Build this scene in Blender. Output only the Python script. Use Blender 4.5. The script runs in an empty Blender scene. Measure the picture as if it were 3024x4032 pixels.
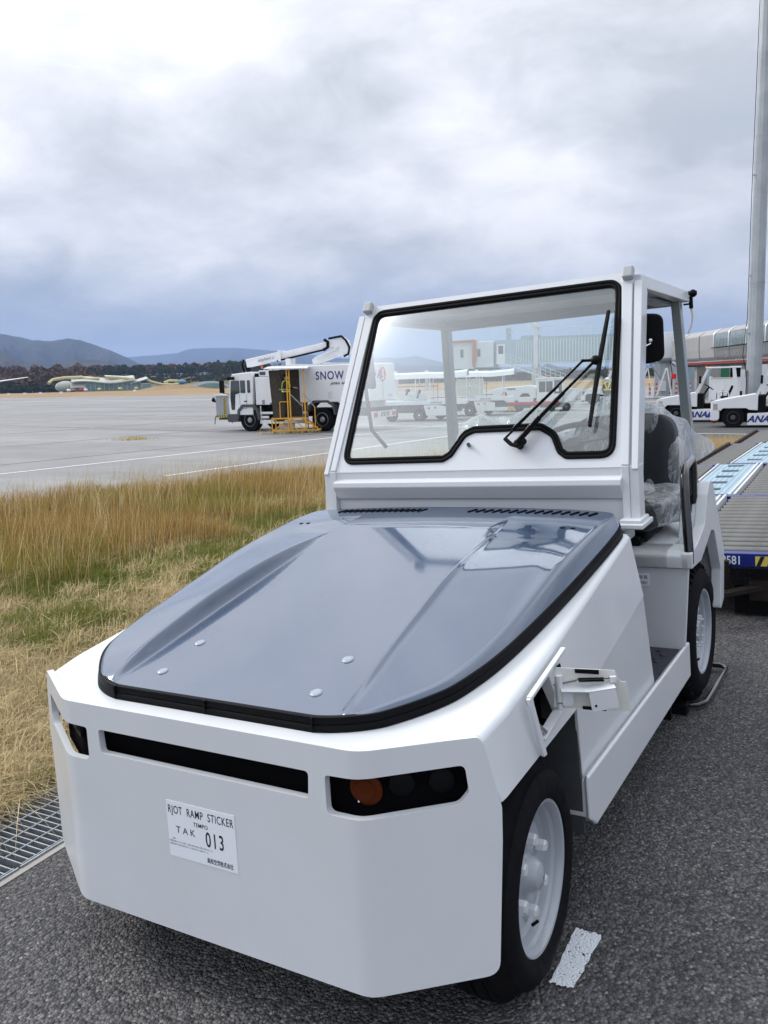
import bpy, bmesh, math, random
import numpy as np
from mathutils import Matrix, Vector, noise
random.seed(7); RNG = np.random.default_rng(7)
sc = bpy.context.scene
col = sc.collection
pi = math.pi
rad = math.radians

# ------------------------------------------------------------------ camera
M3 = Matrix(((0.9988889, 0.0, -0.0471268), (-0.0022809, 0.9988281, -0.0483451), (0.0470715, 0.0483988, 0.9977183)))
CAMP = Vector((1.649106, -2.175559, 1.804815))
cr = Vector((0.8612675, 0.5073055, -0.0293144)); cu = Vector((-0.0530137, 0.147076736, 0.98770339)); cf = Vector((-0.5053789, 0.8491228, -0.1535665))
cd = bpy.data.cameras.new('camera'); cam = bpy.data.objects.new('camera', cd); col.objects.link(cam)
cam.matrix_world = Matrix(((cr.x, cu.x, -cf.x, CAMP.x), (cr.y, cu.y, -cf.y, CAMP.y), (cr.z, cu.z, -cf.z, CAMP.z), (0, 0, 0, 1)))
cd.sensor_fit = 'VERTICAL'; cd.sensor_height = 32.0; cd.lens = 3370.57 / 4032 * 32.0
cd.clip_start = 0.05; cd.clip_end = 40000
sc.camera = cam
sc.view_settings.view_transform = 'Standard'; sc.view_settings.look = 'None'
sc.view_settings.exposure = 0.45; sc.view_settings.gamma = 1.0

# ------------------------------------------------------------------ world and sun
SUN_AZ, SUN_EL = rad(96), rad(38)      # azimuth measured from +Y towards -X
SD = Vector((-math.sin(SUN_AZ) * math.cos(SUN_EL), math.cos(SUN_AZ) * math.cos(SUN_EL), math.sin(SUN_EL)))
world = bpy.data.worlds.new('World'); sc.world = world; world.use_nodes = True
nt = world.node_tree; nt.nodes.clear()
def N(t, k, **kw):
    n = t.nodes.new(k)
    for a, b in kw.items():
        if a.startswith('i_'):
            n.inputs[int(a[2:])].default_value = b
        else:
            setattr(n, a, b)
    return n
def mth(t, op, a, b=None, c=None, clamp=False):
    n = t.nodes.new('ShaderNodeMath'); n.operation = op; n.use_clamp = clamp
    for i, v in enumerate((a, b, c)):
        if v is None: continue
        if isinstance(v, (int, float)): n.inputs[i].default_value = v
        else: t.links.new(v, n.inputs[i])
    return n.outputs[0]
def mix(t, f, a, b, blend='MIX'):
    n = t.nodes.new('ShaderNodeMix'); n.data_type = 'RGBA'; n.blend_type = blend
    for s, v in ((n.inputs[0], f), (n.inputs[6], a), (n.inputs[7], b)):
        if isinstance(v, (int, float)): s.default_value = v
        elif isinstance(v, (tuple, list)): s.default_value = (*v[:3], 1)
        else: t.links.new(v, s)
    return n.outputs[2]
def ramp(t, f, stops, interp='LINEAR'):
    n = t.nodes.new('ShaderNodeValToRGB'); n.color_ramp.interpolation = interp
    e = n.color_ramp.elements
    while len(e) < len(stops): e.new(0.5)
    for i, (p, c) in enumerate(stops):
        e[i].position = p; e[i].color = (*c[:3], 1) if isinstance(c, (tuple, list)) else (c, c, c, 1)
    t.links.new(f, n.inputs[0]); return n.outputs[0]
def noise_tex(t, vec, scale, detail=4, rough=0.55, dist=0.0, dims='3D'):
    n = t.nodes.new('ShaderNodeTexNoise'); n.noise_dimensions = dims
    n.inputs['Scale'].default_value = scale; n.inputs['Detail'].default_value = detail
    n.inputs['Roughness'].default_value = rough; n.inputs['Distortion'].default_value = dist
    if vec is not None: t.links.new(vec, n.inputs['Vector'])
    return n.outputs['Fac']
SKYOFF = 11.5
def build_sky():
    t = nt
    out = N(t, 'ShaderNodeOutputWorld'); bg = N(t, 'ShaderNodeBackground'); bg.inputs[1].default_value = 1.0
    t.links.new(bg.outputs[0], out.inputs[0])
    sky = N(t, 'ShaderNodeTexSky'); sky.sky_type = 'NISHITA'; sky.sun_disc = False
    sky.sun_elevation = SUN_EL; sky.sun_rotation = -SUN_AZ
    blue = mix(t, 1.0, sky.outputs[0], (0.10, 0.10, 0.10), 'MULTIPLY')
    tc = N(t, 'ShaderNodeTexCoord'); sep = N(t, 'ShaderNodeSeparateXYZ'); t.links.new(tc.outputs['Generated'], sep.inputs[0])
    z = mth(t, 'MAXIMUM', sep.outputs[2], 0.0)
    zz = mth(t, 'ADD', z, 0.34)
    cx = mth(t, 'DIVIDE', sep.outputs[0], zz); cy = mth(t, 'DIVIDE', sep.outputs[1], zz)
    cb = N(t, 'ShaderNodeCombineXYZ'); t.links.new(cx, cb.inputs[0]); t.links.new(cy, cb.inputs[1]); cb.inputs[2].default_value = SKYOFF
    v = cb.outputs[0]
    n1 = noise_tex(t, v, 1.15, 5, 0.5, 0.25)
    n2 = noise_tex(t, v, 4.2, 8, 0.62, 0.35)
    n3 = noise_tex(t, v, 0.5, 2, 0.5, 0.0)
    s = mth(t, 'MULTIPLY', n1, 0.60); s = mth(t, 'MULTIPLY_ADD', n2, 0.26, s); s = mth(t, 'MULTIPLY_ADD', n3, 0.14, s)
    # brighter cloud round the hidden sun
    dt = N(t, 'ShaderNodeVectorMath', operation='DOT_PRODUCT'); t.links.new(tc.outputs['Generated'], dt.inputs[0]); dt.inputs[1].default_value = SD
    glow = mth(t, 'POWER', mth(t, 'MAXIMUM', mth(t, 'MULTIPLY_ADD', dt.outputs['Value'], 0.5, 0.5), 0.0), 5.0)
    s = mth(t, 'MULTIPLY_ADD', glow, 0.13, s)
    cloud = ramp(t, s, [(0.45, (0.40, 0.42, 0.445)), (0.54, (0.58, 0.59, 0.62)), (0.62, (0.76, 0.755, 0.77)), (0.76, (0.92, 0.90, 0.895))])
    up = mth(t, 'MULTIPLY_ADD', mth(t, 'POWER', z, 1.3), 1.5, 0.90)
    cloud = mix(t, 1.0, cloud, N1(t, up), 'MULTIPLY')
    # heavy blue-grey bank low over the hills
    warp = mth(t, 'MULTIPLY_ADD', n2, 0.09, z)
    low = ramp(t, warp, [(0.05, 0.0), (0.07, 1.0), (0.115, 0.95), (0.19, 0.0)])
    bk_ = N(t, 'ShaderNodeVectorMath', operation='DOT_PRODUCT'); t.links.new(tc.outputs['Generated'], bk_.inputs[0]); bk_.inputs[1].default_value = (-0.82, 0.57, 0.0)
    low = mth(t, 'MULTIPLY', low, ramp(t, n1, [(0.35, 1.0), (0.62, 0.55)]))
    low = mth(t, 'MULTIPLY', low, ramp(t, bk_.outputs['Value'], [(0.72, 0.12), (0.95, 1.0)]))
    cloud = mix(t, low, cloud, (0.27, 0.33, 0.43))
    gap = ramp(t, z, [(0.0, 1.0), (0.032, 0.8), (0.05, 0.0)])
    cloud = mix(t, mth(t, 'MULTIPLY', gap, 0.8), cloud, (0.68, 0.71, 0.76))
    hole = ramp(t, n1, [(0.26, 0.35), (0.36, 0.0)])
    c = mix(t, hole, cloud, blue)
    t.links.new(c, bg.inputs[0])
def N1(t, val):
    n = t.nodes.new('ShaderNodeCombineXYZ')
    for i in range(3): t.links.new(val, n.inputs[i])
    return n.outputs[0]
build_sky()
sd = bpy.data.lights.new('sun', 'SUN'); sd.energy = 1.4; sd.angle = rad(18); sd.color = (1.0, 0.965, 0.91)
sun = bpy.data.objects.new('sun', sd); col.objects.link(sun)
sun.rotation_euler = (-SD).to_track_quat('-Z', 'Y').to_euler(); sun.location = (0, 0, 50)

# ------------------------------------------------------------------ materials
MATS = {}
def pm(name, c, rough=0.5, metal=0.0, coat=0.0, coat_rough=0.05, var=0.0, vscale=3.0, bump=0.0, bscale=60.0, spec=0.5, ior=1.45, dirt=None):
    if name in MATS: return MATS[name]
    m = bpy.data.materials.new(name); m.use_nodes = True; t = m.node_tree
    b = t.nodes['Principled BSDF']
    b.inputs['Base Color'].default_value = (*c, 1); b.inputs['Roughness'].default_value = rough; b.inputs['Metallic'].default_value = metal
    b.inputs['Coat Weight'].default_value = coat; b.inputs['Coat Roughness'].default_value = coat_rough
    b.inputs['Specular IOR Level'].default_value = spec; b.inputs['IOR'].default_value = ior
    tc = t.nodes.new('ShaderNodeTexCoord')
    if var > 0:
        n = noise_tex(t, tc.outputs['Object'], vscale, 5, 0.6)
        dk = tuple(x * (1 - var) for x in c); lt = tuple(min(1, x * (1 + var)) for x in c)
        t.links.new(ramp(t, n, [(0.3, dk), (0.7, lt)]), b.inputs['Base Color'])
        t.links.new(ramp(t, noise_tex(t, tc.outputs['Object'], vscale * 2.3, 4), [(0.3, max(0, rough - 0.06)), (0.7, min(1, rough + 0.08))]), b.inputs['Roughness'])
    if bump > 0:
        bn = t.nodes.new('ShaderNodeBump'); bn.inputs['Strength'].default_value = bump; bn.inputs['Distance'].default_value = 0.004
        t.links.new(noise_tex(t, tc.outputs['Object'], bscale, 3, 0.6), bn.inputs['Height']); t.links.new(bn.outputs[0], b.inputs['Normal'])
    MATS[name] = m; return m
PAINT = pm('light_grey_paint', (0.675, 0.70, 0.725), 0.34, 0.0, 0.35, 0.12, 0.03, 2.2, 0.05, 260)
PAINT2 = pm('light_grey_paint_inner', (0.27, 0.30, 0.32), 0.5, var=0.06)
HOOD = pm('blue_grey_gloss_paint', (0.030, 0.056, 0.110), 0.22, 0.30, 1.0, 0.025, 0.05, 2.0, 0.02, 200)
WHITE = pm('white_vehicle_paint', (0.80, 0.81, 0.82), 0.35, 0, 0.3, 0.1, 0.04, 1.5)
WHITE2 = pm('off_white_metal', (0.66, 0.69, 0.71), 0.5, 0, 0, 0.1, 0.08, 0.8)
BLACK = pm('black_plastic', (0.006, 0.006, 0.007), 0.5, bump=0.1, spec=0.12)
RUBBER = pm('rubber', (0.008, 0.008, 0.010), 0.7, var=0.25, vscale=14, bump=0.25, bscale=120, spec=0.1)
SEAL = pm('seal_rubber', (0.005, 0.005, 0.006), 0.5, spec=0.1)
DARK = pm('dark_void', (0.003, 0.003, 0.004), 0.9, spec=0.1)
DGREY = pm('dark_grey_paint', (0.07, 0.075, 0.08), 0.6, var=0.15)
STEEL = pm('galvanised_steel', (0.36, 0.39, 0.42), 0.42, 0.75, var=0.22, vscale=9)
CHROME = pm('bright_steel', (0.7, 0.72, 0.74), 0.2, 1.0)
YELLOW = pm('yellow_paint', (0.75, 0.38, 0.03), 0.45, var=0.08)
HYEL = pm('hazard_yellow', (0.75, 0.60, 0.10), 0.5)
NAVY = pm('navy_paint', (0.010, 0.022, 0.20), 0.35, 0, 0.3, var=0.2, vscale=6)
NAVYP = pm('navy_print', (0.012, 0.03, 0.20), 0.5)
BLKP = pm('black_print', (0.012, 0.012, 0.02), 0.5)
GREYP = pm('grey_print', (0.25, 0.27, 0.36), 0.5)
REDP = pm('red_print', (0.55, 0.02, 0.03), 0.5)
RED = pm('red_plastic', (0.5, 0.025, 0.02), 0.4)
STICK = pm('sticker_white', (0.84, 0.87, 0.92), 0.4)
ORANGE = pm('orange_lens', (0.085, 0.014, 0.001), 0.45, spec=0.2)
LENS = pm('clear_lens', (0.6, 0.62, 0.62), 0.12, 0.6, 1.0)
MESHB = pm('brown_screen_cloth', (0.055, 0.045, 0.032), 0.8, var=0.3, vscale=8)
TAN = pm('tan_bellows', (0.42, 0.16, 0.07), 0.7, var=0.15)
PALEBLUE = pm('pale_blue_cladding', (0.36, 0.47, 0.52), 0.5, var=0.06, vscale=0.6)
CONC = pm('concrete', (0.32, 0.31, 0.29), 0.8, var=0.2, vscale=2)
SKIN = pm('skin', (0.55, 0.36, 0.27), 0.6)
CLOTHN = pm('navy_cloth', (0.012, 0.014, 0.025), 0.8)
CLOTHR = pm('dark_red_cloth', (0.22, 0.02, 0.03), 0.8)
HIVIS = pm('hi_vis_yellow', (0.72, 0.85, 0.03), 0.5)
ROLLER = pm('worn_roller_metal', (0.15, 0.15, 0.145), 0.42, 0.5, var=0.25, vscale=5)
LBLUE = pm('light_blue_panel', (0.33, 0.46, 0.53), 0.5, var=0.1)
RUST = pm('rusty_steel', (0.055, 0.035, 0.026), 0.75, 0.3, var=0.3, vscale=8)
SEATM = pm('seat_vinyl', (0.012, 0.013, 0.016), 0.4, bump=0.15)
def speckle(m, sc_=70, amt=0.55):
    t = m.node_tree; b = t.nodes['Principled BSDF']; tc = N(t, 'ShaderNodeTexCoord')
    vo = N(t, 'ShaderNodeTexVoronoi'); vo.inputs['Scale'].default_value = sc_; t.links.new(tc.outputs['Object'], vo.inputs['Vector'])
    sp_ = ramp(t, vo.outputs['Distance'], [(0.0, 1.0), (0.10, 0.0)])
    msk = ramp(t, vo.outputs['Color'], [(0.72, 0.0), (0.78, 1.0)])
    f = mth(t, 'MULTIPLY', mth(t, 'MULTIPLY', sp_, msk), amt)
    src = b.inputs['Base Color'].links[0].from_socket
    t.links.new(mix(t, f, src, (0.35, 0.36, 0.36)), b.inputs['Base Color'])
    film = ramp(t, noise_tex(t, tc.outputs['Object'], 1.6, 7, 0.7, 0.6), [(0.35, 0.02), (0.75, 0.09)])
    t.links.new(mth(t, 'MULTIPLY_ADD', f, 0.5, film), b.inputs['Coat Roughness'])
speckle(HOOD); HOOD.node_tree.nodes['Principled BSDF'].inputs['Coat IOR'].default_value = 1.95; HOOD.node_tree.nodes['Principled BSDF'].inputs['Coat Tint'].default_value = (0.78, 0.89, 1.0, 1)
def glass_mat(name, tint, refl=0.10, haze=0.0):
    if name in MATS: return MATS[name]
    m = bpy.data.materials.new(name); m.use_nodes = True; t = m.node_tree; t.nodes.clear()
    out = N(t, 'ShaderNodeOutputMaterial'); tr = N(t, 'ShaderNodeBsdfTransparent'); tr.inputs[0].default_value = (*tint, 1)
    gl = N(t, 'ShaderNodeBsdfGlossy'); gl.inputs['Roughness'].default_value = 0.01; gl.inputs[0].default_value = (0.95, 0.98, 1, 1)
    fr = N(t, 'ShaderNodeFresnel'); fr.inputs[0].default_value = 1.5
    f = mth(t, 'ADD', mth(t, 'MULTIPLY', fr.outputs[0], 1.0), refl, clamp=True)
    ms = N(t, 'ShaderNodeMixShader'); t.links.new(f, ms.inputs[0]); t.links.new(tr.outputs[0], ms.inputs[1]); t.links.new(gl.outputs[0], ms.inputs[2])
    last = ms.outputs[0]
    if haze > 0:
        df = N(t, 'ShaderNodeBsdfDiffuse'); df.inputs[0].default_value = (0.8, 0.85, 0.85, 1)  # pale diffuse veil painted in for the wash of reflected sky
        m2 = N(t, 'ShaderNodeMixShader'); m2.inputs[0].default_value = haze
        t.links.new(last, m2.inputs[1]); t.links.new(df.outputs[0], m2.inputs[2]); last = m2.outputs[0]
    t.links.new(last, out.inputs[0]); MATS[name] = m; return m
GLASS = glass_mat('windscreen_glass', (0.84, 0.93, 0.90), 0.06, 0.07)
GLASSD = pm('dark_window_glass', (0.03, 0.04, 0.045), 0.05, 0.0, 1.0, 0.02)
GLASSG = pm('green_building_glass', (0.22, 0.36, 0.31), 0.1, 0.0, 1.0, 0.02, 0.2, 0.1)
def plastic_mat():
    m = bpy.data.materials.new('clear_plastic_sheet'); m.use_nodes = True; t = m.node_tree; t.nodes.clear()
    out = N(t, 'ShaderNodeOutputMaterial'); tr = N(t, 'ShaderNodeBsdfTransparent'); tr.inputs[0].default_value = (0.92, 0.94, 0.96, 1)
    gl = N(t, 'ShaderNodeBsdfGlossy'); gl.inputs['Roughness'].default_value = 0.12
    df = N(t, 'ShaderNodeBsdfDiffuse'); df.inputs[0].default_value = (0.85, 0.88, 0.92, 1); tl = N(t, 'ShaderNodeBsdfTranslucent'); tl.inputs[0].default_value = (0.85, 0.88, 0.92, 1)
    dm = N(t, 'ShaderNodeMixShader'); t.links.new(df.outputs[0], dm.inputs[1]); t.links.new(tl.outputs[0], dm.inputs[2])
    tc = N(t, 'ShaderNodeTexCoord'); mp = N(t, 'ShaderNodeMapping'); t.links.new(tc.outputs['Object'], mp.inputs[0])
    mp.inputs['Rotation'].default_value = (0.3, 0.6, 0.2); mp.inputs['Scale'].default_value = (1, 1, 0.32)
    n = noise_tex(t, mp.outputs[0], 9.0, 3, 0.5, 1.4)
    rdg = mth(t, 'ABSOLUTE', mth(t, 'SUBTRACT', n, 0.5))          # thin creases along the folds
    crease = ramp(t, rdg, [(0.0, 1.0), (0.035, 0.0)])
    bn = N(t, 'ShaderNodeBump'); bn.inputs['Strength'].default_value = 0.8; bn.inputs['Distance'].default_value = 0.02
    t.links.new(n, bn.inputs['Height']); t.links.new(bn.outputs[0], gl.inputs['Normal'])
    lw = N(t, 'ShaderNodeLayerWeight'); lw.inputs[0].default_value = 0.4; t.links.new(bn.outputs[0], lw.inputs['Normal'])
    f = mth(t, 'MULTIPLY_ADD', lw.outputs['Facing'], 0.35, 0.07, clamp=True)
    ms = N(t, 'ShaderNodeMixShader'); t.links.new(f, ms.inputs[0]); t.links.new(tr.outputs[0], ms.inputs[1]); t.links.new(gl.outputs[0], ms.inputs[2])
    m2 = N(t, 'ShaderNodeMixShader'); t.links.new(mth(t, 'MULTIPLY_ADD', crease, 0.45, mth(t, 'MULTIPLY_ADD', lw.outputs['Facing'], 0.45, 0.12), clamp=True), m2.inputs[0])
    t.links.new(ms.outputs[0], m2.inputs[1]); t.links.new(dm.outputs[0], m2.inputs[2]); t.links.new(m2.outputs[0], out.inputs[0])
    return m
PLASTIC = plastic_mat()
def asphalt_mat():
    m = bpy.data.materials.new('coarse_asphalt'); m.use_nodes = True; t = m.node_tree; b = t.nodes['Principled BSDF']
    tc = N(t, 'ShaderNodeTexCoord'); v = tc.outputs['Object']
    vo = N(t, 'ShaderNodeTexVoronoi'); vo.inputs['Scale'].default_value = 92; t.links.new(v, vo.inputs['Vector'])
    vo2 = N(t, 'ShaderNodeTexVoronoi'); vo2.inputs['Scale'].default_value = 190; t.links.new(v, vo2.inputs['Vector'])
    stone = ramp(t, vo.outputs['Color'], [(0.0, (0.022, 0.023, 0.026)), (0.40, (0.080, 0.081, 0.088)), (0.78, (0.165, 0.162, 0.166)), (0.955, (0.30, 0.29, 0.28)), (1.0, (0.50, 0.49, 0.48))])
    gapm = ramp(t, vo.outputs['Distance'], [(0.35, 1.0), (0.80, 0.45)])
    c = mix(t, 1.0, stone, gapm, 'MULTIPLY')
    big = ramp(t, noise_tex(t, v, 0.9, 5, 0.6), [(0.3, (0.80, 0.80, 0.82)), (0.7, (1.25, 1.22, 1.18))])
    c = mix(t, 1.0, c, big, 'MULTIPLY')
    t.links.new(c, b.inputs['Base Color']); b.inputs['Roughness'].default_value = 0.72
    h = mth(t, 'MULTIPLY_ADD', vo.outputs['Distance'], -1.0, mth(t, 'MULTIPLY', vo2.outputs['Distance'], -0.35))
    h = mth(t, 'MULTIPLY_ADD', noise_tex(t, v, 40, 3, 0.6), 0.9, h)
    bn = N(t, 'ShaderNodeBump'); bn.inputs['Strength'].default_value = 1.0; bn.inputs['Distance'].default_value = 0.010
    t.links.new(h, bn.inputs['Height']); t.links.new(bn.outputs[0], b.inputs['Normal'])
    return m
def apron_mat():
    m = bpy.data.materials.new('apron_concrete'); m.use_nodes = True; t = m.node_tree; b = t.nodes['Principled BSDF']
    tc = N(t, 'ShaderNodeTexCoord'); v = tc.outputs['Object']
    mp = N(t, 'ShaderNodeMapping'); t.links.new(v, mp.inputs[0]); mp.inputs['Rotation'].default_value = (0, 0, rad(-20)); mp.inputs['Scale'].default_value = (0.35, 2.2, 1)
    a = noise_tex(t, mp.outputs[0], 0.12, 6, 0.62, 0.6)
    c = ramp(t, a, [(0.30, (0.185, 0.187, 0.190)), (0.5, (0.245, 0.247, 0.248)), (0.72, (0.305, 0.306, 0.306))])
    st = ramp(t, noise_tex(t, v, 0.6, 8, 0.7, 0.5), [(0.35, (0.86, 0.86, 0.87)), (0.65, (1.06, 1.06, 1.05))])
    c = mix(t, 1.0, c, st, 'MULTIPLY')
    t.links.new(c, b.inputs['Base Color']); b.inputs['Roughness'].default_value = 0.7
    bn = N(t, 'ShaderNodeBump'); bn.inputs['Strength'].default_value = 0.3; bn.inputs['Distance'].default_value = 0.01
    t.links.new(noise_tex(t, v, 30, 4, 0.6), bn.inputs['Height']); t.links.new(bn.outputs[0], b.inputs['Normal'])
    return m
def ground_mat(name, stops, scale, bump=0.5):
    m = bpy.data.materials.new(name); m.use_nodes = True; t = m.node_tree; b = t.nodes['Principled BSDF']
    tc = N(t, 'ShaderNodeTexCoord'); v = tc.outputs['Object']
    f = noise_tex(t, v, scale, 8, 0.65, 0.4)
    t.links.new(ramp(t, f, stops), b.inputs['Base Color']); b.inputs['Roughness'].default_value = 0.95
    b.inputs['Specular IOR Level'].default_value = 0.1
    bn = N(t, 'ShaderNodeBump'); bn.inputs['Strength'].default_value = bump; bn.inputs['Distance'].default_value = 0.03
    t.links.new(noise_tex(t, v, scale * 12, 4, 0.7), bn.inputs['Height']); t.links.new(bn.outputs[0], b.inputs['Normal'])
    return m
def blade_mat(name):
    m = bpy.data.materials.new(name); m.use_nodes = True; t = m.node_tree; t.nodes.clear()
    out = N(t, 'ShaderNodeOutputMaterial'); at = N(t, 'ShaderNodeAttribute'); at.attribute_name = 'Col'
    df = N(t, 'ShaderNodeBsdfDiffuse'); tl = N(t, 'ShaderNodeBsdfTranslucent'); ms = N(t, 'ShaderNodeMixShader'); ms.inputs[0].default_value = 0.35
    t.links.new(at.outputs['Color'], df.inputs[0]); t.links.new(at.outputs['Color'], tl.inputs[0])
    t.links.new(df.outputs[0], ms.inputs[1]); t.links.new(tl.outputs[0], ms.inputs[2]); t.links.new(ms.outputs[0], out.inputs[0])
    return m
ASPHALT = asphalt_mat(); APRON = apron_mat(); BLADE = blade_mat('grass_blades')
LINE = pm('line_paint', (0.72, 0.73, 0.74), 0.6, var=0.12, vscale=3)
DIRT = ground_mat('grass_soil', [(0.3, (0.03, 0.024, 0.014)), (0.6, (0.07, 0.052, 0.028)), (0.8, (0.13, 0.10, 0.055))], 1.5)
DRY = ground_mat('dry_field', [(0.3, (0.25, 0.17, 0.095)), (0.55, (0.34, 0.25, 0.15)), (0.8, (0.44, 0.35, 0.22))], 0.05)

# ------------------------------------------------------------------ mesh helpers
def tag(o, label=None, cat=None, group=None, kind=None):
    if label: o['label'] = label
    if cat: o['category'] = cat
    if group: o['group'] = group
    if kind: o['kind'] = kind
    return o
def empty(name, mat4, label, cat, group=None):
    o = bpy.data.objects.new(name, None); col.objects.link(o); o.matrix_world = mat4; o.empty_display_size = 0.2
    return tag(o, label, cat, group)
def TR(x, y, z, rz=0.0): return Matrix.Translation((x, y, z)) @ Matrix.Rotation(rad(rz), 4, 'Z')
class MB:
    def __init__(s): s.v = []; s.f = []
    def add(s, vs, fs):
        k = len(s.v); s.v += [tuple(p) for p in vs]; s.f += [tuple(i + k for i in f) for f in fs]; return s
    def hexa(s, p):   # 8 points: bottom 0-3 ccw, top 4-7
        return s.add(p, [(3, 2, 1, 0), (4, 5, 6, 7), (0, 1, 5, 4), (1, 2, 6, 5), (2, 3, 7, 6), (3, 0, 4, 7)])
    def box(s, x0, x1, y0, y1, z0, z1):
        return s.hexa([(x0, y0, z0), (x1, y0, z0), (x1, y1, z0), (x0, y1, z0), (x0, y0, z1), (x1, y0, z1), (x1, y1, z1), (x0, y1, z1)])
    def obox(s, c, size, rot):   # oriented box, rot = Matrix 3x3 or euler tuple
        R = rot if isinstance(rot, Matrix) else Matrix.Rotation(rot[2], 3, 'Z') @ Matrix.Rotation(rot[1], 3, 'Y') @ Matrix.Rotation(rot[0], 3, 'X')
        h = [q / 2 for q in size]; c = Vector(c)
        P = [c + R @ Vector((a * h[0], b * h[1], d * h[2])) for d in (-1, 1) for a, b in ((-1, -1), (1, -1), (1, 1), (-1, 1))]
        return s.hexa(P)
    def bar(s, a, b, w, h=None):
        a = Vector(a); b = Vector(b); h = h or w; d = b - a
        q = d.to_track_quat('Y', 'Z').to_matrix()
        return s.obox((a + b) / 2, (w, d.length, h), q)
    def prism(s, poly, axis, a0, a1):
        n = len(poly)
        def P(u, v, a): return {'x': (a, u, v), 'y': (u, a, v), 'z': (u, v, a)}[axis]
        vs = [P(u, v, a0) for u, v in poly] + [P(u, v, a1) for u, v in poly]
        fs = [tuple(range(n))[::-1], tuple(range(n, 2 * n))] + [(i, (i + 1) % n, n + (i + 1) % n, n + i) for i in range(n)]
        return s.add(vs, fs)
    def loft(s, rings, closed=True, caps=True):
        n = len(rings[0]); k = len(s.v)
        for r in rings: s.v += [tuple(p) for p in r]
        for j in range(len(rings) - 1):
            for i in range(n if closed else n - 1):
                a = k + j * n + i; b = k + j * n + (i + 1) % n
                s.f.append((a, b, b + n, a + n))
        if caps:
            s.f.append(tuple(k + i for i in range(n))[::-1]); e = k + (len(rings) - 1) * n
            s.f.append(tuple(e + i for i in range(n)))
        return s
    def tube(s, path, r, n=10, closed=False, caps=True):
        P = [Vector(p) for p in path]; rings = []; up = None
        m = len(P)
        for i, p in enumerate(P):
            if closed: d = (P[(i + 1) % m] - P[i - 1]).normalized()
            else: d = (P[min(i + 1, m - 1)] - P[max(i - 1, 0)]).normalized()
            if up is None:
                up = Vector((0, 0, 1)) if abs(d.z) < 0.9 else Vector((1, 0, 0))
            sx = d.cross(up).normalized(); up = sx.cross(d).normalized()
            rr = r[i] if isinstance(r, (list, tuple)) else r
            rings.append([p + sx * (math.cos(2 * pi * k / n) * rr) + up * (math.sin(2 * pi * k / n) * rr) for k in range(n)])
        if closed: rings.append(rings[0]); caps = False
        return s.loft(rings, True, caps)
    def lathe(s, prof, c=(0, 0, 0), n=40, axis='x', caps=True):   # prof: (offset along axis, radius)
        rings = []
        for a, r in prof:
            ring = []
            for k in range(n):
                t = 2 * pi * k / n; u, v = r * math.cos(t), r * math.sin(t)
                ring.append({'x': (c[0] + a, c[1] + u, c[2] + v), 'y': (c[0] + v, c[1] + a, c[2] + u), 'z': (c[0] + u, c[1] + v, c[2] + a)}[axis])
            rings.append(ring)
        return s.loft(rings, True, caps)
    def ball(s, c, r, n=10, sq=(1, 1, 1)):
        rings = []
        for j in range(n + 1):
            t = pi * j / n; rr = math.sin(t) * r + 1e-5
            rings.append([(c[0] + rr * sq[0] * math.cos(2 * pi * k / (2 * n)), c[1] + rr * sq[1] * math.sin(2 * pi * k / (2 * n)), c[2] - r * sq[2] * math.cos(t)) for k in range(2 * n)])
        return s.loft(rings, True, True)
    def grid(s, fn, nu, nv):
        k = len(s.v)
        for j in range(nv + 1):
            for i in range(nu + 1): s.v.append(tuple(fn(i / nu, j / nv)))
        for j in range(nv):
            for i in range(nu):
                a = k + j * (nu + 1) + i; s.f.append((a, a + 1, a + nu + 2, a + nu + 1))
        return s
    def mirrored(s):
        k = len(s.v); s.v += [(-x, y, z) for x, y, z in s.v]; s.f += [tuple(k + i for i in f)[::-1] for f in list(s.f)]; return s
    def mesh(s, name):
        me = bpy.data.meshes.new(name); me.from_pydata(s.v, [], s.f); me.update(); return me
    def ob(s, name, mat, parent=None, bevel=0.0, seg=2, smooth=35, fix=True, mw=None):
        me = s.mesh(name)
        if fix:
            bm = bmesh.new(); bm.from_mesh(me); bmesh.ops.recalc_face_normals(bm, faces=bm.faces); bm.to_mesh(me); bm.free()
        me.materials.append(mat)
        o = bpy.data.objects.new(name, me); col.objects.link(o)
        finish(o, bevel, seg, smooth)
        if parent: o.parent = parent
        if mw is not None: o.matrix_local = mw
        return o
def finish(o, bevel=0.0, seg=2, smooth=35):
    me = o.data
    if smooth:
        for p in me.polygons: p.use_smooth = True
        if bevel <= 0: me.set_sharp_from_angle(angle=rad(smooth))
    if bevel > 0:
        b = o.modifiers.new('bevel', 'BEVEL'); b.width = bevel; b.segments = seg; b.limit_method = 'ANGLE'; b.angle_limit = rad(32); b.harden_normals = True
        if seg > 1: b.harden_normals = True
def realise(o):
    dg = bpy.context.evaluated_depsgraph_get(); dg.update()
    me = bpy.data.meshes.new_from_object(o.evaluated_get(dg)); o.modifiers.clear(); o.data = me
def cut(o, cutters, op='DIFFERENCE'):
    for c in cutters:
        c.parent = o.parent
        m = o.modifiers.new('b', 'BOOLEAN'); m.object = c; m.operation = op; m.solver = 'EXACT'
    realise(o)
    for c in cutters: bpy.data.objects.remove(c)
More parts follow.
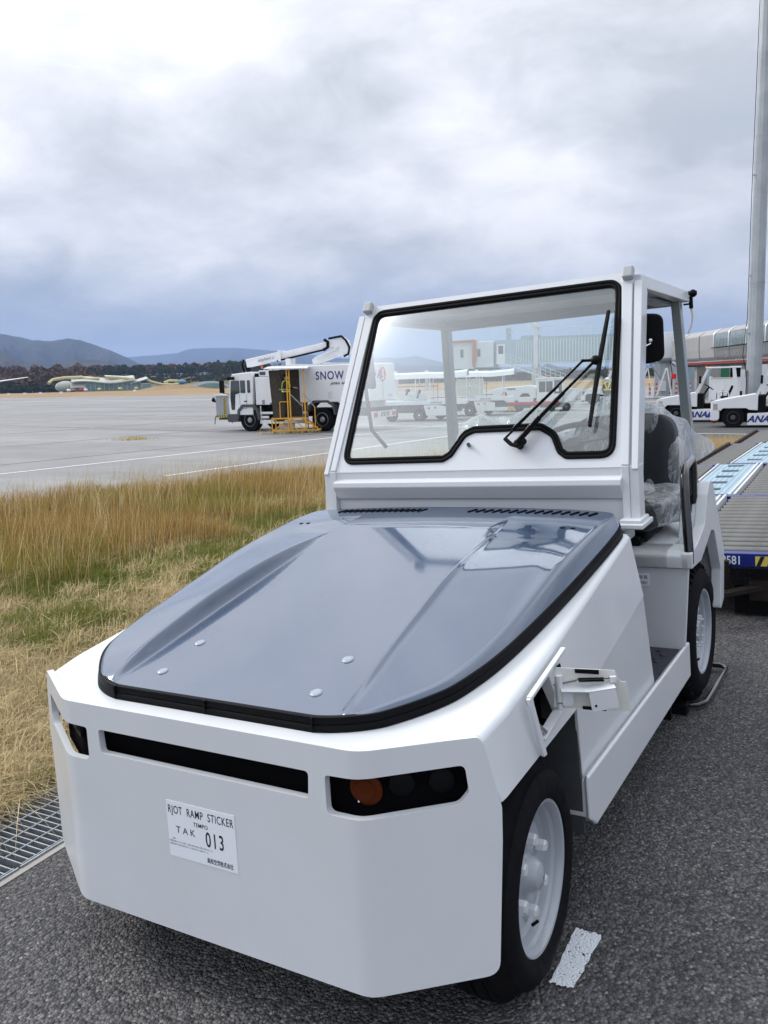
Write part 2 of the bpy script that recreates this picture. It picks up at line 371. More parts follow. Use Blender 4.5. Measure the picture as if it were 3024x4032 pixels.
def roundpoly(pts, rs, n=6):
    out = []; m = len(pts)
    for i, p in enumerate(pts):
        r = rs[i] if isinstance(rs, (list, tuple)) else rs
        p = Vector(p); a = (Vector(pts[i - 1]) - p); b = (Vector(pts[(i + 1) % m]) - p)
        if r <= 0: out.append(tuple(p)); continue
        la, lb = a.length, b.length; a.normalize(); b.normalize()
        ang = a.angle(b); d = min(r / math.tan(ang / 2), la * 0.48, lb * 0.48)
        p0 = p + a * d; p1 = p + b * d
        for k in range(n + 1):
            t = k / n; out.append(tuple((1 - t) ** 2 * p0 + 2 * t * (1 - t) * p + t * t * p1))
    return out
def text(s, h, mat, parent, mw, name='lettering', sx=1.0, ext=0.0008, space=1.0, shear=0.0, bold=0.0):
    cu_ = bpy.data.curves.new(name, 'FONT'); cu_.body = s; cu_.size = h / 0.72; cu_.align_x = 'CENTER'; cu_.align_y = 'CENTER'
    cu_.extrude = ext; cu_.space_character = space; cu_.shear = shear; cu_.offset = bold
    t = bpy.data.objects.new(name, cu_); col.objects.link(t)
    dg = bpy.context.evaluated_depsgraph_get(); dg.update()
    me = bpy.data.meshes.new_from_object(t.evaluated_get(dg)); bpy.data.objects.remove(t)
    me.materials.clear(); me.materials.append(mat)
    o = bpy.data.objects.new(name, me); col.objects.link(o); o.parent = parent; o.matrix_local = mw @ Matrix.Diagonal((sx, 1, 1, 1))
    return o
def face_mat(p, xdir, zdir):
    x = Vector(xdir).normalized(); z = Vector(zdir).normalized(); n = x.cross(z).normalized()  # text lies in x,z ; faces n
    z = n.cross(x)
    return Matrix(((x.x, z.x, n.x, p[0]), (x.y, z.y, n.y, p[1]), (x.z, z.z, n.z, p[2]), (0, 0, 0, 1)))
def copy_tree(o, parent=None):
    c = o.copy(); col.objects.link(c); c.parent = parent
    if parent: c.matrix_local = o.matrix_local.copy()
    for ch in list(o.children): copy_tree(ch, c)
    return c
def lerp(a, b, t): return a + (b - a) * t
def ip(x, xs, ys): return float(np.interp(x, xs, ys))

# ------------------------------------------------------------------ terrain, ground and setting
def sstep(a, b, x):
    t = min(1, max(0, (x - a) / (b - a))); return t * t * (3 - 2 * t)
def terr(x, y):
    zl = 0.04717 * min(4.5, max(-5, x)) + 0.0364 * min(9, max(-4, y)) - 0.030
    w = 1 - sstep(9, 14.5, math.hypot(x, y - 3))
    return lerp(-0.3, zl, w)
BX = ([-12, 5, 16, 20, 24], [-11.3, -11.3, -8.2, -4.5, -1.215])
def bx(y): return ip(y, *BX)
def sheet(name, fn, nu, nv, mat):
    o = MB().grid(fn, nu, nv).ob(name, mat, smooth=180, fix=False); return tag(o, kind='structure')
DX0, DX1 = -1.805, -1.268
sheet('road', lambda u, v: (lerp(DX1, 30, u ** 1.5), lerp(-12, 24, v), terr(lerp(DX1, 30, u ** 1.5), lerp(-12, 24, v))), 80, 90, ASPHALT)
def _gg(u, v):
    y = lerp(-12, 24, v); x = lerp(DX0, min(bx(y), DX0 - 0.01), u); return (x, y, terr(x, y) + 0.01)
sheet('grass_ground', _gg, 50, 90, DIRT)
def _apa(u, v):
    y = lerp(-12, 24, v); x = lerp(bx(y), -420, u ** 3); return (x, y, terr(x, y))
sheet('apron', _apa, 60, 90, APRON)
sheet('apron', lambda u, v: (lerp(30, -420, u), lerp(24, 129.3 - 0.188 * (lerp(30, -420, u) + 113.2), v), -0.3), 20, 20, APRON)
def _far(u, v):
    r = 30 * (600.0 ** v); a = rad(lerp(-60, 100, u))
    return (-math.sin(a) * r, math.cos(a) * r, -0.42)
sheet('far_field', lambda u, v: (lerp(-9000, 9000, u), lerp(-200, 12000, v), -0.75), 12, 12, ground_mat('far_fields', [(0.3, (0.05, 0.055, 0.03)), (0.55, (0.10, 0.095, 0.055)), (0.8, (0.19, 0.16, 0.09))], 0.01))
# raised dry verge beyond the apron edge
def _verge(u, v):
    x = lerp(60, -620, u); y0 = 129.3 - 0.188 * (x + 113.2) - 0.3; y = y0 + v * 90
    return (x, y, -0.34 + 0.45 * sstep(0, 1, v) - 0.05 * (v == 0))
sheet('verge', _verge, 40, 8, DRY)
# gutter trench
m = MB()
for (xa, xb_, za, zb) in ((DX0 - 0.06, DX0, -0.35, 0.004), (DX1, DX1 + 0.035, -0.35, 0.003)):
    ys = [lerp(-12, 20, i / 40) for i in range(41)]
    m.loft([[(xa, y, terr(xa, y) + za), (xb_, y, terr(xb_, y) + za), (xb_, y, terr(xb_, y) + zb), (xa, y, terr(xa, y) + zb)] for y in ys])
tag(m.ob('gutter_kerb', CONC, smooth=0), kind='structure')
tag(MB().loft([[(DX0 - 0.02, y, terr(DX0, y) - 0.36), (DX1 + 0.02, y, terr(DX1, y) - 0.36), (DX1 + 0.02, y, terr(DX1, y) - 0.30), (DX0 - 0.02, y, terr(DX0, y) - 0.30)] for y in [lerp(-12, 20, i / 30) for i in range(31)]]).ob('gutter_channel', DGREY, smooth=0), kind='structure')
# painted lines on the apron
def stripe(pts, w, z=0.006, name='painted_line', mat=None):
    P = []
    for (a, b) in zip(pts[:-1], pts[1:]):
        n = max(2, int(math.hypot(b[0] - a[0], b[1] - a[1]) / 0.4))
        P += [(lerp(a[0], b[0], i / n), lerp(a[1], b[1], i / n)) for i in range(n)]
    P.append(pts[-1]); d = Vector((pts[-1][0] - pts[0][0], pts[-1][1] - pts[0][1])).normalized(); nx, ny = -d.y * w / 2, d.x * w / 2
    m = MB(); k = 0
    for x, y in P: m.v += [(x + nx, y + ny, terr(x + nx, y + ny) + z), (x - nx, y - ny, terr(x - nx, y - ny) + z)]
    for i in range(len(P) - 1): m.f.append((2 * i, 2 * i + 1, 2 * i + 3, 2 * i + 2))
    return tag(m.ob(name, mat or LINE, smooth=0, fix=False), kind='structure')
stripe([(-18.6, 4.5), (-17.78, 11.48), (-16.34, 23.88), (-12.6, 55.0)], 0.14)
stripe([(-13.0, 12.42), (-12.63, 17.9), (-11.5, 33.0)], 0.14)
stripe([(-30, 34.5), (-8.5, 29.0)], 0.13)
stripe([(-1.9, 24.3), (-1.2, 24.4)], 0.16); stripe([(0.2, 24.3), (1.0, 24.4)], 0.16)
stripe([(-120.0, 75.0), (-112.0, 76.0)], 0.6); stripe([(-170, 104), (-60, 84)], 0.5)
JOINT = pm('joint_tar', (0.10, 0.10, 0.105), 0.8)
for i, k in enumerate((-21.5, -29, -38, -50, -66)):
    stripe([(k, 3), (k + 9, 70)], 0.07 + i * 0.03, 0.004, 'expansion_joint', JOINT)
for k in (22, 33, 47, 66):
    stripe([(-90, k + 18), (20, k - 4)], 0.10 + k * 0.002, 0.003, 'expansion_joint', JOINT)

# ------------------------------------------------------------------ grass
def grass(name, pts, hts, wid, lean, colA, colB, seed, curl=0.4, tips=None):
    r = np.random.default_rng(seed); n = len(pts)
    ang = r.uniform(0, 2 * pi, n); la = r.normal(0.6, 1.4, n)
    dx, dy = np.cos(la), np.sin(la); L = hts * lean * np.abs(r.normal(0.7, 0.6, n))
    sx, sy = np.cos(ang) * wid, np.sin(ang) * wid
    V = np.zeros((n, 7, 3)); C = np.zeros((n, 7, 4)); C[..., 3] = 1
    f = r.uniform(0, 1, (n, 1)) ** 1.2; base = colA * (1 - f) + colB * f; base = base * r.uniform(0.5, 1.35, (n, 1))
    for k, (t, w) in enumerate(((0, 1), (0.4, 0.85), (0.75, 0.6), (1.0, 0.0))):
        cx = pts[:, 0] + dx * L * t ** 1.8; cy = pts[:, 1] + dy * L * t ** 1.8
        hz = hts * (t - curl * t ** 3 * np.clip(L / np.maximum(hts, 1e-3), 0, 1.2) * 0.6)
        cz = pts[:, 2] + hz
        shade = 1.0
        c = base * shade
        if tips is not None: c = c * (1 - t) + (0.5 * c + 0.5 * tips) * t
        if k < 3:
            V[:, 2 * k] = np.stack([cx - sx * w, cy - sy * w, cz], 1); V[:, 2 * k + 1] = np.stack([cx + sx * w, cy + sy * w, cz], 1)
            C[:, 2 * k, :3] = c; C[:, 2 * k + 1, :3] = c
        else:
            V[:, 6] = np.stack([cx, cy, cz], 1); C[:, 6, :3] = c
    base_i = (np.arange(n) * 7)[:, None]
    quads = np.array([[0, 1, 3, 2], [2, 3, 5, 4]]); tri = np.array([[4, 5, 6]])
    q = (base_i[:, :, None] + quads[None]).reshape(-1, 4); tr_ = (base_i + tri).reshape(-1, 3)
    me = bpy.data.meshes.new(name); me.vertices.add(n * 7); me.vertices.foreach_set('co', V.reshape(-1))
    loops = np.concatenate([q.reshape(-1), tr_.reshape(-1)]); me.loops.add(len(loops)); me.loops.foreach_set('vertex_index', loops.astype(np.int32))
    ls = np.concatenate([np.arange(len(q)) * 4, len(q) * 4 + np.arange(len(tr_)) * 3]); me.polygons.add(len(ls)); me.polygons.foreach_set('loop_start', ls.astype(np.int32))
    me.update(calc_edges=True); ca = me.color_attributes.new('Col', 'FLOAT_COLOR', 'POINT'); ca.data.foreach_set('color', C.reshape(-1))
    me.materials.append(BLADE); o = bpy.data.objects.new(name, me); col.objects.link(o)
    return tag(o, kind='stuff')
terr_v = np.vectorize(terr); bx_v = np.vectorize(bx)
def vis(x, y): return y > -2.6 + 0.62 * (1.65 - x)
def patch(n, x0, x1, y0, y1, seed, dens=None, jag=0.0):
    r = np.random.default_rng(seed); x = r.uniform(x0, x1, n); y = r.uniform(y0, y1, n)
    k = vis(x, y) & (x < DX0 + 0.03) & (x > bx_v(y) + 0.05)
    x, y = x[k], y[k]
    if dens is not None: k = dens(x, y, r); x, y = x[k], y[k]
    return np.stack([x, y, terr_v(x, y)], 1)
def fbm(x, y, s, seed=0):
    v = np.zeros_like(x); a = 0.5
    r = np.random.default_rng(seed + 99)
    for o_ in range(5):
        th, ph, f = r.uniform(0, 2 * pi, 3), r.uniform(0, 2 * pi, 3), s * 1.9 ** o_ * r.uniform(.7, 1.3, 3)
        for i in range(3): v += a / 3 * np.sin(f[i] * (x * math.cos(th[i]) + y * math.sin(th[i])) + ph[i])
        a *= 0.62
    return v * 2
A_ = np.array
STRAW = A_([0.46, 0.36, 0.18]); STRAWL = A_([0.74, 0.62, 0.38]); GOLD = A_([0.46, 0.29, 0.085]); BROWN = A_([0.24, 0.145, 0.05]); GREEN = A_([0.10, 0.14, 0.025]); LGREEN = A_([0.26, 0.30, 0.08])
tall_edge = lambda y: -5.55 - 0.25 * np.sin(y * 0.9) - 0.35 * np.sin(y * 0.37 + 1) - 0.2 * np.sin(y * 3.1)
# tall golden grass along the apron side
P = patch(210000, -11.2, -4.6, 2, 19, 1, lambda x, y, r: (x < tall_edge(y) + r.normal(0, .30, len(x))) & (r.uniform(0, 1, len(x)) < np.clip(0.72 + 0.75 * fbm(x, y, 1.5), .12, 1) * np.clip(1.15 - (tall_edge(y) - x) / 9, .35, 1)))
h = (0.27 + 0.09 * fbm(P[:, 0], P[:, 1], 0.9, 3) + 0.08 * fbm(P[:, 0], P[:, 1], 4.5, 4)).clip(0.12, 1) * RNG.uniform(0.45, 1.25, len(P))
g = fbm(P[:, 0], P[:, 1], 1.6, 5) + RNG.normal(0, .3, len(P))
k = g < 0.10
grass('tall_grass', P[k], h[k], 0.0032, 0.30, BROWN, GOLD, 11, tips=A_([0.55, 0.40, 0.16]))
grass('tall_green_grass', P[~k], h[~k] * 0.85, 0.0034, 0.30, GREEN * 1.5, GOLD * 0.95, 12, tips=A_([0.42, 0.36, 0.12]))
# thin tall seed stalks
P = patch(15000, -10.9, -5.0, 2, 19, 21, lambda x, y, r: r.uniform(0, 1, len(x)) < np.clip(0.5 + 0.8 * fbm(x, y, 2.5, 31), .08, 1))
grass('grass_stalks', P, RNG.uniform(0.40, 0.92, len(P)) * 0.85, 0.0022, 0.35, GOLD, STRAWL, 13, tips=STRAWL)
# short mixed grass between
P = patch(230000, -5.9, -1.7, -2, 12, 31, lambda x, y, r: (x > tall_edge(y) - 0.3) & (r.uniform(0, 1, len(x)) < np.clip(0.75 + 0.6 * fbm(x, y, 2.2, 8), .2, 1)))
gz = fbm(P[:, 0], P[:, 1], 1.1, 17) + 0.5 * fbm(P[:, 0], P[:, 1], 4, 18) + np.clip((-P[:, 0] - 3.6) * 0.45, -0.9, 0.45) + RNG.normal(0, .22, len(P))
k = gz > 0.02
h = (0.075 + 0.03 * fbm(P[:, 0], P[:, 1], 3, 9)) * RNG.uniform(0.4, 1.5, len(P)) + 0.015
grass('short_green_grass', P[k], h[k] * 1.15, 0.0042, 0.6, GREEN, LGREEN, 14, tips=A_([0.34, 0.32, 0.10]))
grass('short_dry_grass', P[~k], h[~k], 0.0036, 1.1, STRAW * 0.6, STRAWL * 0.9, 15, tips=STRAWL)
# pale tufts of bent straw
r_ = np.random.default_rng(77); cen = np.stack([r_.uniform(-6.2, -1.9, 330), r_.uniform(-1, 12, 330)], 1)
cen = cen[vis(cen[:, 0], cen[:, 1])]
cc = cen[r_.integers(0, len(cen), 26000)]; off = r_.normal(0, 0.10, (26000, 2)) + 0
x, y = cc[:, 0] + off[:, 0], cc[:, 1] + off[:, 1]; k = x < DX0 - 0.02; x, y = x[k], y[k]
P = np.stack([x, y, terr_v(x, y)], 1)
grass('straw_tufts', P, r_.uniform(0.09, 0.24, len(P)), 0.0034, 1.25, STRAW, STRAWL * 1.1, 16, curl=0.9, tips=STRAWL)
# matted straw close to the gutter
P = patch(120000, -3.3, -1.70, -2.2, 5, 41)
grass('matted_straw', P, RNG.uniform(0.03, 0.15, len(P)), 0.0026, 2.2, STRAW * 0.4, STRAWL, 17, curl=1.1, tips=STRAWL)
P = patch(1500, -1.80, -1.71, -0.8, 1.2, 43)
P[:, 0] += 0.0
grass('straw_over_gutter', P, RNG.uniform(0.05, 0.12, len(P)), 0.0016, 2.4, STRAW * 0.8, STRAWL, 18, curl=1.2)
# tuft beyond the dollies
r_ = np.random.default_rng(5); n = 9000; x = r_.normal(-2.2, 0.65, n); y = r_.normal(19.5, 1.2, n); P = np.stack([x, y, terr_v(x, y)], 1)
grass('grass_island', P, r_.uniform(0.15, 0.5, n), 0.006, 0.4, GOLD * 0.9, STRAW, 19, tips=STRAWL)
r_ = np.random.default_rng(6); n = 500; x = r_.normal(-24.5, 0.35, n); y = r_.normal(22.3, 0.35, n); P = np.stack([x, y, terr_v(x, y)], 1)
grass('weed_tuft', P, r_.uniform(0.05, 0.16, n), 0.008, 0.9, STRAW, STRAWL, 20)
r_ = np.random.default_rng(8); n = 260; x = r_.uniform(-20.6, -18.4, n); y = 25.5 + (x + 20.2) * 0.58 + r_.normal(0, .12, n); P = np.stack([x, y, terr_v(x, y)], 1)
grass('weed_row', P, r_.uniform(0.08, 0.34, n), 0.006, 0.9, STRAW, STRAWL, 21)

# ------------------------------------------------------------------ gutter gratings (each bearing bar and cross rod a part)
G4 = M3.to_4x4() @ Matrix.Translation((0, 0, -0.030)) @ Matrix.Rotation(math.atan(-0.012), 4, 'X')      # ground plane frame under the tractor
bar_me = MB().hexa([(-0.258, -0.004, -0.034), (0.258, -0.004, -0.034), (0.258, 0.004, -0.034), (-0.258, 0.004, -0.034), (-0.258, -0.0028, 0.0), (0.258, -0.0028, 0.0), (0.258, 0.0028, 0.0), (-0.258, 0.0028, 0.0)]).mesh('bearing_bar'); bar_me.materials.append(STEEL)
rod_me = MB().tube([(0, -0.49, 0), (0, 0.49, 0)], 0.0042, 6).mesh('cross_rod'); rod_me.materials.append(STEEL)
for gi, y0 in enumerate((-0.72, 0.29, 1.30)):
    t = empty('drain_grate', G4 @ Matrix.Translation((-1.533, y0, 0.010)), ['galvanised steel drain grating nearest the camera in the gutter left of the tractor', 'galvanised steel drain grating in the gutter beside the tractor, second from the camera', 'galvanised drain grating in the gutter behind the tractor, farthest from the camera'][gi], 'drain grating', 'gutter gratings')
    for k in range(29):
        o = bpy.data.objects.new('bearing_bar', bar_me); col.objects.link(o); o.parent = t; o.location = (0, -0.483 + k * 0.0345, 0)
    for k in range(5):
        o = bpy.data.objects.new('cross_rod', rod_me); col.objects.link(o); o.parent = t; o.location = (-0.195 + k * 0.11, 0, -0.002)
    MB().box(-0.262, -0.255, -0.5, 0.5, -0.034, 0.001).ob('frame_angle', STEEL, t); MB().box(0.255, 0.262, -0.5, 0.5, -0.034, 0.001).ob('frame_angle', STEEL, t)

# worn white dash beside the front wheel
def paint_mat():
    m = bpy.data.materials.new('worn_white_road_paint'); m.use_nodes = True; t = m.node_tree; b = t.nodes['Principled BSDF']
    b.inputs['Base Color'].default_value = (0.70, 0.74, 0.80, 1); b.inputs['Roughness'].default_value = 0.7
    tc = N(t, 'ShaderNodeTexCoord'); vo = N(t, 'ShaderNodeTexVoronoi'); vo.inputs['Scale'].default_value = 150; t.links.new(tc.outputs['Object'], vo.inputs['Vector'])
    n = noise_tex(t, tc.outputs['Object'], 22, 5, 0.7)
    f = mth(t, 'ADD', mth(t, 'MULTIPLY', vo.outputs['Distance'], 0.55), mth(t, 'MULTIPLY', n, 0.9))
    t.links.new(ramp(t, f, [(0.90, 1.0), (0.98, 0.0)]), b.inputs['Alpha'])
    bn = N(t, 'ShaderNodeBump'); bn.inputs['Strength'].default_value = 0.9; bn.inputs['Distance'].default_value = 0.004; bn.invert = True
    t.links.new(vo.outputs['Distance'], bn.inputs['Height']); t.links.new(bn.outputs[0], b.inputs['Normal'])
    return m
dash = MB(); ol = []
rr = random.Random(3)
for (a, b) in zip([(.854, .304), (.939, .301), (.931, .034), (.858, .032)], [(.939, .301), (.931, .034), (.858, .032), (.854, .304)]):
    for i in range(12):
        t_ = i / 12; ol.append((lerp(a[0], b[0], t_) + rr.uniform(-.004, .004), lerp(a[1], b[1], t_) + rr.uniform(-.005, .005), 0.0055))
dash.add(ol, [tuple(range(len(ol)))]); o = dash.ob('painted_dash', paint_mat(), smooth=0, fix=False); o.matrix_world = G4; tag(o, kind='structure')

# ================================================================== TOWING TRACTOR (tractor frame: x right, y rear, z up)
TT = empty('towing_tractor', M3.to_4x4(), 'new light grey towing tractor with a glossy blue-grey bonnet and plastic-wrapped seats', 'tow tractor')
def tp(name, m, mat, parent=None, **k): return m.ob(name, mat, parent or TT, **k)
# --- front plate: flat outline cut, then bent
FL, FB = 0.56, 0.04
TH = rad(29.5)
def bend(s, z, d):     # s along sheet, z height, d depth behind face
    a = abs(s); sg = 1 if s >= 0 else -1; z += 0.006 * sstep(0.56, 0.86, a) * sstep(0.80, 0.86, z)
    if a < FL - FB: x, y, th = a, 0, 0
    elif a < FL + FB:
        th = TH * (a - FL + FB) / (2 * FB); R = 2 * FB / TH; x = FL - FB + R * math.sin(th); y = R * (1 - math.cos(th))
    else:
        th = TH; R = 2 * FB / TH; q = a - FL - FB; x = FL - FB + R * math.sin(TH) + q * math.cos(TH); y = R * (1 - math.cos(TH)) + q * math.sin(TH)
    x -= d * math.sin(th); y += d * math.cos(th)
    return (sg * x, -0.412 - 0.0716 * (0.86 - z) + y, z)
m = MB(); ss = [-0.96, -0.80, -0.62] + [-(0.60 - 0.01 * k) for k in range(0, 9)] + [-0.45, -0.3, -0.15, 0]; ss = sorted(ss + [-s for s in ss if s < 0])
m.loft([[(s, 0, 0.14), (s, 0.022, 0.14), (s, 0.022, 0.93), (s, 0, 0.93)] for s in ss])
pl = tp('front_plate', m, PAINT, smooth=0)
prof = [(-0.56, 0.865), (0.56, 0.865), (0.872, 0.872), (0.885, 0.852), (0.924, 0.69), (0.922, 0.60), (0.900, 0.235), (0.56, 0.192), (-0.56, 0.192), (-0.900, 0.235), (-0.922, 0.60), (-0.924, 0.69), (-0.885, 0.852), (-0.872, 0.872)]
rs = [0.02, 0.02, 0.02, 0.015, 0.05, 0.2, 0.045, 0.02, 0.02, 0.045, 0.2, 0.05, 0.015, 0.02]
c0 = MB().prism([(u, v) for u, v in roundpoly(prof, rs)], 'y', -0.2, 0.2).ob('c', PAINT)
cut(pl, [c0], 'INTERSECT')
def slotc(pts, r): return MB().prism(roundpoly(pts, r, 5), 'y', -0.2, 0.2).ob('c', PAINT)
lamp = [(0.458, 0.787), (0.56, 0.79), (0.834, 0.808), (0.842, 0.735), (0.815, 0.703), (0.56, 0.680), (0.458, 0.680)]
cut(pl, [slotc([(-0.406, 0.788), (0.406, 0.788), (0.400, 0.712), (-0.400, 0.712)], 0.014), slotc(lamp, [0.012, 0, 0.018, 0.022, 0.035, 0, 0.02]), slotc([(-u, v) for u, v in lamp], [0.012, 0, 0.018, 0.022, 0.035, 0, 0.02])])
for v in pl.data.vertices: v.co = bend(v.co.x, v.co.z, v.co.y)
finish(pl, 0.004, 2)
# dark structure behind the slots
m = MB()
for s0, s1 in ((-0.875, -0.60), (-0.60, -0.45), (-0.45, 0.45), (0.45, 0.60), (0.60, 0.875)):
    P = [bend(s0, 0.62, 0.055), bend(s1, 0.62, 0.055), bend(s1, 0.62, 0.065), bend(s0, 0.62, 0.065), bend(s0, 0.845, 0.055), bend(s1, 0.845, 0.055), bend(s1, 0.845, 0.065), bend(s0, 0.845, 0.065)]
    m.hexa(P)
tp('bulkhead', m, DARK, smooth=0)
for sg in (1, -1):
    a = bend((0.568 if sg > 0 else 0.80) * sg, 0.742, 0.050); n = Vector((math.sin(TH * .3) * sg, -math.cos(TH * .3), 0)); m = MB().tube([Vector(a), Vector(a) + n * 0.006, Vector(a) + n * 0.010, Vector(a) + n * 0.011, Vector(a) + n * 0.015, Vector(a) + n * 0.016, Vector(a) + n * 0.018], [0.046, 0.046, 0.040, 0.030, 0.028, 0.016, 0.002], 24); o = tp('turn_lamp', m, ORANGE)
    MB().ball((a[0] - 0.02, a[1] - 0.014, a[2] - 0.035), 0.004, 5).ob('lens_screw', CHROME, o)
    for q in ((0.67, 0.775) if sg > 0 else (0.60, 0.69)):
        a = bend(q * sg, 0.748, 0.054); n = Vector((math.sin(TH) * sg, -math.cos(TH), 0))
        tp('headlamp', MB().tube([Vector(a) + n * 0.0, Vector(a) + n * 0.008, Vector(a) + n * 0.016], [0.036, 0.034, 0.012], 20), BLACK)
# --- deck / fender shell
def zd(y): return ip(y, [-0.46, -0.40, -0.26, -0.15, 0.0, 1.6], [0.862, 0.8635, 0.869, 0.8865, 0.905, 1.081])
def half(y):
    xs = ip(y, [-0.45, -0.235, -0.1, 0.4, 1.345], [0.828, 0.834, 0.848, 0.840, 0.803])
    zb = ip(y, [-0.45, 0.38, 0.40, 1.345], [0.69, 0.70, 0.703, 0.79]); xb = ip(y, [-0.45, -0.236, -0.2, 0.38, 1.345], [0.864, 0.868, 0.874, 0.874, 0.846])
    z = zd(y); n = 10; P = [(0, y, z), (0.25, y, z), (xs - 0.10, y, z - 0.002)]
    r = 0.026
    for k in range(n + 1):
        t = k / n * rad(78); P.append((xs - r + r * math.sin(t), y, z - 0.004 - r * (1 - math.cos(t))))
    P += [(lerp(P[-1][0], xb, 0.5), y, lerp(P[-1][2], zb, 0.5)), (xb, y, zb), (xb - 0.02, y, zb - 0.001), (xs - r - 0.01, y, z - 0.055), (0, y, z - 0.035)]
    return P
ys = [-0.46, -0.40, -0.33, -0.26, -0.20, -0.15, -0.1, 0.1, 0.3, 0.38, 0.6, 0.9, 1.2, 1.345]
def ringy(y):
    P = half(y); return P + [(-a, b, c) for a, b, c in P[-2:0:-1]]
sh = tp('body_shell', MB().loft([ringy(y) for y in ys]), PAINT, smooth=40)
# hatch opening in the right flank
def onflank(y, z): return ip(z, [0.69, 0.92], [0.877, 0.848])
hp = [(0.028, 0.862), (0.215, 0.878), (0.243, 0.757), (0.243, 0.742), (0.072, 0.716)]
cut(sh, [MB().prism(hp, 'x', 0.68, 0.95).ob('c', PAINT)])
yb_ = lambda x: -0.402 + (abs(x) - 0.56) * 0.566
cut(sh, [MB().prism([(-1.2, -0.9), (1.2, -0.9), (1.2, yb_(1.2)), (0.56, -0.402), (-0.56, -0.402), (-1.2, yb_(1.2))], 'z', 0.4, 1.2).ob('c', PAINT)])
for p in sh.data.polygons: p.use_smooth = True
sh.data.set_sharp_from_angle(angle=rad(40)); wn_ = sh.modifiers.new('wn', 'WEIGHTED_NORMAL'); wn_.keep_sharp = True; wn_.weight = 80
tp('hatch_dark_box', MB().box(0.66, 0.668, -0.02, 0.32, 0.68, 0.95).box(0.668, 0.858, 0.02, 0.27, 0.695, 0.702).box(0.668, 0.80, 0.255, 0.26, 0.70, 0.90), DARK, smooth=0)  # near-black panels added; the shade inside the hatch is their colour
tp('relay_block', MB().box(0.76, 0.835, 0.055, 0.125, 0.815, 0.832).box(0.76, 0.835, 0.085, 0.125, 0.785, 0.795), pm('relay_grey', (0.12, 0.13, 0.15), 0.5), bevel=0.003)
tp('hatch_stay', MB().bar((0.852, 0.062, 0.790), (0.872, 0.105, 0.738), 0.012), CHROME, bevel=0.002)
tp('hatch_flange', MB().bar((0.862, 0.320, 0.917), (0.872, -0.002, 0.884), 0.016, 0.012).bar((0.872, -0.002, 0.886), (0.888, 0.040, 0.70), 0.014, 0.016), PAINT, bevel=0.003)
tp('hatch_ledge', MB().bar((0.865, 0.080, 0.728), (0.862, 0.25, 0.750), 0.030, 0.006), PAINT, bevel=0.002)
# open hatch door, swung out
DP = [(-0.018, 0.035), (0.158, 0.012), (0.166, -0.016), (0.176, -0.025), (0.190, -0.026), (0.201, -0.120), (-0.028, -0.090)]
hd = tp('hatch_door', MB().prism(roundpoly(DP, [0.003, 0.006, 0.012, 0.01, 0.004, 0.004, 0.004]), 'y', 0, 0.003), pm('cream_paint', (0.70, 0.71, 0.67), 0.45), bevel=0.001)
hd.matrix_local = Matrix.Translation((0.885, 0.225, 0.86)) @ Matrix.Rotation(rad(28), 4, 'Z')
MB().hexa([(-0.008, -0.032, -0.031), (0.073, -0.040, -0.035), (0.073, -0.001, -0.030), (-0.004, -0.001, -0.026), (-0.008, -0.032, -0.029), (0.073, -0.040, -0.033), (0.073, -0.001, -0.028), (-0.004, -0.001, -0.024)]) \
  .prism(roundpoly([(-0.003, -0.030), (-0.003, -0.082), (0.030, -0.082), (0.026, -0.030)], 0.01, 3), 'y', -0.018, -0.0165) \
  .prism(roundpoly([(0.071, -0.033), (0.149, -0.026), (0.158, -0.086), (0.078, -0.097)], [0.001, 0.002, 0.003, 0.014], 4), 'y', -0.041, -0.0395) \
  .hexa([(0.071, -0.041, -0.036), (0.150, -0.041, -0.028), (0.150, -0.002, -0.024), (0.071, -0.002, -0.032), (0.071, -0.041, -0.034), (0.150, -0.041, -0.026), (0.150, -0.002, -0.022), (0.071, -0.002, -0.030)]).ob('latch_bracket', PAINT, hd, smooth=0)
MB().tube([(0.090, -0.0425, -0.077), (0.090, -0.0405, -0.077)], 0.0035, 10).ob('latch_hole', DARK, hd)
MB().hexa([(0.040, -0.003, 0.014), (0.110, -0.003, 0.004), (0.110, 0, 0.004), (0.040, 0, 0.014), (0.040, -0.003, 0.026), (0.110, -0.003, 0.017), (0.110, 0, 0.017), (0.040, 0, 0.026)]).ob('foam_strip', BLACK, hd, smooth=0)
MB().hexa([(0.057, -0.003, -0.102), (0.126, -0.003, -0.113), (0.126, 0, -0.113), (0.057, 0, -0.102), (0.057, -0.003, -0.092), (0.126, -0.003, -0.102), (0.126, 0, -0.102), (0.057, 0, -0.092)]).ob('foam_strip', BLACK, hd, smooth=0)
sp = [(0.047 + 0.075 * k / 160, -0.012 + 0.006 * math.cos(k / 160 * 26 * 2 * pi), -0.005 - 0.004 * k / 160 + 0.006 * math.sin(k / 160 * 26 * 2 * pi)) for k in range(161)]
MB().tube([(0.036, -0.012, -0.008)] + sp + [(0.145, -0.012, -0.006)], 0.0013, 5).ob('coil_spring', BLACK, hd, smooth=60)
MB().bar((-0.028, -0.010, -0.016), (0.040, -0.012, -0.006), 0.003, 0.006).ob('spring_link', CHROME, hd)
MB().box(0.140, 0.158, -0.016, -0.001, -0.020, -0.002).ob('spring_tab', PAINT, hd, bevel=0.001)
tp('hinge_post', MB().tube([(0.880, 0.215, 0.79), (0.880, 0.215, 0.872)], 0.011, 12).tube([(0.880, 0.215, 0.765), (0.880, 0.215, 0.785)], 0.009, 8), PAINT)
tp('cable_hole', MB().obox((0.857, 0.285, 0.868), (0.004, 0.026, 0.020), (0, rad(-8), 0)), DARK, bevel=0.008, seg=3)
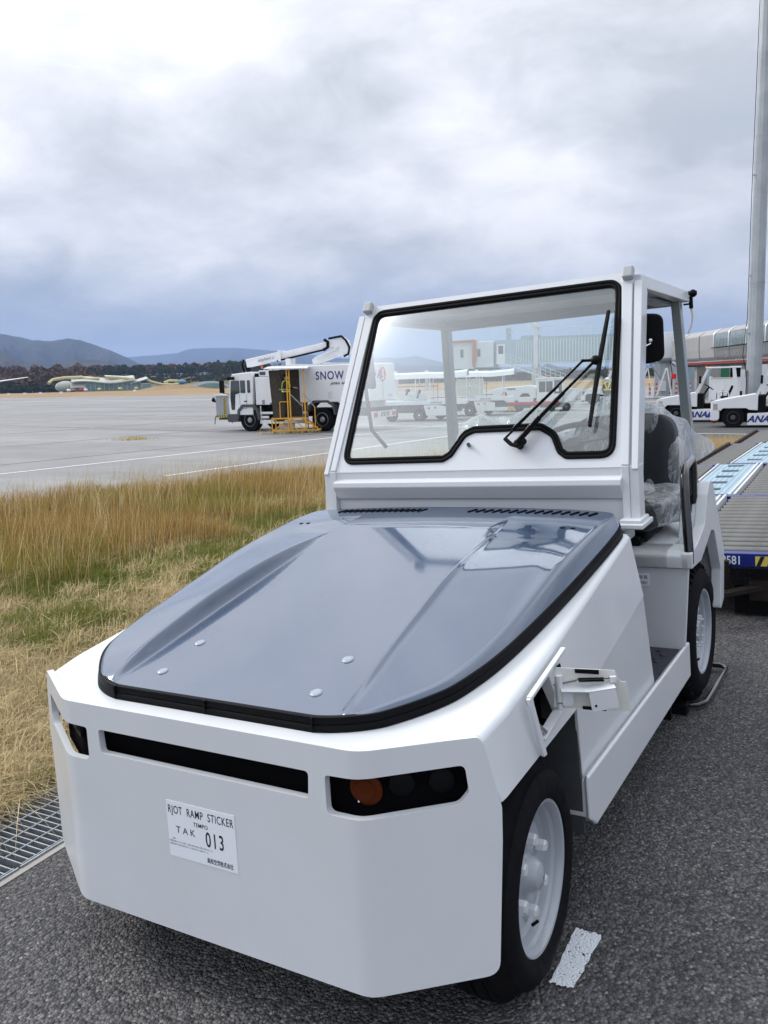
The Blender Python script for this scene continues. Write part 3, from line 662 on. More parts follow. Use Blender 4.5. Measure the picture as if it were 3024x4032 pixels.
# lower flank panels, sills, floor
for sg in (1, -1):
    Q = lambda P: [(sg * x, y, z) for x, y, z in P]
    P = [(0.873, 0.38, 0.70), (0.853, 0.455, 0.41), (0.856, 1.425, 0.37), (0.845, 1.345, 0.79)]
    tp('flank_panel', MB().hexa(Q(P) + Q([(x - 0.012, y, z) for x, y, z in P])), PAINT, bevel=0.003)
    P = [(0.855, 0.40, 0.70), (0.845, 0.47, 0.40)]
    tp('wheel_well_wall', MB().hexa(Q([(0.58, 0.45, 0.22), (0.85, 0.45, 0.22), (0.85, 0.465, 0.22), (0.58, 0.465, 0.22), (0.58, 0.40, 0.72), (0.862, 0.39, 0.72), (0.862, 0.405, 0.72), (0.58, 0.415, 0.72)])), DGREY, smooth=0)
    tp('inner_wing', MB().box(*(sorted((sg * 0.585, sg * 0.60))), -0.12, 0.45, 0.30, 0.80), DGREY, smooth=0)
    s1 = [(0.437, 0.420), (2.025, 0.345), (2.029, 0.192), (0.50, 0.240), (0.440, 0.290)]
    tp('sill', MB().prism(s1, 'x', sg * 0.60, sg * 0.868), PAINT, bevel=0.004)
    tp('sill_lip', MB().prism([(0.430, 0.441), (2.030, 0.364), (2.034, 0.188), (0.497, 0.236), (0.434, 0.285)], 'x', sg * 0.862, sg * 0.880), PAINT, bevel=0.009, seg=3)
    tp('rear_edge_flange', MB().hexa(Q([(0.78, 1.36, 0.37), (0.857, 1.425, 0.37), (0.855, 1.435, 0.37), (0.78, 1.375, 0.37), (0.72, 1.30, 1.045), (0.800, 1.345, 1.045), (0.798, 1.357, 1.045), (0.72, 1.315, 1.045)])), PAINT2, smooth=0)
tp('floor_plate', MB().hexa([(-0.85, 1.30, 0.378), (0.85, 1.30, 0.378), (0.85, 1.94, 0.348), (-0.85, 1.94, 0.348), (-0.85, 1.30, 0.384), (0.85, 1.30, 0.384), (0.85, 1.94, 0.354), (-0.85, 1.94, 0.354)]), DGREY, smooth=0)
fm = pm('black_floor', (0.025, 0.027, 0.04), 0.4)
tp('tread_mat', MB().hexa([(0.3, 1.36, 0.384), (0.848, 1.36, 0.384), (0.848, 1.925, 0.356), (0.3, 1.925, 0.356), (0.3, 1.36, 0.388), (0.848, 1.36, 0.388), (0.848, 1.925, 0.360), (0.3, 1.925, 0.360)]), fm, smooth=0)
stud = MB().tube([(0, 0, 0), (0, 0, 0.004), (0, 0, 0.006)], [0.014, 0.013, 0.009], 12).mesh('tread_stud'); stud.materials.append(fm)
for i in range(8):
    for j in range(7):
        x = 0.80 - j * 0.055 - (i % 2) * 0.0275; y = 1.48 + i * 0.055
        o = bpy.data.objects.new('tread_stud', stud); col.objects.link(o); o.parent = TT; o.location = (x, y, 0.388 - 0.0495 * (y - 1.36))
tp('chassis', MB().box(-0.55, 0.55, -0.30, 2.7, 0.24, 0.80).box(-0.60, 0.60, 0.5, 2.0, 0.20, 0.36), DARK, smooth=0)
tp('front_axle', MB().tube([(-0.7, 0.052, 0.306), (0.7, 0.052, 0.306)], 0.05, 12), DGREY)
tp('rear_axle', MB().tube([(-0.7, 2.385, 0.302), (0.7, 2.385, 0.302)], 0.07, 12), DGREY)
tp('mud_flap', MB().box(0.60, 0.80, 1.93, 1.95, -0.01, 0.30), BLACK, smooth=0)
# --- bonnet surface
right = [(0.0, -0.340), (0.25, -0.340), (0.372, -0.340), (0.392, -0.338), (0.45, -0.322), (0.52, -0.286), (0.580, -0.232), (0.630, -0.178), (0.665, -0.130), (0.694, -0.072), (0.735, 0.09), (0.758, 0.35), (0.772, 0.66), (0.779, 1.0), (0.779, 1.25), (0.770, 1.33), (0.735, 1.375), (0.60, 1.392), (0.3, 1.400), (0.0, 1.402)]
rp = Vector
def chaikin(P, n=3):
    for _ in range(n):
        Q = [P[0]]
        for a, b in zip(P[:-1], P[1:]): Q += [(lerp(a[0], b[0], .25), lerp(a[1], b[1], .25)), (lerp(a[0], b[0], .75), lerp(a[1], b[1], .75))]
        Q.append(P[-1]); P = Q
    return P
RB = chaikin(right, 3); OUT = RB + [(-x, y) for x, y in RB[::-1]][1:-1]
OA = A_(OUT); OB = np.roll(OA, -1, 0)
def odist(x, y):
    p = A_([x, y]); d = OB - OA; t = np.clip(((p - OA) * d).sum(1) / np.maximum((d * d).sum(1), 1e-12), 0, 1)
    return float(np.sqrt(((OA + d * t[:, None] - p) ** 2).sum(1).min()))
def sm01(t): t = min(1, max(0, t)); return t * t * (3 - 2 * t)
def hood_top(x, y):
    ax = abs(x); plane = 0.957 + 0.2 * y
    xc = ip(y, [-0.3, 0.2, 0.95], [0.428, 0.408, 0.350])
    # outer shoulder
    bump = 0.050 * math.sin(pi * min(1, max(0, (y + 0.30) / 1.20))) ** 0.55 if -0.30 < y < 0.9 else 0
    rear = 1.127 + 0.018 * sstep(0.8, 1.3, y)
    lin = plane + bump * (1 - min(1, max(0, (ax - xc - 0.03) / 0.27)))
    k = 0.05; h_ = max(k - abs(lin - rear), 0) / k; sh_ = min(lin, rear) - h_ * h_ * k * 0.25
    sh_ -= 0.008 * (max(0, ax - 0.40) / 0.35) ** 2 * sstep(-0.2, 0.5, y)
    rc = 1.142 + 0.012 * (1 - (x / 0.7) ** 2) - 0.05 * max(0, y - 1.33)
    cen = plane if y < 0.95 else lerp(plane, rc, sm01((y - 0.950) / 0.035))
    if y > 0.6: sh_ = lerp(sh_, max(sh_, min(rc, sh_ + 0.02)), sm01((y - 0.95) / 0.3) * sm01(1 - (ax - 0.5) / 0.25))
    w = 0.030 if y < 0.9 else 0.026
    glint_bead = 0.008 * math.exp(-((ax - xc - w - 0.004) / 0.010) ** 2) * sstep(-0.30, -0.1, y) * (1 - sstep(0.90, 0.96, y))  # extra raised ridge shaped to catch a bright line along the crease
    return lerp(cen, sh_, sm01((ax - xc) / w)) + glint_bead
def hw(y):
    lo = [p for p in RB]; return 0.5
def Rw(y): return ip(y, [-0.34, -0.30, -0.22, -0.08, 0.5, 1.0, 1.25, 1.4], [0.014, 0.017, 0.024, 0.032, 0.052, 0.050, 0.036, 0.025])
NO = len(OUT); NRM = []
for i in range(NO):
    d_ = (Vector(OUT[(i + 1) % NO]) - Vector(OUT[i - 1])).normalized(); NRM.append((d_.y, -d_.x))
def hring(frac, zfrac, dz=0.0):
    P = []
    for (x, y), n_ in zip(OUT, NRM):
        R = Rw(y); q = (x - n_[0] * R * frac, y - n_[1] * R * frac); zi = hood_top(x - n_[0] * R, y - n_[1] * R); zs = zd(y) + 0.036
        P.append((q[0], q[1], lerp(zs, zi, zfrac) + dz))
    return P
m = MB(); m.loft([hring(0.0, 0.0), hring(0.42, 0.74), hring(0.58, 0.88), hring(0.74, 0.955), hring(0.90, 0.99), hring(1.03, 1.0, 0.0)], True, False)
INN = [(x - n_[0] * Rw(y), y - n_[1] * Rw(y)) for (x, y), n_ in zip(OUT, NRM)]
IR = sorted([(y, x) for x, y in INN if x > 0.0]); y0i = min(p[0] for p in IR); y1i = max(p[0] for p in IR)
def hwi(y):
    ys_ = [p[0] for p in IR]; xs_ = [p[1] for p in IR]
    return ip(y, ys_, xs_)
RBi = [p for p in INN[:len(RB)]]
def hwi(y):      # largest x on the right inner outline at this y
    best = 0.0
    for (xa, ya), (xb_, yb_) in zip(RBi[:-1], RBi[1:]):
        if min(ya, yb_) - 1e-9 <= y <= max(ya, yb_) + 1e-9 and abs(yb_ - ya) > 1e-9: best = max(best, lerp(xa, xb_, (y - ya) / (yb_ - ya)))
    return best
ysmp = sorted(set([round(y0i + 1e-4 + 0.34 * (k / 60) ** 1.8, 6) for k in range(61)] + [round(0.035 + k * 0.0125, 5) for k in range(1, 73)] + [round(0.937 + k * 0.004, 5) for k in range(16)] + [round(1.005 + k * 0.014, 5) for k in range(19)] + [round(1.26 + (y1i - 1e-4 - 1.26) * (1 - (1 - k / 26) ** 1.8), 6) for k in range(27)]))
xcr = lambda y: ip(y, [-0.3, 0.2, 0.95], [0.428, 0.408, 0.350])
base = m; k0 = len(m.v); cols = None
offs = [-0.010, -0.004, 0.0, 0.005, 0.010, 0.015, 0.020, 0.025, 0.030, 0.034, 0.038, 0.042, 0.048, 0.056, 0.066]
for y in ysmp:
    W = hwi(y); xc = xcr(y); inner = [xc * q for q in np.linspace(0, 0.97, 18)]; mid_ = [xc + o_ for o_ in offs]
    outer = [lerp(xc + 0.066, max(W, xc + 0.07), q) for q in np.linspace(0, 1, 16)[1:]]
    row = [min(v, W) for v in inner + mid_ + outer]; row[-1] = W
    row = [-v for v in row[:0:-1]] + row; cols = len(row)
    for x in row: m.v.append((x, y, hood_top(x, y)))
for j in range(len(ysmp) - 1):
    for i in range(cols - 1):
        a_ = k0 + j * cols + i; m.f.append((a_, a_ + 1, a_ + cols + 1, a_ + cols))
hood = tp('bonnet', m, HOOD, smooth=60, fix=False)
bmh = bmesh.new(); bmh.from_mesh(hood.data); bmesh.ops.dissolve_degenerate(bmh, dist=1e-6, edges=bmh.edges); bmesh.ops.recalc_face_normals(bmh, faces=bmh.faces); bmh.to_mesh(hood.data); bmh.free()
for p in hood.data.polygons: p.use_smooth = True
# skirt and seal
def ring_at(off, zo): 
    P = []
    n = len(OUT)
    for i, (x, y) in enumerate(OUT):
        a = Vector(OUT[i - 1]); b = Vector(OUT[(i + 1) % n]); d = (b - a).normalized(); nx, ny = d.y, -d.x
        P.append((x + nx * off, y + ny * off, zd(y) + zo))
    return P
cen = ring_at(0, 0)
tp('bonnet_seal', MB().loft([ring_at(-0.012, 0.040), ring_at(0.004, 0.040), ring_at(0.007, 0.022), ring_at(0.004, 0.019), ring_at(0.010, 0.014), ring_at(0.012, 0.000), ring_at(-0.02, -0.003)], True, False), SEAL, smooth=50)
for x in (-0.383, -0.003, 0.384):
    tp('seal_joint', MB().box(x - 0.002, x + 0.002, -0.353, -0.337, zd(-0.33), zd(-0.33) + 0.041), BLACK, smooth=0)
bt = MB().lathe([(0, 0.0205), (0.003, 0.0195), (0.0055, 0.014), (0.0065, 0.004)], n=24, axis='z').mesh('bonnet_plug'); bt.materials.append(pm('plug_paint', (0.30, 0.35, 0.42), 0.3, 0, 0.6))
for p in bt.polygons: p.use_smooth = True
for x, y in ((-.305, -.212), (.305, -.212), (-.302, -.032), (.302, -.032)):
    o = bpy.data.objects.new('bonnet_plug', bt); col.objects.link(o); o.parent = TT; o.matrix_local = Matrix.Translation((x, y, hood_top(x, y) - 0.0008)) @ Matrix.Rotation(math.atan(0.2), 4, 'X')
for x, y in ((.62, 1.06), (.66, 1.06), (-.60, 1.06), (-.64, 1.06)):
    tp('bonnet_hole', MB().tube([(x, y, hood_top(x, y) - 0.01), (x, y, hood_top(x, y) + 0.0012)], 0.010, 14), DARK)
vs = MB().hexa([(-0.005, -0.028, -0.004), (0.005, -0.028, -0.004), (0.021, 0.028, -0.004), (0.011, 0.028, -0.004), (-0.005, -0.028, 0), (0.005, -0.028, 0), (0.021, 0.028, 0), (0.011, 0.028, 0)]).mesh('vent_slot'); vs.materials.append(DARK)
for k in range(15):
    for x0 in (-0.56 + k * 0.031, 0.125 + k * 0.0385):
        o = bpy.data.objects.new('vent_slot', vs); col.objects.link(o); o.parent = TT; o.location = (x0, 1.285, hood_top(x0, 1.285) + 0.0035)
# --- cowl under the windscreen
cw = [(1.523, 1.305), (1.520, 1.262), (1.487, 1.252), (1.483, 1.228), (1.515, 1.165), (1.530, 1.165), (1.530, 1.02), (1.56, 1.02), (1.56, 1.305)]
tp('scuttle_panel', MB().prism(cw, 'x', -0.735, 0.735), PAINT, bevel=0.004, seg=3)
# --- windscreen frame panel
sl = (1.955 - 1.523) / (2.128 - 1.305)          # dy/dz of the screen plane
def wy(z): return 1.523 + (z - 1.305) * sl
nrm = Vector((0, -1, sl)).normalized()
def WP(x, z, d=0.0): return (x + nrm.x * d, wy(z) + nrm.y * d, z + nrm.z * d)
op = [(-0.662, 2.104), (0.662, 2.104), (0.703, 1.336), (0.480, 1.336), (0.440, 1.362), (0.402, 1.432), (0.345, 1.463), (0.022, 1.463), (-0.020, 1.448), (-0.078, 1.360), (-0.122, 1.336), (-0.703, 1.336)]
rr_ = [0.075, 0.075, 0.065, 0.05, 0.05, 0.05, 0.04, 0.04, 0.05, 0.05, 0.05, 0.065]
opr = roundpoly(op, rr_, 7)
m = MB(); out4 = [(-0.735, 1.300), (0.735, 1.300), (0.658, 2.130), (-0.658, 2.130)]
fr = tp('windscreen_panel', m.add([(x, 0, z) for x, z in out4] + [(x, 0.022, z) for x, z in out4], [(3, 2, 1, 0), (4, 5, 6, 7), (0, 1, 5, 4), (1, 2, 6, 5), (2, 3, 7, 6), (3, 0, 4, 7)]), PAINT, smooth=0)
def inset(P, d):
    n = len(P); R = []
    for i, p in enumerate(P):
        a = Vector(P[i - 1]); b = Vector(P[(i + 1) % n]); t = (b - a).normalized(); R.append((p[0] + t.y * d, p[1] - t.x * d))
    return R
hole = inset(opr, 0.016)
cut(fr, [MB().prism(hole, 'y', -0.1, 0.1).ob('c', PAINT)])
for v in fr.data.vertices: v.co = WP(v.co.x, v.co.z, -v.co.y)
finish(fr, 0, 2, 30)
def seal_ring(poly, profile, name, mat, parent=TT):
    m = MB(); m.loft([[WP(x, z, d) for (x, z) in inset(poly, o_)] for o_, d in profile], True, False); return m.ob(name, mat, parent, smooth=50)
seal_ring(opr, [(0.0, 0.0), (0.0015, 0.008), (0.008, 0.011), (0.014, 0.009), (0.0165, 0.006), (0.019, 0.009), (0.026, 0.010), (0.031, 0.006), (0.032, -0.006), (0.012, -0.03)], 'windscreen_seal', SEAL)
gp = inset(opr, 0.030)
tp('windscreen_glass', MB().add([WP(x, z, -0.004) for x, z in gp], [tuple(range(len(gp)))]), GLASS, smooth=0, fix=False)
tp('hose_stub', MB().tube([WP(0.0, 1.41, 0), WP(0.012, 1.404, 0.03)], 0.009, 10), DGREY)
# --- side posts of the front frame
for sg in (1, -1):
    def PH(xb0, xb1, xt0, xt1, d0, d1, z0=1.305, z1=2.13):
        P = [WP(xb0, z0, d0), WP(xb1, z0, d0), WP(xb1, z0, -d1), WP(xb0, z0, -d1), WP(xt0, z1, d0), WP(xt1, z1, d0), WP(xt1, z1, -d1), WP(xt0, z1, -d1)]
        return [(sg * p[0], p[1], p[2]) for p in P]
    m = MB().hexa(PH(0.731, 0.764, 0.655, 0.706, 0.010, 0.07))
    tp('screen_post', m, PAINT, bevel=0.004)
    tp('door_channel', MB().hexa(PH(0.764, 0.776, 0.706, 0.716, -0.012, 0.07, 1.29, 2.085)).hexa(PH(0.776, 0.803, 0.716, 0.752, 0.006, 0.09, 1.29, 2.085)), PAINT, bevel=0.003)
    Q = lambda P: [(sg * x, y, z) for x, y, z in P]
    tp('lower_post', MB().hexa(Q([(0.737, 1.495, 1.06), (0.768, 1.495, 1.06), (0.768, 1.575, 1.06), (0.737, 1.575, 1.06), (0.731, 1.512, 1.306), (0.764, 1.512, 1.306), (0.764, 1.585, 1.306), (0.731, 1.585, 1.306)]))
       .hexa(Q([(0.768, 1.500, 1.06), (0.808, 1.500, 1.06), (0.808, 1.58, 1.06), (0.768, 1.58, 1.06), (0.764, 1.520, 1.306), (0.803, 1.520, 1.306), (0.803, 1.60, 1.306), (0.764, 1.60, 1.306)])), PAINT, bevel=0.003)
    tp('post_foot', MB().box(*sorted((sg * 0.722, sg * 0.832)), 1.44, 1.62, 1.045, 1.068).box(*sorted((sg * 0.73, sg * 0.82)), 1.455, 1.60, 1.066, 1.084), PAINT, bevel=0.006)
    a = WP(0.690, 2.118, 0.012)
    tp('roof_bracket', MB().obox((sg * a[0], a[1] - 0.012, a[2]), (0.050, 0.040, 0.060), (rad(-28), 0, 0)), pm('bracket_paint', (0.42, 0.44, 0.45), 0.4), bevel=0.010, seg=3)
    # rear posts and roof rails
    tp('rear_post', MB().hexa(Q([(0.725, 2.88, 0.86), (0.775, 2.88, 0.86), (0.775, 2.96, 0.86), (0.725, 2.96, 0.86), (0.675, 2.82, 2.02), (0.722, 2.82, 2.02), (0.722, 2.89, 2.02), (0.675, 2.89, 2.02)])), pm('post_grey', (0.22, 0.245, 0.25), 0.32, 0, 0.5, 0.1), bevel=0.006)
    tp('roof_rail', MB().hexa(Q([(0.680, 1.97, 2.058), (0.745, 1.97, 2.052), (0.752, 2.95, 2.00), (0.690, 2.95, 2.00), (0.680, 1.96, 2.118), (0.735, 1.96, 2.118), (0.745, 2.95, 2.060), (0.690, 2.95, 2.060)])), PAINT, bevel=0.005)
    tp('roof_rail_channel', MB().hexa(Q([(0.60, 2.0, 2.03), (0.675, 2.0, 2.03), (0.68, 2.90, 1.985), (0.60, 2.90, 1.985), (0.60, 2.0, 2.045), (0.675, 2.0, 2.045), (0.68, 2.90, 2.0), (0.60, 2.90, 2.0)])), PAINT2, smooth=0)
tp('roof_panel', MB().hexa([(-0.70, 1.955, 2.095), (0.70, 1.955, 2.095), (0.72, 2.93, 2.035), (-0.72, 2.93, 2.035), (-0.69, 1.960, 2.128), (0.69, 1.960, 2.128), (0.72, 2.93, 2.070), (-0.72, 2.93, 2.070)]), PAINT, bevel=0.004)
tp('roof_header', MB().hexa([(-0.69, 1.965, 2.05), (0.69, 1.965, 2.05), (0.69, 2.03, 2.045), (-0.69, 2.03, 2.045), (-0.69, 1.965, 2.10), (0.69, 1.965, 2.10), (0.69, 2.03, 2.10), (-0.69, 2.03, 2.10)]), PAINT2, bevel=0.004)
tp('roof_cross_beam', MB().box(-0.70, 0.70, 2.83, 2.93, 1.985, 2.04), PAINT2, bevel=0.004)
tp('hose_fitting', MB().ball((0.765, 2.97, 2.045), 0.022, 6).tube([(0.70, 2.95, 2.05), (0.785, 2.975, 2.045)], 0.012, 8).tube([(0.755, 2.96, 2.03), (0.755, 2.965, 1.965)], 0.011, 8).box(0.715, 0.75, 2.96, 2.97, 1.985, 1.995), BLACK)
tp('drain_hose', MB().tube([(0.755, 2.965, 1.965), (0.76, 2.968, 1.92), (0.752, 2.965, 1.87), (0.735, 2.955, 1.83)], 0.006, 8), pm('clear_hose', (0.7, 0.7, 0.72), 0.3))
# --- mirrors
for sg in (1, -1):
    mc = (0.735 if sg > 0 else 0.935)
    o = tp('mirror', MB().prism(roundpoly([(-0.085, -0.125), (0.085, -0.105), (0.085, 0.105), (-0.085, 0.125)] if 1 else [], [0.02, 0.045, 0.045, 0.02], 6), 'y', -0.016, 0.016), BLACK, bevel=0.012, seg=3)
    o.matrix_local = Matrix.Translation((sg * mc, 1.99 if sg > 0 else 2.22, 1.825 if sg > 0 else 1.81)) @ Matrix.Rotation(rad(8 if sg > 0 else 22) * sg, 4, 'Z') @ Matrix.Scale(sg, 4, (1, 0, 0))
    if sg > 0: tp('mirror_arm', MB().tube([(0.75, 1.90, 1.79), (0.77, 1.94, 1.80), (0.765, 1.975, 1.815)], 0.006, 8).ball((0.768, 1.965, 1.815), 0.010, 5), CHROME)
    else: tp('mirror_arm', MB().tube([(-0.80, 2.16, 1.35), (-0.90, 2.18, 1.45), (-0.925, 2.20, 1.62), (-0.93, 2.21, 1.80)], 0.011, 8), BLACK)
# --- wiper
wa = WP(0.20, 1.418, 0.045); wb_ = WP(0.262, 1.398, 0.045); tipA = WP(0.532, 1.730, 0.055); tipB = WP(0.590, 1.728, 0.055)
wi = tp('wiper', MB().tube([WP(0.262, 1.398, 0.0), wb_], 0.017, 14).tube([WP(0.20, 1.418, 0.045), WP(0.235, 1.392, 0.045), WP(0.262, 1.384, 0.046), WP(0.292, 1.400, 0.045)], 0.010, 8).ball(WP(0.292, 1.402, 0.045), 0.016, 6), BLACK)
MB().bar(wa, tipA, 0.013, 0.010).bar(WP(0.235, 1.455, 0.05), WP(0.43, 1.63, 0.055), 0.020, 0.013).ob('parallel_arm', BLACK, wi, bevel=0.002)
MB().bar(wb_, WP(0.36, 1.50, 0.055), 0.040, 0.022).bar(WP(0.35, 1.49, 0.055), WP(0.46, 1.60, 0.056), 0.030, 0.016).bar(WP(0.45, 1.59, 0.056), tipB, 0.017, 0.012).ob('main_arm', BLACK, wi, bevel=0.003)
MB().bar(tipA, tipB, 0.014, 0.012).ball(tipB, 0.022, 6).ball(tipA, 0.008, 5).ob('arm_link', BLACK, wi)
bl = MB()
BT = WP(0.622, 1.945, 0.03); BBm = WP(0.588, 1.462, 0.03)
bl.bar(BT, BBm, 0.007, 0.012)
for a, b in ((0.0, 0.34), (0.34, 0.62), (0.62, 1.0)):
    pa = [lerp(BT[i], BBm[i], a) for i in range(3)]; pb = [lerp(BT[i], BBm[i], b) for i in range(3)]
    k = [0.012 if q in (0.0, 1.0) else 0.026 for q in (a, b)]
    pa = Vector(pa) + nrm * k[0]; pb = Vector(pb) + nrm * k[1]; bl.bar(pa, pb, 0.012, 0.008)
for q in (0.34, 0.42, 0.50, 0.58, 0.2, 0.8):
    p = Vector([lerp(BT[i], BBm[i], q) for i in range(3)]); bl.bar(p, p + nrm * 0.024, 0.008, 0.008)
bl.ball(tuple(Vector(BT) + nrm * .004), 0.008, 5).ball(tuple(Vector(BBm) + nrm * .004), 0.009, 5)
bl.ob('wiper_blade', BLACK, wi)
# --- wheels
def wheel(x, y, z, steer, rear, sg, label):
    M = Matrix.Translation((x * sg, y, z)) @ Matrix.Rotation(steer, 4, 'Z') @ Matrix.Scale(1.022, 4)
    if sg < 0: M = M @ Matrix.Rotation(pi, 4, 'Z')
    R = 0.337 if not rear else 0.352
    prof = [(-0.005, 0.214), (0.008, 0.221), (0.016, 0.245), (0.015, 0.268), (0.008, 0.286), (-0.001, 0.296), (-0.004, 0.299), (-0.008, 0.299), (-0.022, R - 0.030), (-0.048, R - 0.012), (-0.075, R - 0.003), (-0.062, R + 0.003), (-0.064, R - 0.008), (-0.070, R - 0.008), (-0.072, R + 0.004), (-0.10, R + 0.005), (-0.102, R - 0.007), (-0.108, R - 0.007), (-0.110, R + 0.004), (-0.138, R + 0.003), (-0.16, R), (-0.185, R - 0.02), (-0.20, 0.27), (-0.19, 0.214)]
    if rear: prof = [(-0.005, 0.214), (0.008, 0.222), (0.016, 0.250), (0.013, 0.285), (-0.004, 0.312), (-0.02, R - 0.028), (-0.045, R - 0.018), (-0.16, R - 0.018), (-0.185, R - 0.03), (-0.20, 0.27), (-0.19, 0.214)]
    tyre = MB().lathe(prof + prof[:1], n=96, caps=False).ob('tyre', RUBBER, TT, smooth=40); tyre.matrix_local = M
    if rear:
        bm_ = MB()
        for k in range(44):
            for side in (0, 1):
                a = 2 * pi * (k + side * 0.5) / 44; x0, x1, x2 = (-0.012, -0.045, -0.088) if side == 0 else (-0.188, -0.155, -0.104); da = 0.048; tw = 0.05
                def C(xx, r, t): return (xx, r * math.cos(t), r * math.sin(t))
                bm_.hexa([C(x0, R - 0.040, a), C(x0, R - 0.040, a + da), C(x1, R - 0.022, a + da), C(x1, R - 0.022, a), C(x0 - 0.006 * (1 - 2 * side), R - 0.008, a), C(x0 - 0.006 * (1 - 2 * side), R - 0.008, a + da), C(x1, R, a + da), C(x1, R, a)])
                bm_.hexa([C(x1, R - 0.022, a), C(x1, R - 0.022, a + da), C(x2, R - 0.022, a + da + tw), C(x2, R - 0.022, a + tw), C(x1, R, a), C(x1, R, a + da), C(x2, R + 0.002, a + da + tw), C(x2, R + 0.002, a + tw)])
        b_ = bm_.ob('tread_lugs', RUBBER, tyre, smooth=0); tag(b_, kind='stuff')
    rp_ = [(-0.002, 0.213), (0.002, 0.2165), (0.004, 0.214), (0.002, 0.207), (-0.012, 0.201), (-0.022, 0.200), (-0.030, 0.190), (-0.052, 0.184), (-0.062, 0.172)]
    if not rear: rp_ += [(-0.075, 0.160), (-0.050, 0.150), (-0.044, 0.135), (-0.046, 0.085), (-0.046, 0.058), (-0.038, 0.052), (-0.020, 0.048), (-0.004, 0.038), (0.004, 0.022), (0.006, 0.003)]
    else: rp_ += [(-0.078, 0.165), (-0.082, 0.150), (-0.066, 0.138), (-0.060, 0.100), (-0.034, 0.092), (-0.030, 0.060), (-0.012, 0.052), (-0.010, 0.003)]
    rim = MB().lathe(rp_, n=96, caps=False).ob('rim', pm('rim_paint', (0.38, 0.41, 0.45), 0.3, 0, 0.5, 0.1), TT, smooth=30); rim.matrix_local = M
    n = 6 if not rear else 8; rad_ = 0.104 if not rear else 0.113
    nut = MB().lathe([(0, 0.019), (0.026, 0.019), (0.031, 0.015)], n=6).mesh('wheel_nut'); nut.materials.append(PAINT)
    pad = MB().lathe([(0, 0.021), (0.004, 0.021)], n=16).mesh('nut_washer'); pad.materials.append(PAINT)
    for k in range(n):
        a = 2 * pi * (k + 0.35) / n
        o = bpy.data.objects.new('wheel_nut', nut); col.objects.link(o); o.parent = rim; o.location = (-0.044 if not rear else -0.060, rad_ * math.cos(a), rad_ * math.sin(a)); o.rotation_euler = (a, 0, 0)
    if rear:
        n2 = MB().lathe([(0, 0.008), (0.018, 0.008), (0.018, 0.005), (0.026, 0.005)], n=6).mesh('hub_bolt'); n2.materials.append(PAINT)
        for k in range(10):
            a = 2 * pi * k / 10; o = bpy.data.objects.new('hub_bolt', n2); col.objects.link(o); o.parent = rim; o.location = (-0.032, 0.074 * math.cos(a), 0.074 * math.sin(a))
    MB().tube([(-0.04, 0.0, -0.165), (-0.022, 0.006, -0.150)], 0.005, 8).ob('valve_stem', BLACK, rim)
for sg in (1, -1):
    wheel(0.850, 0.052, 0.306, 0.05, False, sg, ''); wheel(0.874, 2.385, 0.302, 0.0, True, sg, '')
# --- rear body: riser, seat platform, fenders
tp('seat_box', MB().hexa([(-0.875, 1.945, 0.34), (0.875, 1.945, 0.34), (0.875, 1.965, 0.34), (-0.875, 1.965, 0.34), (-0.905, 1.945, 0.752), (0.905, 1.945, 0.752), (0.905, 1.965, 0.752), (-0.905, 1.965, 0.752)]), PAINT, bevel=0.004)
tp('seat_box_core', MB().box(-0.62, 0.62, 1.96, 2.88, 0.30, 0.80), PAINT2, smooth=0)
tp('seat_platform', MB().prism(roundpoly([(1.925, 0.757), (1.925, 0.815), (1.955, 0.835), (2.93, 0.835), (2.93, 0.757)], [0.004, 0.02, 0.02, 0.01, 0.0], 3), 'x', -0.81, 0.81), PAINT, bevel=0.003)
tp('platform_lip', MB().prism(roundpoly([(1.925, 0.757), (1.925, 0.815), (1.955, 0.835), (2.10, 0.835), (2.10, 0.757)], [0.004, 0.02, 0.02, 0.01, 0.0], 3), 'x', -0.905, 0.905), PAINT, bevel=0.003)
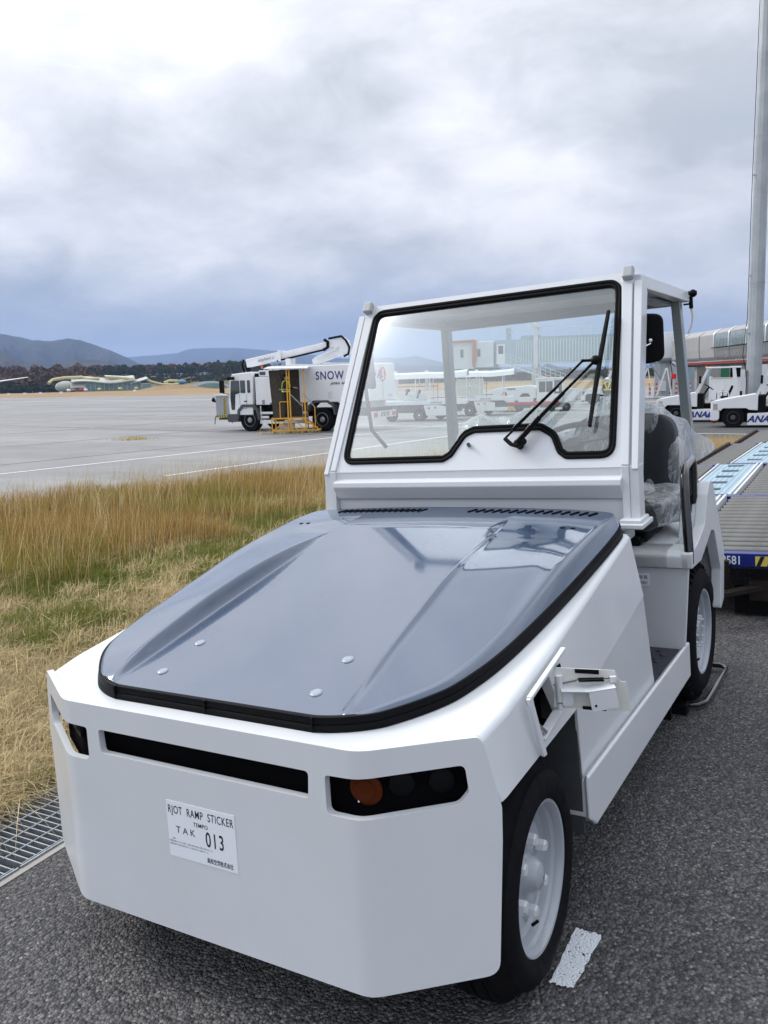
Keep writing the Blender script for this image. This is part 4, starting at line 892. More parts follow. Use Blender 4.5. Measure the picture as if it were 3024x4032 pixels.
for sg in (1, -1):
    top = roundpoly([(1.925, 0.757), (1.925, 0.830), (2.06, 0.845), (2.25, 0.895), (2.335, 1.035), (2.42, 1.090), (2.505, 1.062), (2.770, 0.645), (2.722, 0.385), (2.600, 0.345), (2.655, 0.57), (2.50, 0.815), (2.42, 0.835), (2.14, 0.745)], [0.004, 0.015, 0.05, 0.05, 0.03, 0.04, 0.03, 0.03, 0.03, 0.03, 0.02, 0.06, 0.05, 0.01], 5)
    tp('rear_fender', MB().prism(top, 'x', sg * 0.875, sg * 0.925), PAINT, bevel=0.014, seg=3)
    ti = [(2.20, 0.80), (2.26, 0.895), (2.335, 1.03), (2.42, 1.078), (2.50, 1.055), (2.76, 0.645), (2.72, 0.39), (2.69, 0.39), (2.73, 0.64), (2.48, 1.03), (2.42, 1.05), (2.355, 1.01), (2.27, 0.86), (2.23, 0.80)]
    tp('fender_top', MB().prism(ti, 'x', sg * 0.80, sg * 0.88), PAINT, bevel=0.006)
    tp('fender_inner', MB().prism([(2.25, 0.80), (2.345, 1.01), (2.42, 1.055), (2.49, 1.03), (2.74, 0.64), (2.70, 0.40), (2.0, 0.34), (2.0, 0.80)], 'x', sg * 0.795, sg * 0.81), PAINT2, smooth=0)
    # grab rail
    g0 = (0.925, 1.985, 0.83); 
    tp('grab_rail', MB().tube([(sg * x, y, z) for x, y, z in [(0.905, 1.955, 0.775), (0.905, 1.96, 0.84), (0.885, 2.010, 1.10), (0.880, 2.035, 1.175), (0.872, 2.08, 1.205), (0.866, 2.28, 1.225), (0.862, 2.325, 1.205), (0.860, 2.335, 1.16), (0.860, 2.330, 0.99)]], [0.022, 0.022, 0.0215, 0.021, 0.021, 0.020, 0.020, 0.020, 0.020], 16), pm('gloss_black', (0.01, 0.01, 0.012), 0.2, 0, 1.0))
    tp('rail_plate', MB().prism(roundpoly([(2.29, 0.905), (2.37, 0.905), (2.37, 1.035), (2.29, 1.035)], 0.035, 5), 'x', sg * 0.845, sg * 0.856), BLACK, bevel=0.002)
    tp('rail_bolt', MB().lathe([(0, 0.022), (0.004, 0.022), (0.005, 0.014), (0.016, 0.014)], (0.856 * sg, 2.335, 0.935), 12).lathe([(0, 0.012), (0.03, 0.012)], (0.90 * sg, 1.995, 0.865), 6, 'z'), CHROME)
tp('rear_panel', MB().box(-0.80, 0.80, 2.90, 2.93, 0.32, 0.86), PAINT, bevel=0.004)
tp('seat_belt_buckle', MB().obox((0.70, 2.36, 0.99), (0.03, 0.03, 0.12), (rad(10), rad(12), 0)), BLACK, bevel=0.004)
tp('buckle_button', MB().obox((0.716, 2.345, 1.03), (0.020, 0.012, 0.052), (rad(10), rad(14), 0)), pm('bright_red_plastic', (0.75, 0.02, 0.015), 0.4), bevel=0.003)
# inspection label on riser
lb = tp('inspection_label', MB().prism(roundpoly([(0.60, 0.655), (0.722, 0.660), (0.722, 0.722), (0.60, 0.717)], 0.008, 4), 'y', 1.9415, 1.944), STICK, smooth=0)
text('PASSED', 0.013, GREYP, lb, face_mat((0.683, 1.9405, 0.676), (1, 0, 0), (0, 0, 1)))
text('合 格 証', 0.013, GREYP, lb, face_mat((0.683, 1.9405, 0.703), (1, 0, 0), (0, 0, 1)))
MB().prism([(0.628, 0.672), (0.648, 0.672), (0.648, 0.700), (0.628, 0.700)], 'y', 1.9405, 1.941).ob('label_emblem', GREYP, lb, smooth=0)
# --- ramp sticker on the front plate
def on_plate(x, z, d=0.0006): return (x, -0.412 - 0.0716 * (0.86 - z) - d, z)
zv = (0, 0.0716, 1)
stk = tp('ramp_sticker', MB().hexa([on_plate(-0.133, 0.437, .0002), on_plate(0.133, 0.437, .0002), on_plate(0.133, 0.611, .0002), on_plate(-0.133, 0.611, .0002), on_plate(-0.133, 0.437, 0.001), on_plate(0.133, 0.437, 0.001), on_plate(0.133, 0.611, 0.001), on_plate(-0.133, 0.611, 0.001)]), STICK, smooth=0)
FMx = lambda x, z: face_mat(on_plate(x, z, 0.0012), (1, 0, 0), zv)
text('RJOT  RAMP  STICKER', 0.025, BLKP, stk, FMx(0, 0.584), sx=0.68, ext=0.0002, bold=0.00015, space=1.12)
text('TEMPO', 0.0125, BLKP, stk, FMx(0.0, 0.553), sx=1.0, ext=0.0002, bold=0.0001, space=1.05)
text('T A K', 0.021, BLKP, stk, FMx(-0.062, 0.524), sx=1.05, ext=0.0002)
text('013', 0.046, BLKP, stk, FMx(0.052, 0.515), sx=0.66, ext=0.0002, bold=0.0006, space=1.2)
text('注意', 0.0042, GREYP, stk, FMx(-0.112, 0.494), ext=0.0001)
text('1. 制限区域内に立ち入る時は、本票を車両の見易い位置に掲示すること。', 0.0042, GREYP, stk, FMx(-0.045, 0.485), sx=0.92, ext=0.0001)
text('2. 制限区域内で本票の使用を終了した時は速やかに返納すること。', 0.0042, GREYP, stk, FMx(-0.053, 0.476), sx=0.92, ext=0.0001)
text('高松空港株式会社', 0.0125, BLKP, stk, FMx(0.066, 0.452), sx=0.72, ext=0.0002, bold=0.0002)
# --- cab interior
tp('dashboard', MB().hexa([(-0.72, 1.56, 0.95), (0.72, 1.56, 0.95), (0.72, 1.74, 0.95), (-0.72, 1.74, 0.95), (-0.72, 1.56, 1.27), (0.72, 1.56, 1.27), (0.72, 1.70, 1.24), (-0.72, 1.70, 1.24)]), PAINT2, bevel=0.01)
tp('instrument_hood', MB().box(0.16, 0.52, 1.62, 1.80, 1.20, 1.30), BLACK, bevel=0.02)
sw = MB(); sc_ = Vector((0.36, 2.02, 1.345)); RT = Matrix.Rotation(rad(24), 3, 'X')
sw.tube([sc_ + RT @ Vector((0.20 * math.cos(2 * pi * k / 48), 0.20 * math.sin(2 * pi * k / 48), 0)) for k in range(48)], 0.0145, 10, closed=True)
for a in (rad(-90), rad(20), rad(160)): sw.bar(sc_, sc_ + RT @ Vector((0.19 * math.cos(a), 0.19 * math.sin(a), 0)), 0.034, 0.012)
sw.tube([sc_ + RT @ Vector((0, 0, 0.015)), sc_ + RT @ Vector((0, 0, -0.05))], [0.045, 0.05], 16)
tp('steering_wheel', sw, pm('grey_plastic', (0.055, 0.06, 0.062), 0.5))
tp('steering_column', MB().tube([sc_ + RT @ Vector((0, 0, -0.03)), (0.36, 1.74, 0.80)], 0.035, 12), BLACK)
def cushion(w, d, h, seed=0, amp=0.0, nn=28, e=0.5, fr_=4.0, stretch=(1, 1, 1)):
    m = MB(); sg_ = lambda v, p: math.copysign(abs(v) ** p, v)
    def fn(u, v):
        a = 2 * pi * u; b = pi * (v - 0.5)
        p = Vector((w / 2 * sg_(math.cos(b), e) * sg_(math.cos(a), e), d / 2 * sg_(math.cos(b), e) * sg_(math.sin(a), e), h / 2 * sg_(math.sin(b), e)))
        if amp:
            q = Vector((p.x * fr_ * stretch[0] + seed, p.y * fr_ * stretch[1], p.z * fr_ * stretch[2] + seed * 0.7))
            rn = noise.fractal(q, 1.0, 2.0, 3) * 1.6
            p = p * (1 + amp * rn / max(0.15, p.length))
        return p
    m.grid(fn, nn * 2, nn); return m
for nm, cx in (('driver', 0.45), ('passenger', -0.22)):
    bw = 0.56 if cx > 0 else 0.62
    tp('seat_cushion', cushion(bw, 0.56, 0.17, e=0.38), SEATM, smooth=60, mw=Matrix.Translation((cx, 2.30, 0.965)))
    tp('seat_base', MB().box(cx - bw * 0.42, cx + bw * 0.42, 2.08, 2.56, 0.836, 0.92), BLACK, bevel=0.02)
    sb = tp('seat_backrest', cushion(bw, 0.17, 0.60 if cx > 0 else 0.54, e=0.36), SEATM, smooth=60, mw=Matrix.Translation((cx, 2.60, 1.13 if cx > 0 else 1.10)) @ Matrix.Rotation(rad(-9), 4, 'X'))
    pb = tp('plastic_seat_cover', cushion(bw + 0.10, 0.26, 0.64 if cx > 0 else 0.60, seed=3.1 + cx, amp=0.075, nn=60, e=0.6, fr_=3.2, stretch=(1, 1, .5)), PLASTIC, smooth=60, mw=Matrix.Translation((cx, 2.62, 1.155 if cx > 0 else 1.125)) @ Matrix.Rotation(rad(-9), 4, 'X'))
    tp('plastic_cushion_cover', cushion(bw + 0.08, 0.58, 0.20, seed=8 + cx, amp=0.06, nn=44, e=0.55, fr_=5), PLASTIC, smooth=60, mw=Matrix.Translation((cx, 2.31, 0.965)))
# loose tail of the driver's seat cover blowing rearwards
def _tail(u, v):
    a = 2 * pi * u; t = v
    c = Vector((lerp(0.50, 0.865, t ** 1.2), lerp(2.62, 2.92, t), lerp(1.27, 1.20, t))); R_ = (0.25 * (1 - t) ** 0.7 + 0.004)
    p = c + Vector((0.5 * R_ * math.cos(a), 0.3 * R_ * math.cos(a), R_ * math.sin(a)))
    n_ = noise.fractal(Vector((p.x * 7, p.y * 4, p.z * 7)), 1.0, 2.0, 3) * 1.4
    return p + Vector((0.03, 0.01, 0.03)) * n_ * (1 - t)
PL2 = PLASTIC.copy(); PL2.name = 'milky_plastic_sheet'
for q in PL2.node_tree.nodes:
    if q.type == 'MATH' and q.operation == 'MULTIPLY_ADD' and abs(q.inputs[1].default_value - 0.45) < 1e-4 and not q.inputs[2].is_linked: q.inputs[2].default_value = 0.34
tp('plastic_cover_tail', MB().grid(_tail, 90, 50), PL2, smooth=60)
tp('seat_slide', MB().box(0.22, 0.66, 2.02, 2.55, 0.836, 0.88).bar((0.66, 2.02, 0.85), (0.66, 2.4, 0.87), 0.02), BLACK, bevel=0.004)
# --- bar lying round the rear wheel (wheel chock)
ck = empty('wheel_chock', G4.copy(), 'black steel tube chock frame lying on the asphalt round the tractor rear wheel', 'wheel chock')
MB().tube([(0.60, 2.19, 0.03), (0.84, 2.18, 0.03), (0.875, 2.19, 0.03), (0.905, 2.24, 0.03), (0.925, 2.74, 0.03), (0.915, 2.77, 0.03), (0.88, 2.79, 0.03), (0.60, 2.79, 0.03)], 0.0135, 12).ob('chock_tube', pm('gloss_black2', (0.012, 0.012, 0.014), 0.25, 0, 1.0), ck)
MB().box(0.60, 0.84, 2.10, 2.16, 0.0, 0.06).ob('chock_block', BLACK, ck, bevel=0.01)

# ================================================================== ROLLER DOLLIES behind the tractor
rol_m = {}
def roller(L):
    k = round(L, 3)
    if k not in rol_m:
        me = MB().tube([(-L / 2, 0, 0), (L / 2, 0, 0)], 0.038, 14).tube([(-L / 2 - 0.03, 0, 0), (-L / 2, 0, 0)], 0.012, 6).mesh('roller'); me.materials.append(ROLLER)
        for p in me.polygons: p.use_smooth = True
        me.set_sharp_from_angle(angle=rad(40)); rol_m[k] = me
    return rol_m[k]
def dolly(x, y, rz, label, num):
    t = empty('cargo_dolly', G4 @ Matrix.Translation((x, y, 0)) @ Matrix.Rotation(rad(rz), 4, 'Z'), label, 'dolly', 'roller dollies parked behind the tractor')
    zb = 0.54 - 0.018 * (y + 0.8); X0, X1 = -0.50, 2.10; D = 2.28
    for k, yy in enumerate((0.0, D)):
        b = MB().box(X0, X1, yy, yy + 0.07, zb - 0.105, zb - 0.012).ob('end_beam', NAVY, t, bevel=0.006)
        if k == 0:
            for xs in (X0 + 0.10, X1 - 1.16 if X1 > 0 else 0):
                hz = MB().box(xs, xs + 0.26, -0.003, 0.0, zb - 0.095, zb - 0.030).ob('hazard_plate', HYEL, b, smooth=0)
                for j in range(4):
                    MB().prism([(xs + 0.005 + j * 0.065, zb - 0.095), (xs + 0.030 + j * 0.065, zb - 0.095), (xs + 0.058 + j * 0.065, zb - 0.030), (xs + 0.033 + j * 0.065, zb - 0.030)], 'y', -0.0045, -0.003).ob('hazard_stripe', BLKP, b, smooth=0)
            text(num, 0.058, STICK, b, face_mat((0.735, -0.0015, zb - 0.062), (1, 0, 0), (0, 0, 1)), sx=0.8, bold=0.001)
    for xs, w in ((X0, 0.04), (X1 - 0.04, 0.04)):
        MB().box(xs, xs + w, 0.07, D, zb - 0.10, zb + 0.018).ob('side_rail', RUST, t, bevel=0.004)
    for xs in (-0.045, 0.385):
        MB().box(xs, xs + 0.018, 0.07, D, zb - 0.09, zb + 0.004).ob('inner_rail', WHITE2, t, bevel=0.003)
    for xs in (0.43,): MB().box(xs, xs + 0.022, 0.07, D, zb - 0.06, zb + 0.006).ob('inner_rail', WHITE2, t, bevel=0.003)
    MB().box(X0 + 0.05, -0.05, 0.08, D - 0.02, zb - 0.115, zb - 0.100).box(0.455, X1 - 0.05, 0.08, D - 0.02, zb - 0.115, zb - 0.100).ob('gap_shade_sheet', DARK, t, smooth=0)  # near-black sheet added so the gaps between rollers look shaded
    n = 15
    for k in range(n):
        yy = 0.15 + k * (D - 0.24) / (n - 1)
        for (a, b_) in ((X0 + 0.06, -0.06), (0.47, X1 - 0.06)):
            o = bpy.data.objects.new('roller', roller(b_ - a - 0.06)); col.objects.link(o); o.parent = t; o.location = ((a + b_) / 2, yy, zb - 0.038)
    p = MB()
    slots = [0.35 + 0.42 * k for k in range(5)]
    ycur = 0.12; segs = []
    for s_ in slots: segs.append((ycur, s_)); ycur = s_ + 0.15
    segs.append((ycur, D - 0.05))
    for a, b_ in segs: p.box(-0.008, 0.380, a, b_, zb - 0.02, zb - 0.004)
    for s_ in slots: p.box(-0.008, 0.09, s_, s_ + 0.15, zb - 0.02, zb - 0.004).box(0.27, 0.380, s_, s_ + 0.15, zb - 0.02, zb - 0.004)
    w = p.ob('walkway_panel', LBLUE, t, smooth=0)
    hp_ = MB()
    for i in range(7):
        for j in range(38):
            yy = 0.16 + j * 0.056; xx = 0.03 + i * 0.052
            if any(s_ - 0.02 < yy < s_ + 0.17 for s_ in slots) and 0.07 < xx < 0.29: continue
            a = [(xx + 0.010 * math.cos(q * pi / 3), yy + 0.010 * math.sin(q * pi / 3), zb - 0.0034) for q in range(6)]; hp_.add(a, [tuple(range(6))])
    tag(hp_.ob('perforations', NAVYP, w, smooth=0, fix=False), kind='stuff')
    MB().box(X0 + 0.05, X1 - 0.05, 0.10, D - 0.03, zb - 0.14, zb - 0.085).box(0.2, 0.5, 0.3, 2.0, zb - 0.22, zb - 0.13).ob('under_frame', DGREY, t, smooth=0)
    for wx_ in (-0.1, 1.75):
        for wy_ in (0.42, 1.85):
            q = MB().lathe([(0, 0.13), (0.01, 0.165), (0.09, 0.165), (0.10, 0.13)], (wx_, wy_, 0.165), 24).ob('wheel', RUBBER, t)
            MB().lathe([(-0.004, 0.08), (0.104, 0.08)], (wx_, wy_, 0.165), 16).ob('hub', DGREY, q)
    return t
DL = [(0.0, 3.80, 1.2, 'roller dolly right behind the tractor, navy beam ending in 581', 'CD-8581'), (-0.02, 6.32, 0.8, 'roller dolly second from the tractor, white letters CD-8 on its navy beam', 'CD-8577'),
      (0.02, 8.90, -2.0, 'roller dolly third from the tractor, its navy beam numbered CD-8592', 'CD-8592'), (0.12, 11.15, -1.5, 'roller dolly farthest from the tractor, next to the tuft of dry grass', 'CD-8564')]
for i, (x, y, rz, lb_, num) in enumerate(DL):
    t = dolly(x, y, rz, lb_, num)
    if i == 0:
        MB().box(0.72, 0.78, -0.05, 0.06, 0.20, 0.40).bar((0.62, -0.30, 0.20), (0.98, 0.02, 0.22), 0.07, 0.03).box(0.90, 1.05, -0.02, 0.06, 0.13, 0.26).ob('tow_bracket', pm('oily_steel', (0.025, 0.019, 0.015), 0.5, 0.5, var=0.3, vscale=10), t, smooth=0)
        MB().lathe([(0, 0.016), (0.02, 0.016)], (0.80, -0.17, 0.215), 6, 'y').ob('bolt', CHROME, t)
        MB().box(0.80, 1.4, 0.05, 0.10, 0.02, 0.20).ob('front_wheel_guard', BLACK, t, smooth=0)

# ================================================================== AIRFIELD VEHICLES AND BUILDINGS
def P_(m, name, mat, par, **k):
    k.setdefault('smooth', 30); return m.ob(name, mat, par, **k)
def bx_(name, mat, par, x0, x1, y0, y1, z0, z1, bevel=0.0): return MB().box(x0, x1, y0, y1, z0, z1).ob(name, mat, par, bevel=bevel, smooth=30 if bevel else 0)
def road_wheel(par, x, y, r, w=0.26, name='wheel', rimc=None):     # axle along local y, outer face towards -y
    q = MB().lathe([(0.0, r * 0.55), (-0.012, r * 0.7), (-0.01, r * 0.93), (0.02, r), (w - 0.02, r), (w, r * 0.9), (w, r * 0.5)], (x, y, r), 32, 'y').ob(name, RUBBER, par)
    MB().lathe([(-0.008, r * 0.58), (-0.014, r * 0.56), (0.05, r * 0.48), (0.055, r * 0.30), (0.0, r * 0.24), (-0.03, r * 0.18), (-0.03, 0.002)], (x, y, r), 24, 'y', caps=False).ob('rim', rimc or STEEL, q)
    return q
def roundel(par, x, y, z, r, nx=(1, 0, 0), txt='JAC'):
    o = MB().tube([Vector((x, y, z)), Vector((x, y, z)) + Vector(nx).cross(Vector((0, 0, 1))) * 0.006], r, 28).ob('roundel', REDP, par)
    nn = Vector(nx).cross(Vector((0, 0, 1))); off = nn * 0.009
    F = lambda u, v: Vector((x, y, z)) + Vector(nx) * (u * r) + Vector((0, 0, v * r)) + off
    w = MB()   # white bird-like curve and gap in the ring
    pts = [(-0.05, -0.25), (-0.12, 0.05), (0.02, 0.30), (0.10, 0.55), (0.0, 0.72), (-0.16, 0.62)]
    w.tube([F(u, v) for u, v in pts], [r * .16, r * .12, r * .08, r * .07, r * .06, r * .03], 6)
    w.tube([F(0.42 * math.cos(a), 0.1 + 0.72 * math.sin(a)) for a in np.linspace(-2.6, -0.5, 10)], r * 0.05, 5)
    w.ob('bird_emblem', STICK, o)
    text(txt, r * 0.42, STICK, o, face_mat(tuple(F(0, -0.55)), nx, (0, 0, 1)), bold=0.004)
    return o

# ---- de-icing truck
t = empty('deicing_truck', TR(-22.55, 27.25, -0.3, 4.6), 'white de-icing truck with folded boom over its tank and a grey basket in front', 'truck')
cab = MB().prism(roundpoly([(-1.02, 0.72), (0.22, 0.72), (0.30, 2.42), (0.20, 2.58), (-0.80, 2.50), (-0.95, 2.28), (-1.06, 1.30)], 0.06, 4), 'y', -0.05, 2.25); cb_ = P_(cab, 'cab', WHITE, t, bevel=0.04)
for y_ in (-0.056,):
    P_(MB().prism(roundpoly([(-0.90, 0.95), (-0.72, 0.95), (-0.66, 1.62), (-0.42, 1.68), (-0.42, 2.22), (-0.86, 2.22), (-0.93, 1.5)], 0.05, 3), 'y', y_ - 0.004, y_), 'side_window', GLASSD, cb_)
    P_(MB().prism(roundpoly([(-0.38, 1.68), (-0.12, 1.68), (-0.12, 2.22), (-0.38, 2.22)], 0.03, 3), 'y', y_ - 0.004, y_), 'side_window', GLASSD, cb_)
    P_(MB().prism(roundpoly([(-0.02, 1.68), (0.14, 1.68), (0.14, 2.22), (-0.02, 2.22)], 0.04, 3), 'y', y_ - 0.004, y_), 'rear_window', GLASSD, cb_)
bx_('door_handle', BLACK, cb_, -0.20, -0.06, -0.075, -0.055, 1.30, 1.34)
P_(MB().prism([(-0.45, 1.62), (-0.44, 1.0), (-0.08, 1.0), (-0.07, 1.62), (-0.085, 1.62), (-0.095, 1.015), (-0.43, 1.015), (-0.435, 1.62)], 'y', -0.058, -0.054), 'door_seam', GREYP, cb_)
bx_('bumper', DGREY, t, -1.14, -0.55, -0.08, 2.28, 0.42, 0.78, 0.04); bx_('grille', BLACK, t, -1.08, -1.03, 0.2, 2.0, 0.8, 1.2)
P_(MB().prism([(-0.62, 0.55), (-0.56, 0.95), (-0.32, 1.18), (0.30, 1.18), (0.52, 0.95), (0.60, 0.50), (0.50, 0.50), (0.40, 0.90), (0.22, 1.06), (-0.26, 1.06), (-0.46, 0.88), (-0.52, 0.55)], 'y', -0.10, 0.35), 'wheel_arch', DGREY, t)
for (mx, mz, h_) in ((-1.22, 1.70, 0.42), (-1.22, 2.05, 0.20), (-0.78, 2.25, 0.14)): bx_('door_mirror', BLACK, t, mx - 0.06, mx + 0.07 + (0.12 if h_ < .15 else 0), -0.36, -0.14, mz, mz + h_, 0.02)
P_(MB().bar((-1.2, -0.25, 2.3), (-0.95, 0, 2.35), 0.03).bar((-1.2, -0.25, 1.7), (-0.98, 0, 1.62), 0.03), 'mirror_bracket', BLACK, t)
bx_('chassis_frame', BLACK, t, -0.9, 6.0, 0.35, 1.9, 0.62, 0.95)
bx_('equipment_locker', WHITE, t, 0.38, 1.10, -0.02, 2.25, 1.15, 2.34, 0.02); bx_('locker_vent', GREYP, t, 0.70, 0.84, -0.026, -0.02, 1.17, 1.36)
P_(MB().box(0.30, 0.50, 0.1, 2.1, 0.9, 2.50), 'rear_cab_stack', BLACK, t); bx_('air_cleaner', WHITE2, t, 0.50, 0.92, 0.1, 0.8, 2.36, 2.62, 0.03); bx_('intake', DGREY, t, 0.56, 0.86, 0.09, 0.10, 2.42, 2.56)
P_(MB().tube([(0.56, 0.3, 2.70), (0.56, 0.3, 2.84)], 0.05, 10), 'beacon', pm('beacon_orange', (0.7, 0.16, 0.02), 0.3), t)
P_(MB().bar((0.55, 0.0, 0.62), (1.0, 0.0, 0.62), 0.04, 0.1).bar((0.55, 0.0, 0.42), (2.9, 0.0, 0.42), 0.04, 0.16).bar((0.55, 0.0, 0.80), (2.9, 0.0, 0.80), 0.04, 0.10).bar((0.60, 0, 0.36), (0.60, 0, 1.1), 0.04).bar((2.85, 0, 0.36), (2.85, 0, 1.1), 0.04), 'side_guard', WHITE, t)
tk = bx_('tank_body', WHITE, t, 1.10, 5.95, -0.05, 2.35, 1.22, 2.74, 0.03)
P_(MB().box(1.2, 5.9, 0.02, 0.10, 2.75, 2.80).box(1.2, 5.9, 2.2, 2.28, 2.75, 2.80).box(2.0, 2.3, 0.3, 2.0, 2.75, 2.84).box(3.6, 3.9, 0.3, 2.0, 2.75, 2.86).box(4.9, 5.2, 0.3, 2.0, 2.75, 2.84), 'roof_walkway', WHITE2, t)
text('SNOW  PANDA', 0.34, NAVYP, tk, face_mat((5.0, -0.058, 2.30), (1, 0, 0), (0, 0, 1)), sx=0.85, bold=0.006, space=1.15)
text('JAPAN  AIR  COMMUTER', 0.105, BLKP, tk, face_mat((4.95, -0.058, 1.98), (1, 0, 0), (0, 0, 1)), sx=1.0, bold=0.003, shear=0.25)
P_(MB().box(4.0, 4.2, -0.056, -0.051, 1.36, 1.66), 'tank_hatch', WHITE2, tk); bx_('rear_door_seam', GREYP, tk, 5.955, 5.96, 1.14, 1.16, 1.3, 2.7)
roundel(tk, 5.962, 1.15, 2.30, 0.30, nx=(0, 1, 0))
text('Y 9870', 0.08, GREYP, tk, face_mat((5.965, 1.8, 1.42), (0, 1, 0), (0, 0, 1)))
bx_('rear_bumper', WHITE2, t, 5.85, 6.02, 0.05, 2.25, 0.52, 0.80, 0.01)
for j in range(6): P_(MB().add([(6.024, 0.75 + j * .14, .57), (6.024, 0.82 + j * .14, .57), (6.024, 0.88 + j * .14, .76), (6.024, 0.81 + j * .14, .76)], [(0, 1, 2, 3)]), 'chevron', ORANGE if j % 1 == 0 else STICK, t, fix=False, smooth=0)
for yy in (0.12, 1.85): bx_('tail_lamp', REDP, t, 6.02, 6.04, yy, yy + 0.32, 0.58, 0.74)
bx_('fire_extinguisher', REDP, t, 5.6, 5.75, 0.3, 0.42, 0.85, 1.2, 0.03); bx_('pump_unit', WHITE2, t, 5.0, 5.7, 0.5, 1.9, 0.75, 1.2)
P_(MB().prism([(2.98, 0.85), (3.06, 1.12), (3.30, 1.30), (4.0, 1.30), (4.28, 1.12), (4.36, 0.70), (4.28, 0.70), (4.20, 1.05), (3.96, 1.20), (3.34, 1.20), (3.14, 1.05), (3.06, 0.85)], 'y', -0.10, 0.5), 'rear_mudguard', DGREY, t)
for x_ in (0.0, 3.65):
    road_wheel(t, x_, 0.0, 0.50, 0.32); road_wheel(t, x_, 1.95, 0.50, 0.32)
bm1 = MB(); 
def beam(m, a, b, w, h): return m.bar(a, b, w, h)
P_(beam(MB(), (2.70, 1.1, 2.90), (4.15, 1.1, 3.30), 0.22, 0.26), 'lower_boom', WHITE, t, bevel=0.02); P_(beam(MB(), (2.9, 0.85, 3.05), (4.05, 0.85, 3.45), 0.07, 0.09), 'boom_ram', WHITE2, t)
P_(MB().prism(roundpoly([(3.75, 3.18), (4.25, 3.06), (4.52, 3.25), (4.42, 3.72), (4.18, 3.90), (3.85, 3.78)], 0.08, 3), 'y', 0.93, 1.27), 'boom_elbow', WHITE, t, bevel=0.02)
P_(MB().tube([(4.30, 0.90, 3.10), (4.52, 0.9, 3.18), (4.58, 0.9, 3.45), (4.42, 0.9, 3.75), (4.2, 0.9, 3.93), (3.6, 0.9, 3.86)], 0.05, 7), 'elbow_hose', BLACK, t)
P_(beam(MB(), (0.7, 1.1, 3.16), (4.1, 1.1, 3.68), 0.22, 0.30).bar((-0.72, 1.1, 2.96), (0.95, 1.1, 3.22), 0.26, 0.36), 'upper_boom', WHITE, t, bevel=0.02)
P_(MB().bar((0.95, 0.95, 3.02), (3.3, 0.95, 3.40), 0.08, 0.07).tube([(3.3, .95, 3.4), (3.5, .95, 3.5), (3.52, .95, 3.72), (3.35, .95, 3.82)], 0.07, 7), 'cable_chain', BLACK, t)
P_(MB().box(1.00, 1.16, 0.9, 1.3, 3.0, 3.46), 'boom_collar', WHITE, t, bevel=0.02); P_(MB().box(1.4, 1.65, 0.9, 1.3, 2.76, 3.1), 'boom_rest', WHITE, t)
P_(MB().bar((-0.75, 1.1, 2.95), (-0.66, 1.1, 2.50), 0.12, 0.16).tube([(-0.86, 1.0, 3.15), (-0.95, 1.0, 2.9), (-0.86, 1.0, 2.6), (-0.70, 1.0, 2.45)], 0.05, 7), 'boom_head', BLACK, t)
text('elephant µ', 0.15, GREYP, t, Matrix.Translation((0.35, 0.955, 3.13)) @ Matrix.Rotation(rad(-8.8), 4, 'Y') @ face_mat((0, 0, 0), (1, 0, 0), (0, 0, 1)), shear=0.2)
bk = bx_('basket', pm('basket_grey', (0.34, 0.36, 0.38), 0.4, 0.3), t, -2.02, -1.20, 0.3, 1.5, 0.60, 1.58, 0.03)
bx_('basket_rim', WHITE2, bk, -2.08, -1.14, 0.24, 1.56, 1.56, 1.63, 0.01)
hs = bx_('hazard_strip', HYEL, bk, -1.58, -1.46, 0.29, 0.30, 0.75, 1.48); hb = bx_('hazard_base', HYEL, bk, -2.0, -1.25, 0.285, 0.30, 0.60, 0.72)
st_ = MB()
for j in range(9): st_.prism([(-1.58, 0.75 + j * .08), (-1.46, 0.79 + j * .08), (-1.46, 0.83 + j * .08), (-1.58, 0.79 + j * .08)], 'y', 0.283, 0.289)
for j in range(8): st_.prism([(-2.0 + j * .095, 0.60), (-1.955 + j * .095, 0.60), (-1.915 + j * .095, 0.72), (-1.96 + j * .095, 0.72)], 'y', 0.279, 0.285)
tag(st_.ob('black_stripes', BLKP, hs, smooth=0), kind='stuff')
P_(MB().tube([(-2.05, 0.4, 1.3), (-2.2, 0.4, 1.36), (-2.2, 0.4, 1.5)], 0.05, 8).ball((-2.2, 0.4, 1.38), 0.09, 6), 'spray_nozzle', BLACK, t)
P_(MB().tube([(-2.0, 0.4, 0.8), (-2.15, 0.4, 0.6), (-2.2, 0.4, 0.3)], 0.02, 6).tube([(-1.25, .4, .7), (-1.22, .4, .35)], 0.02, 6).box(-1.95, -1.3, 0.4, 1.3, 0.50, 0.58), 'basket_hook', DGREY, t)
P_(MB().box(-1.20, -0.9, 0.8, 1.2, 0.62, 0.85), 'basket_mount', BLACK, t)

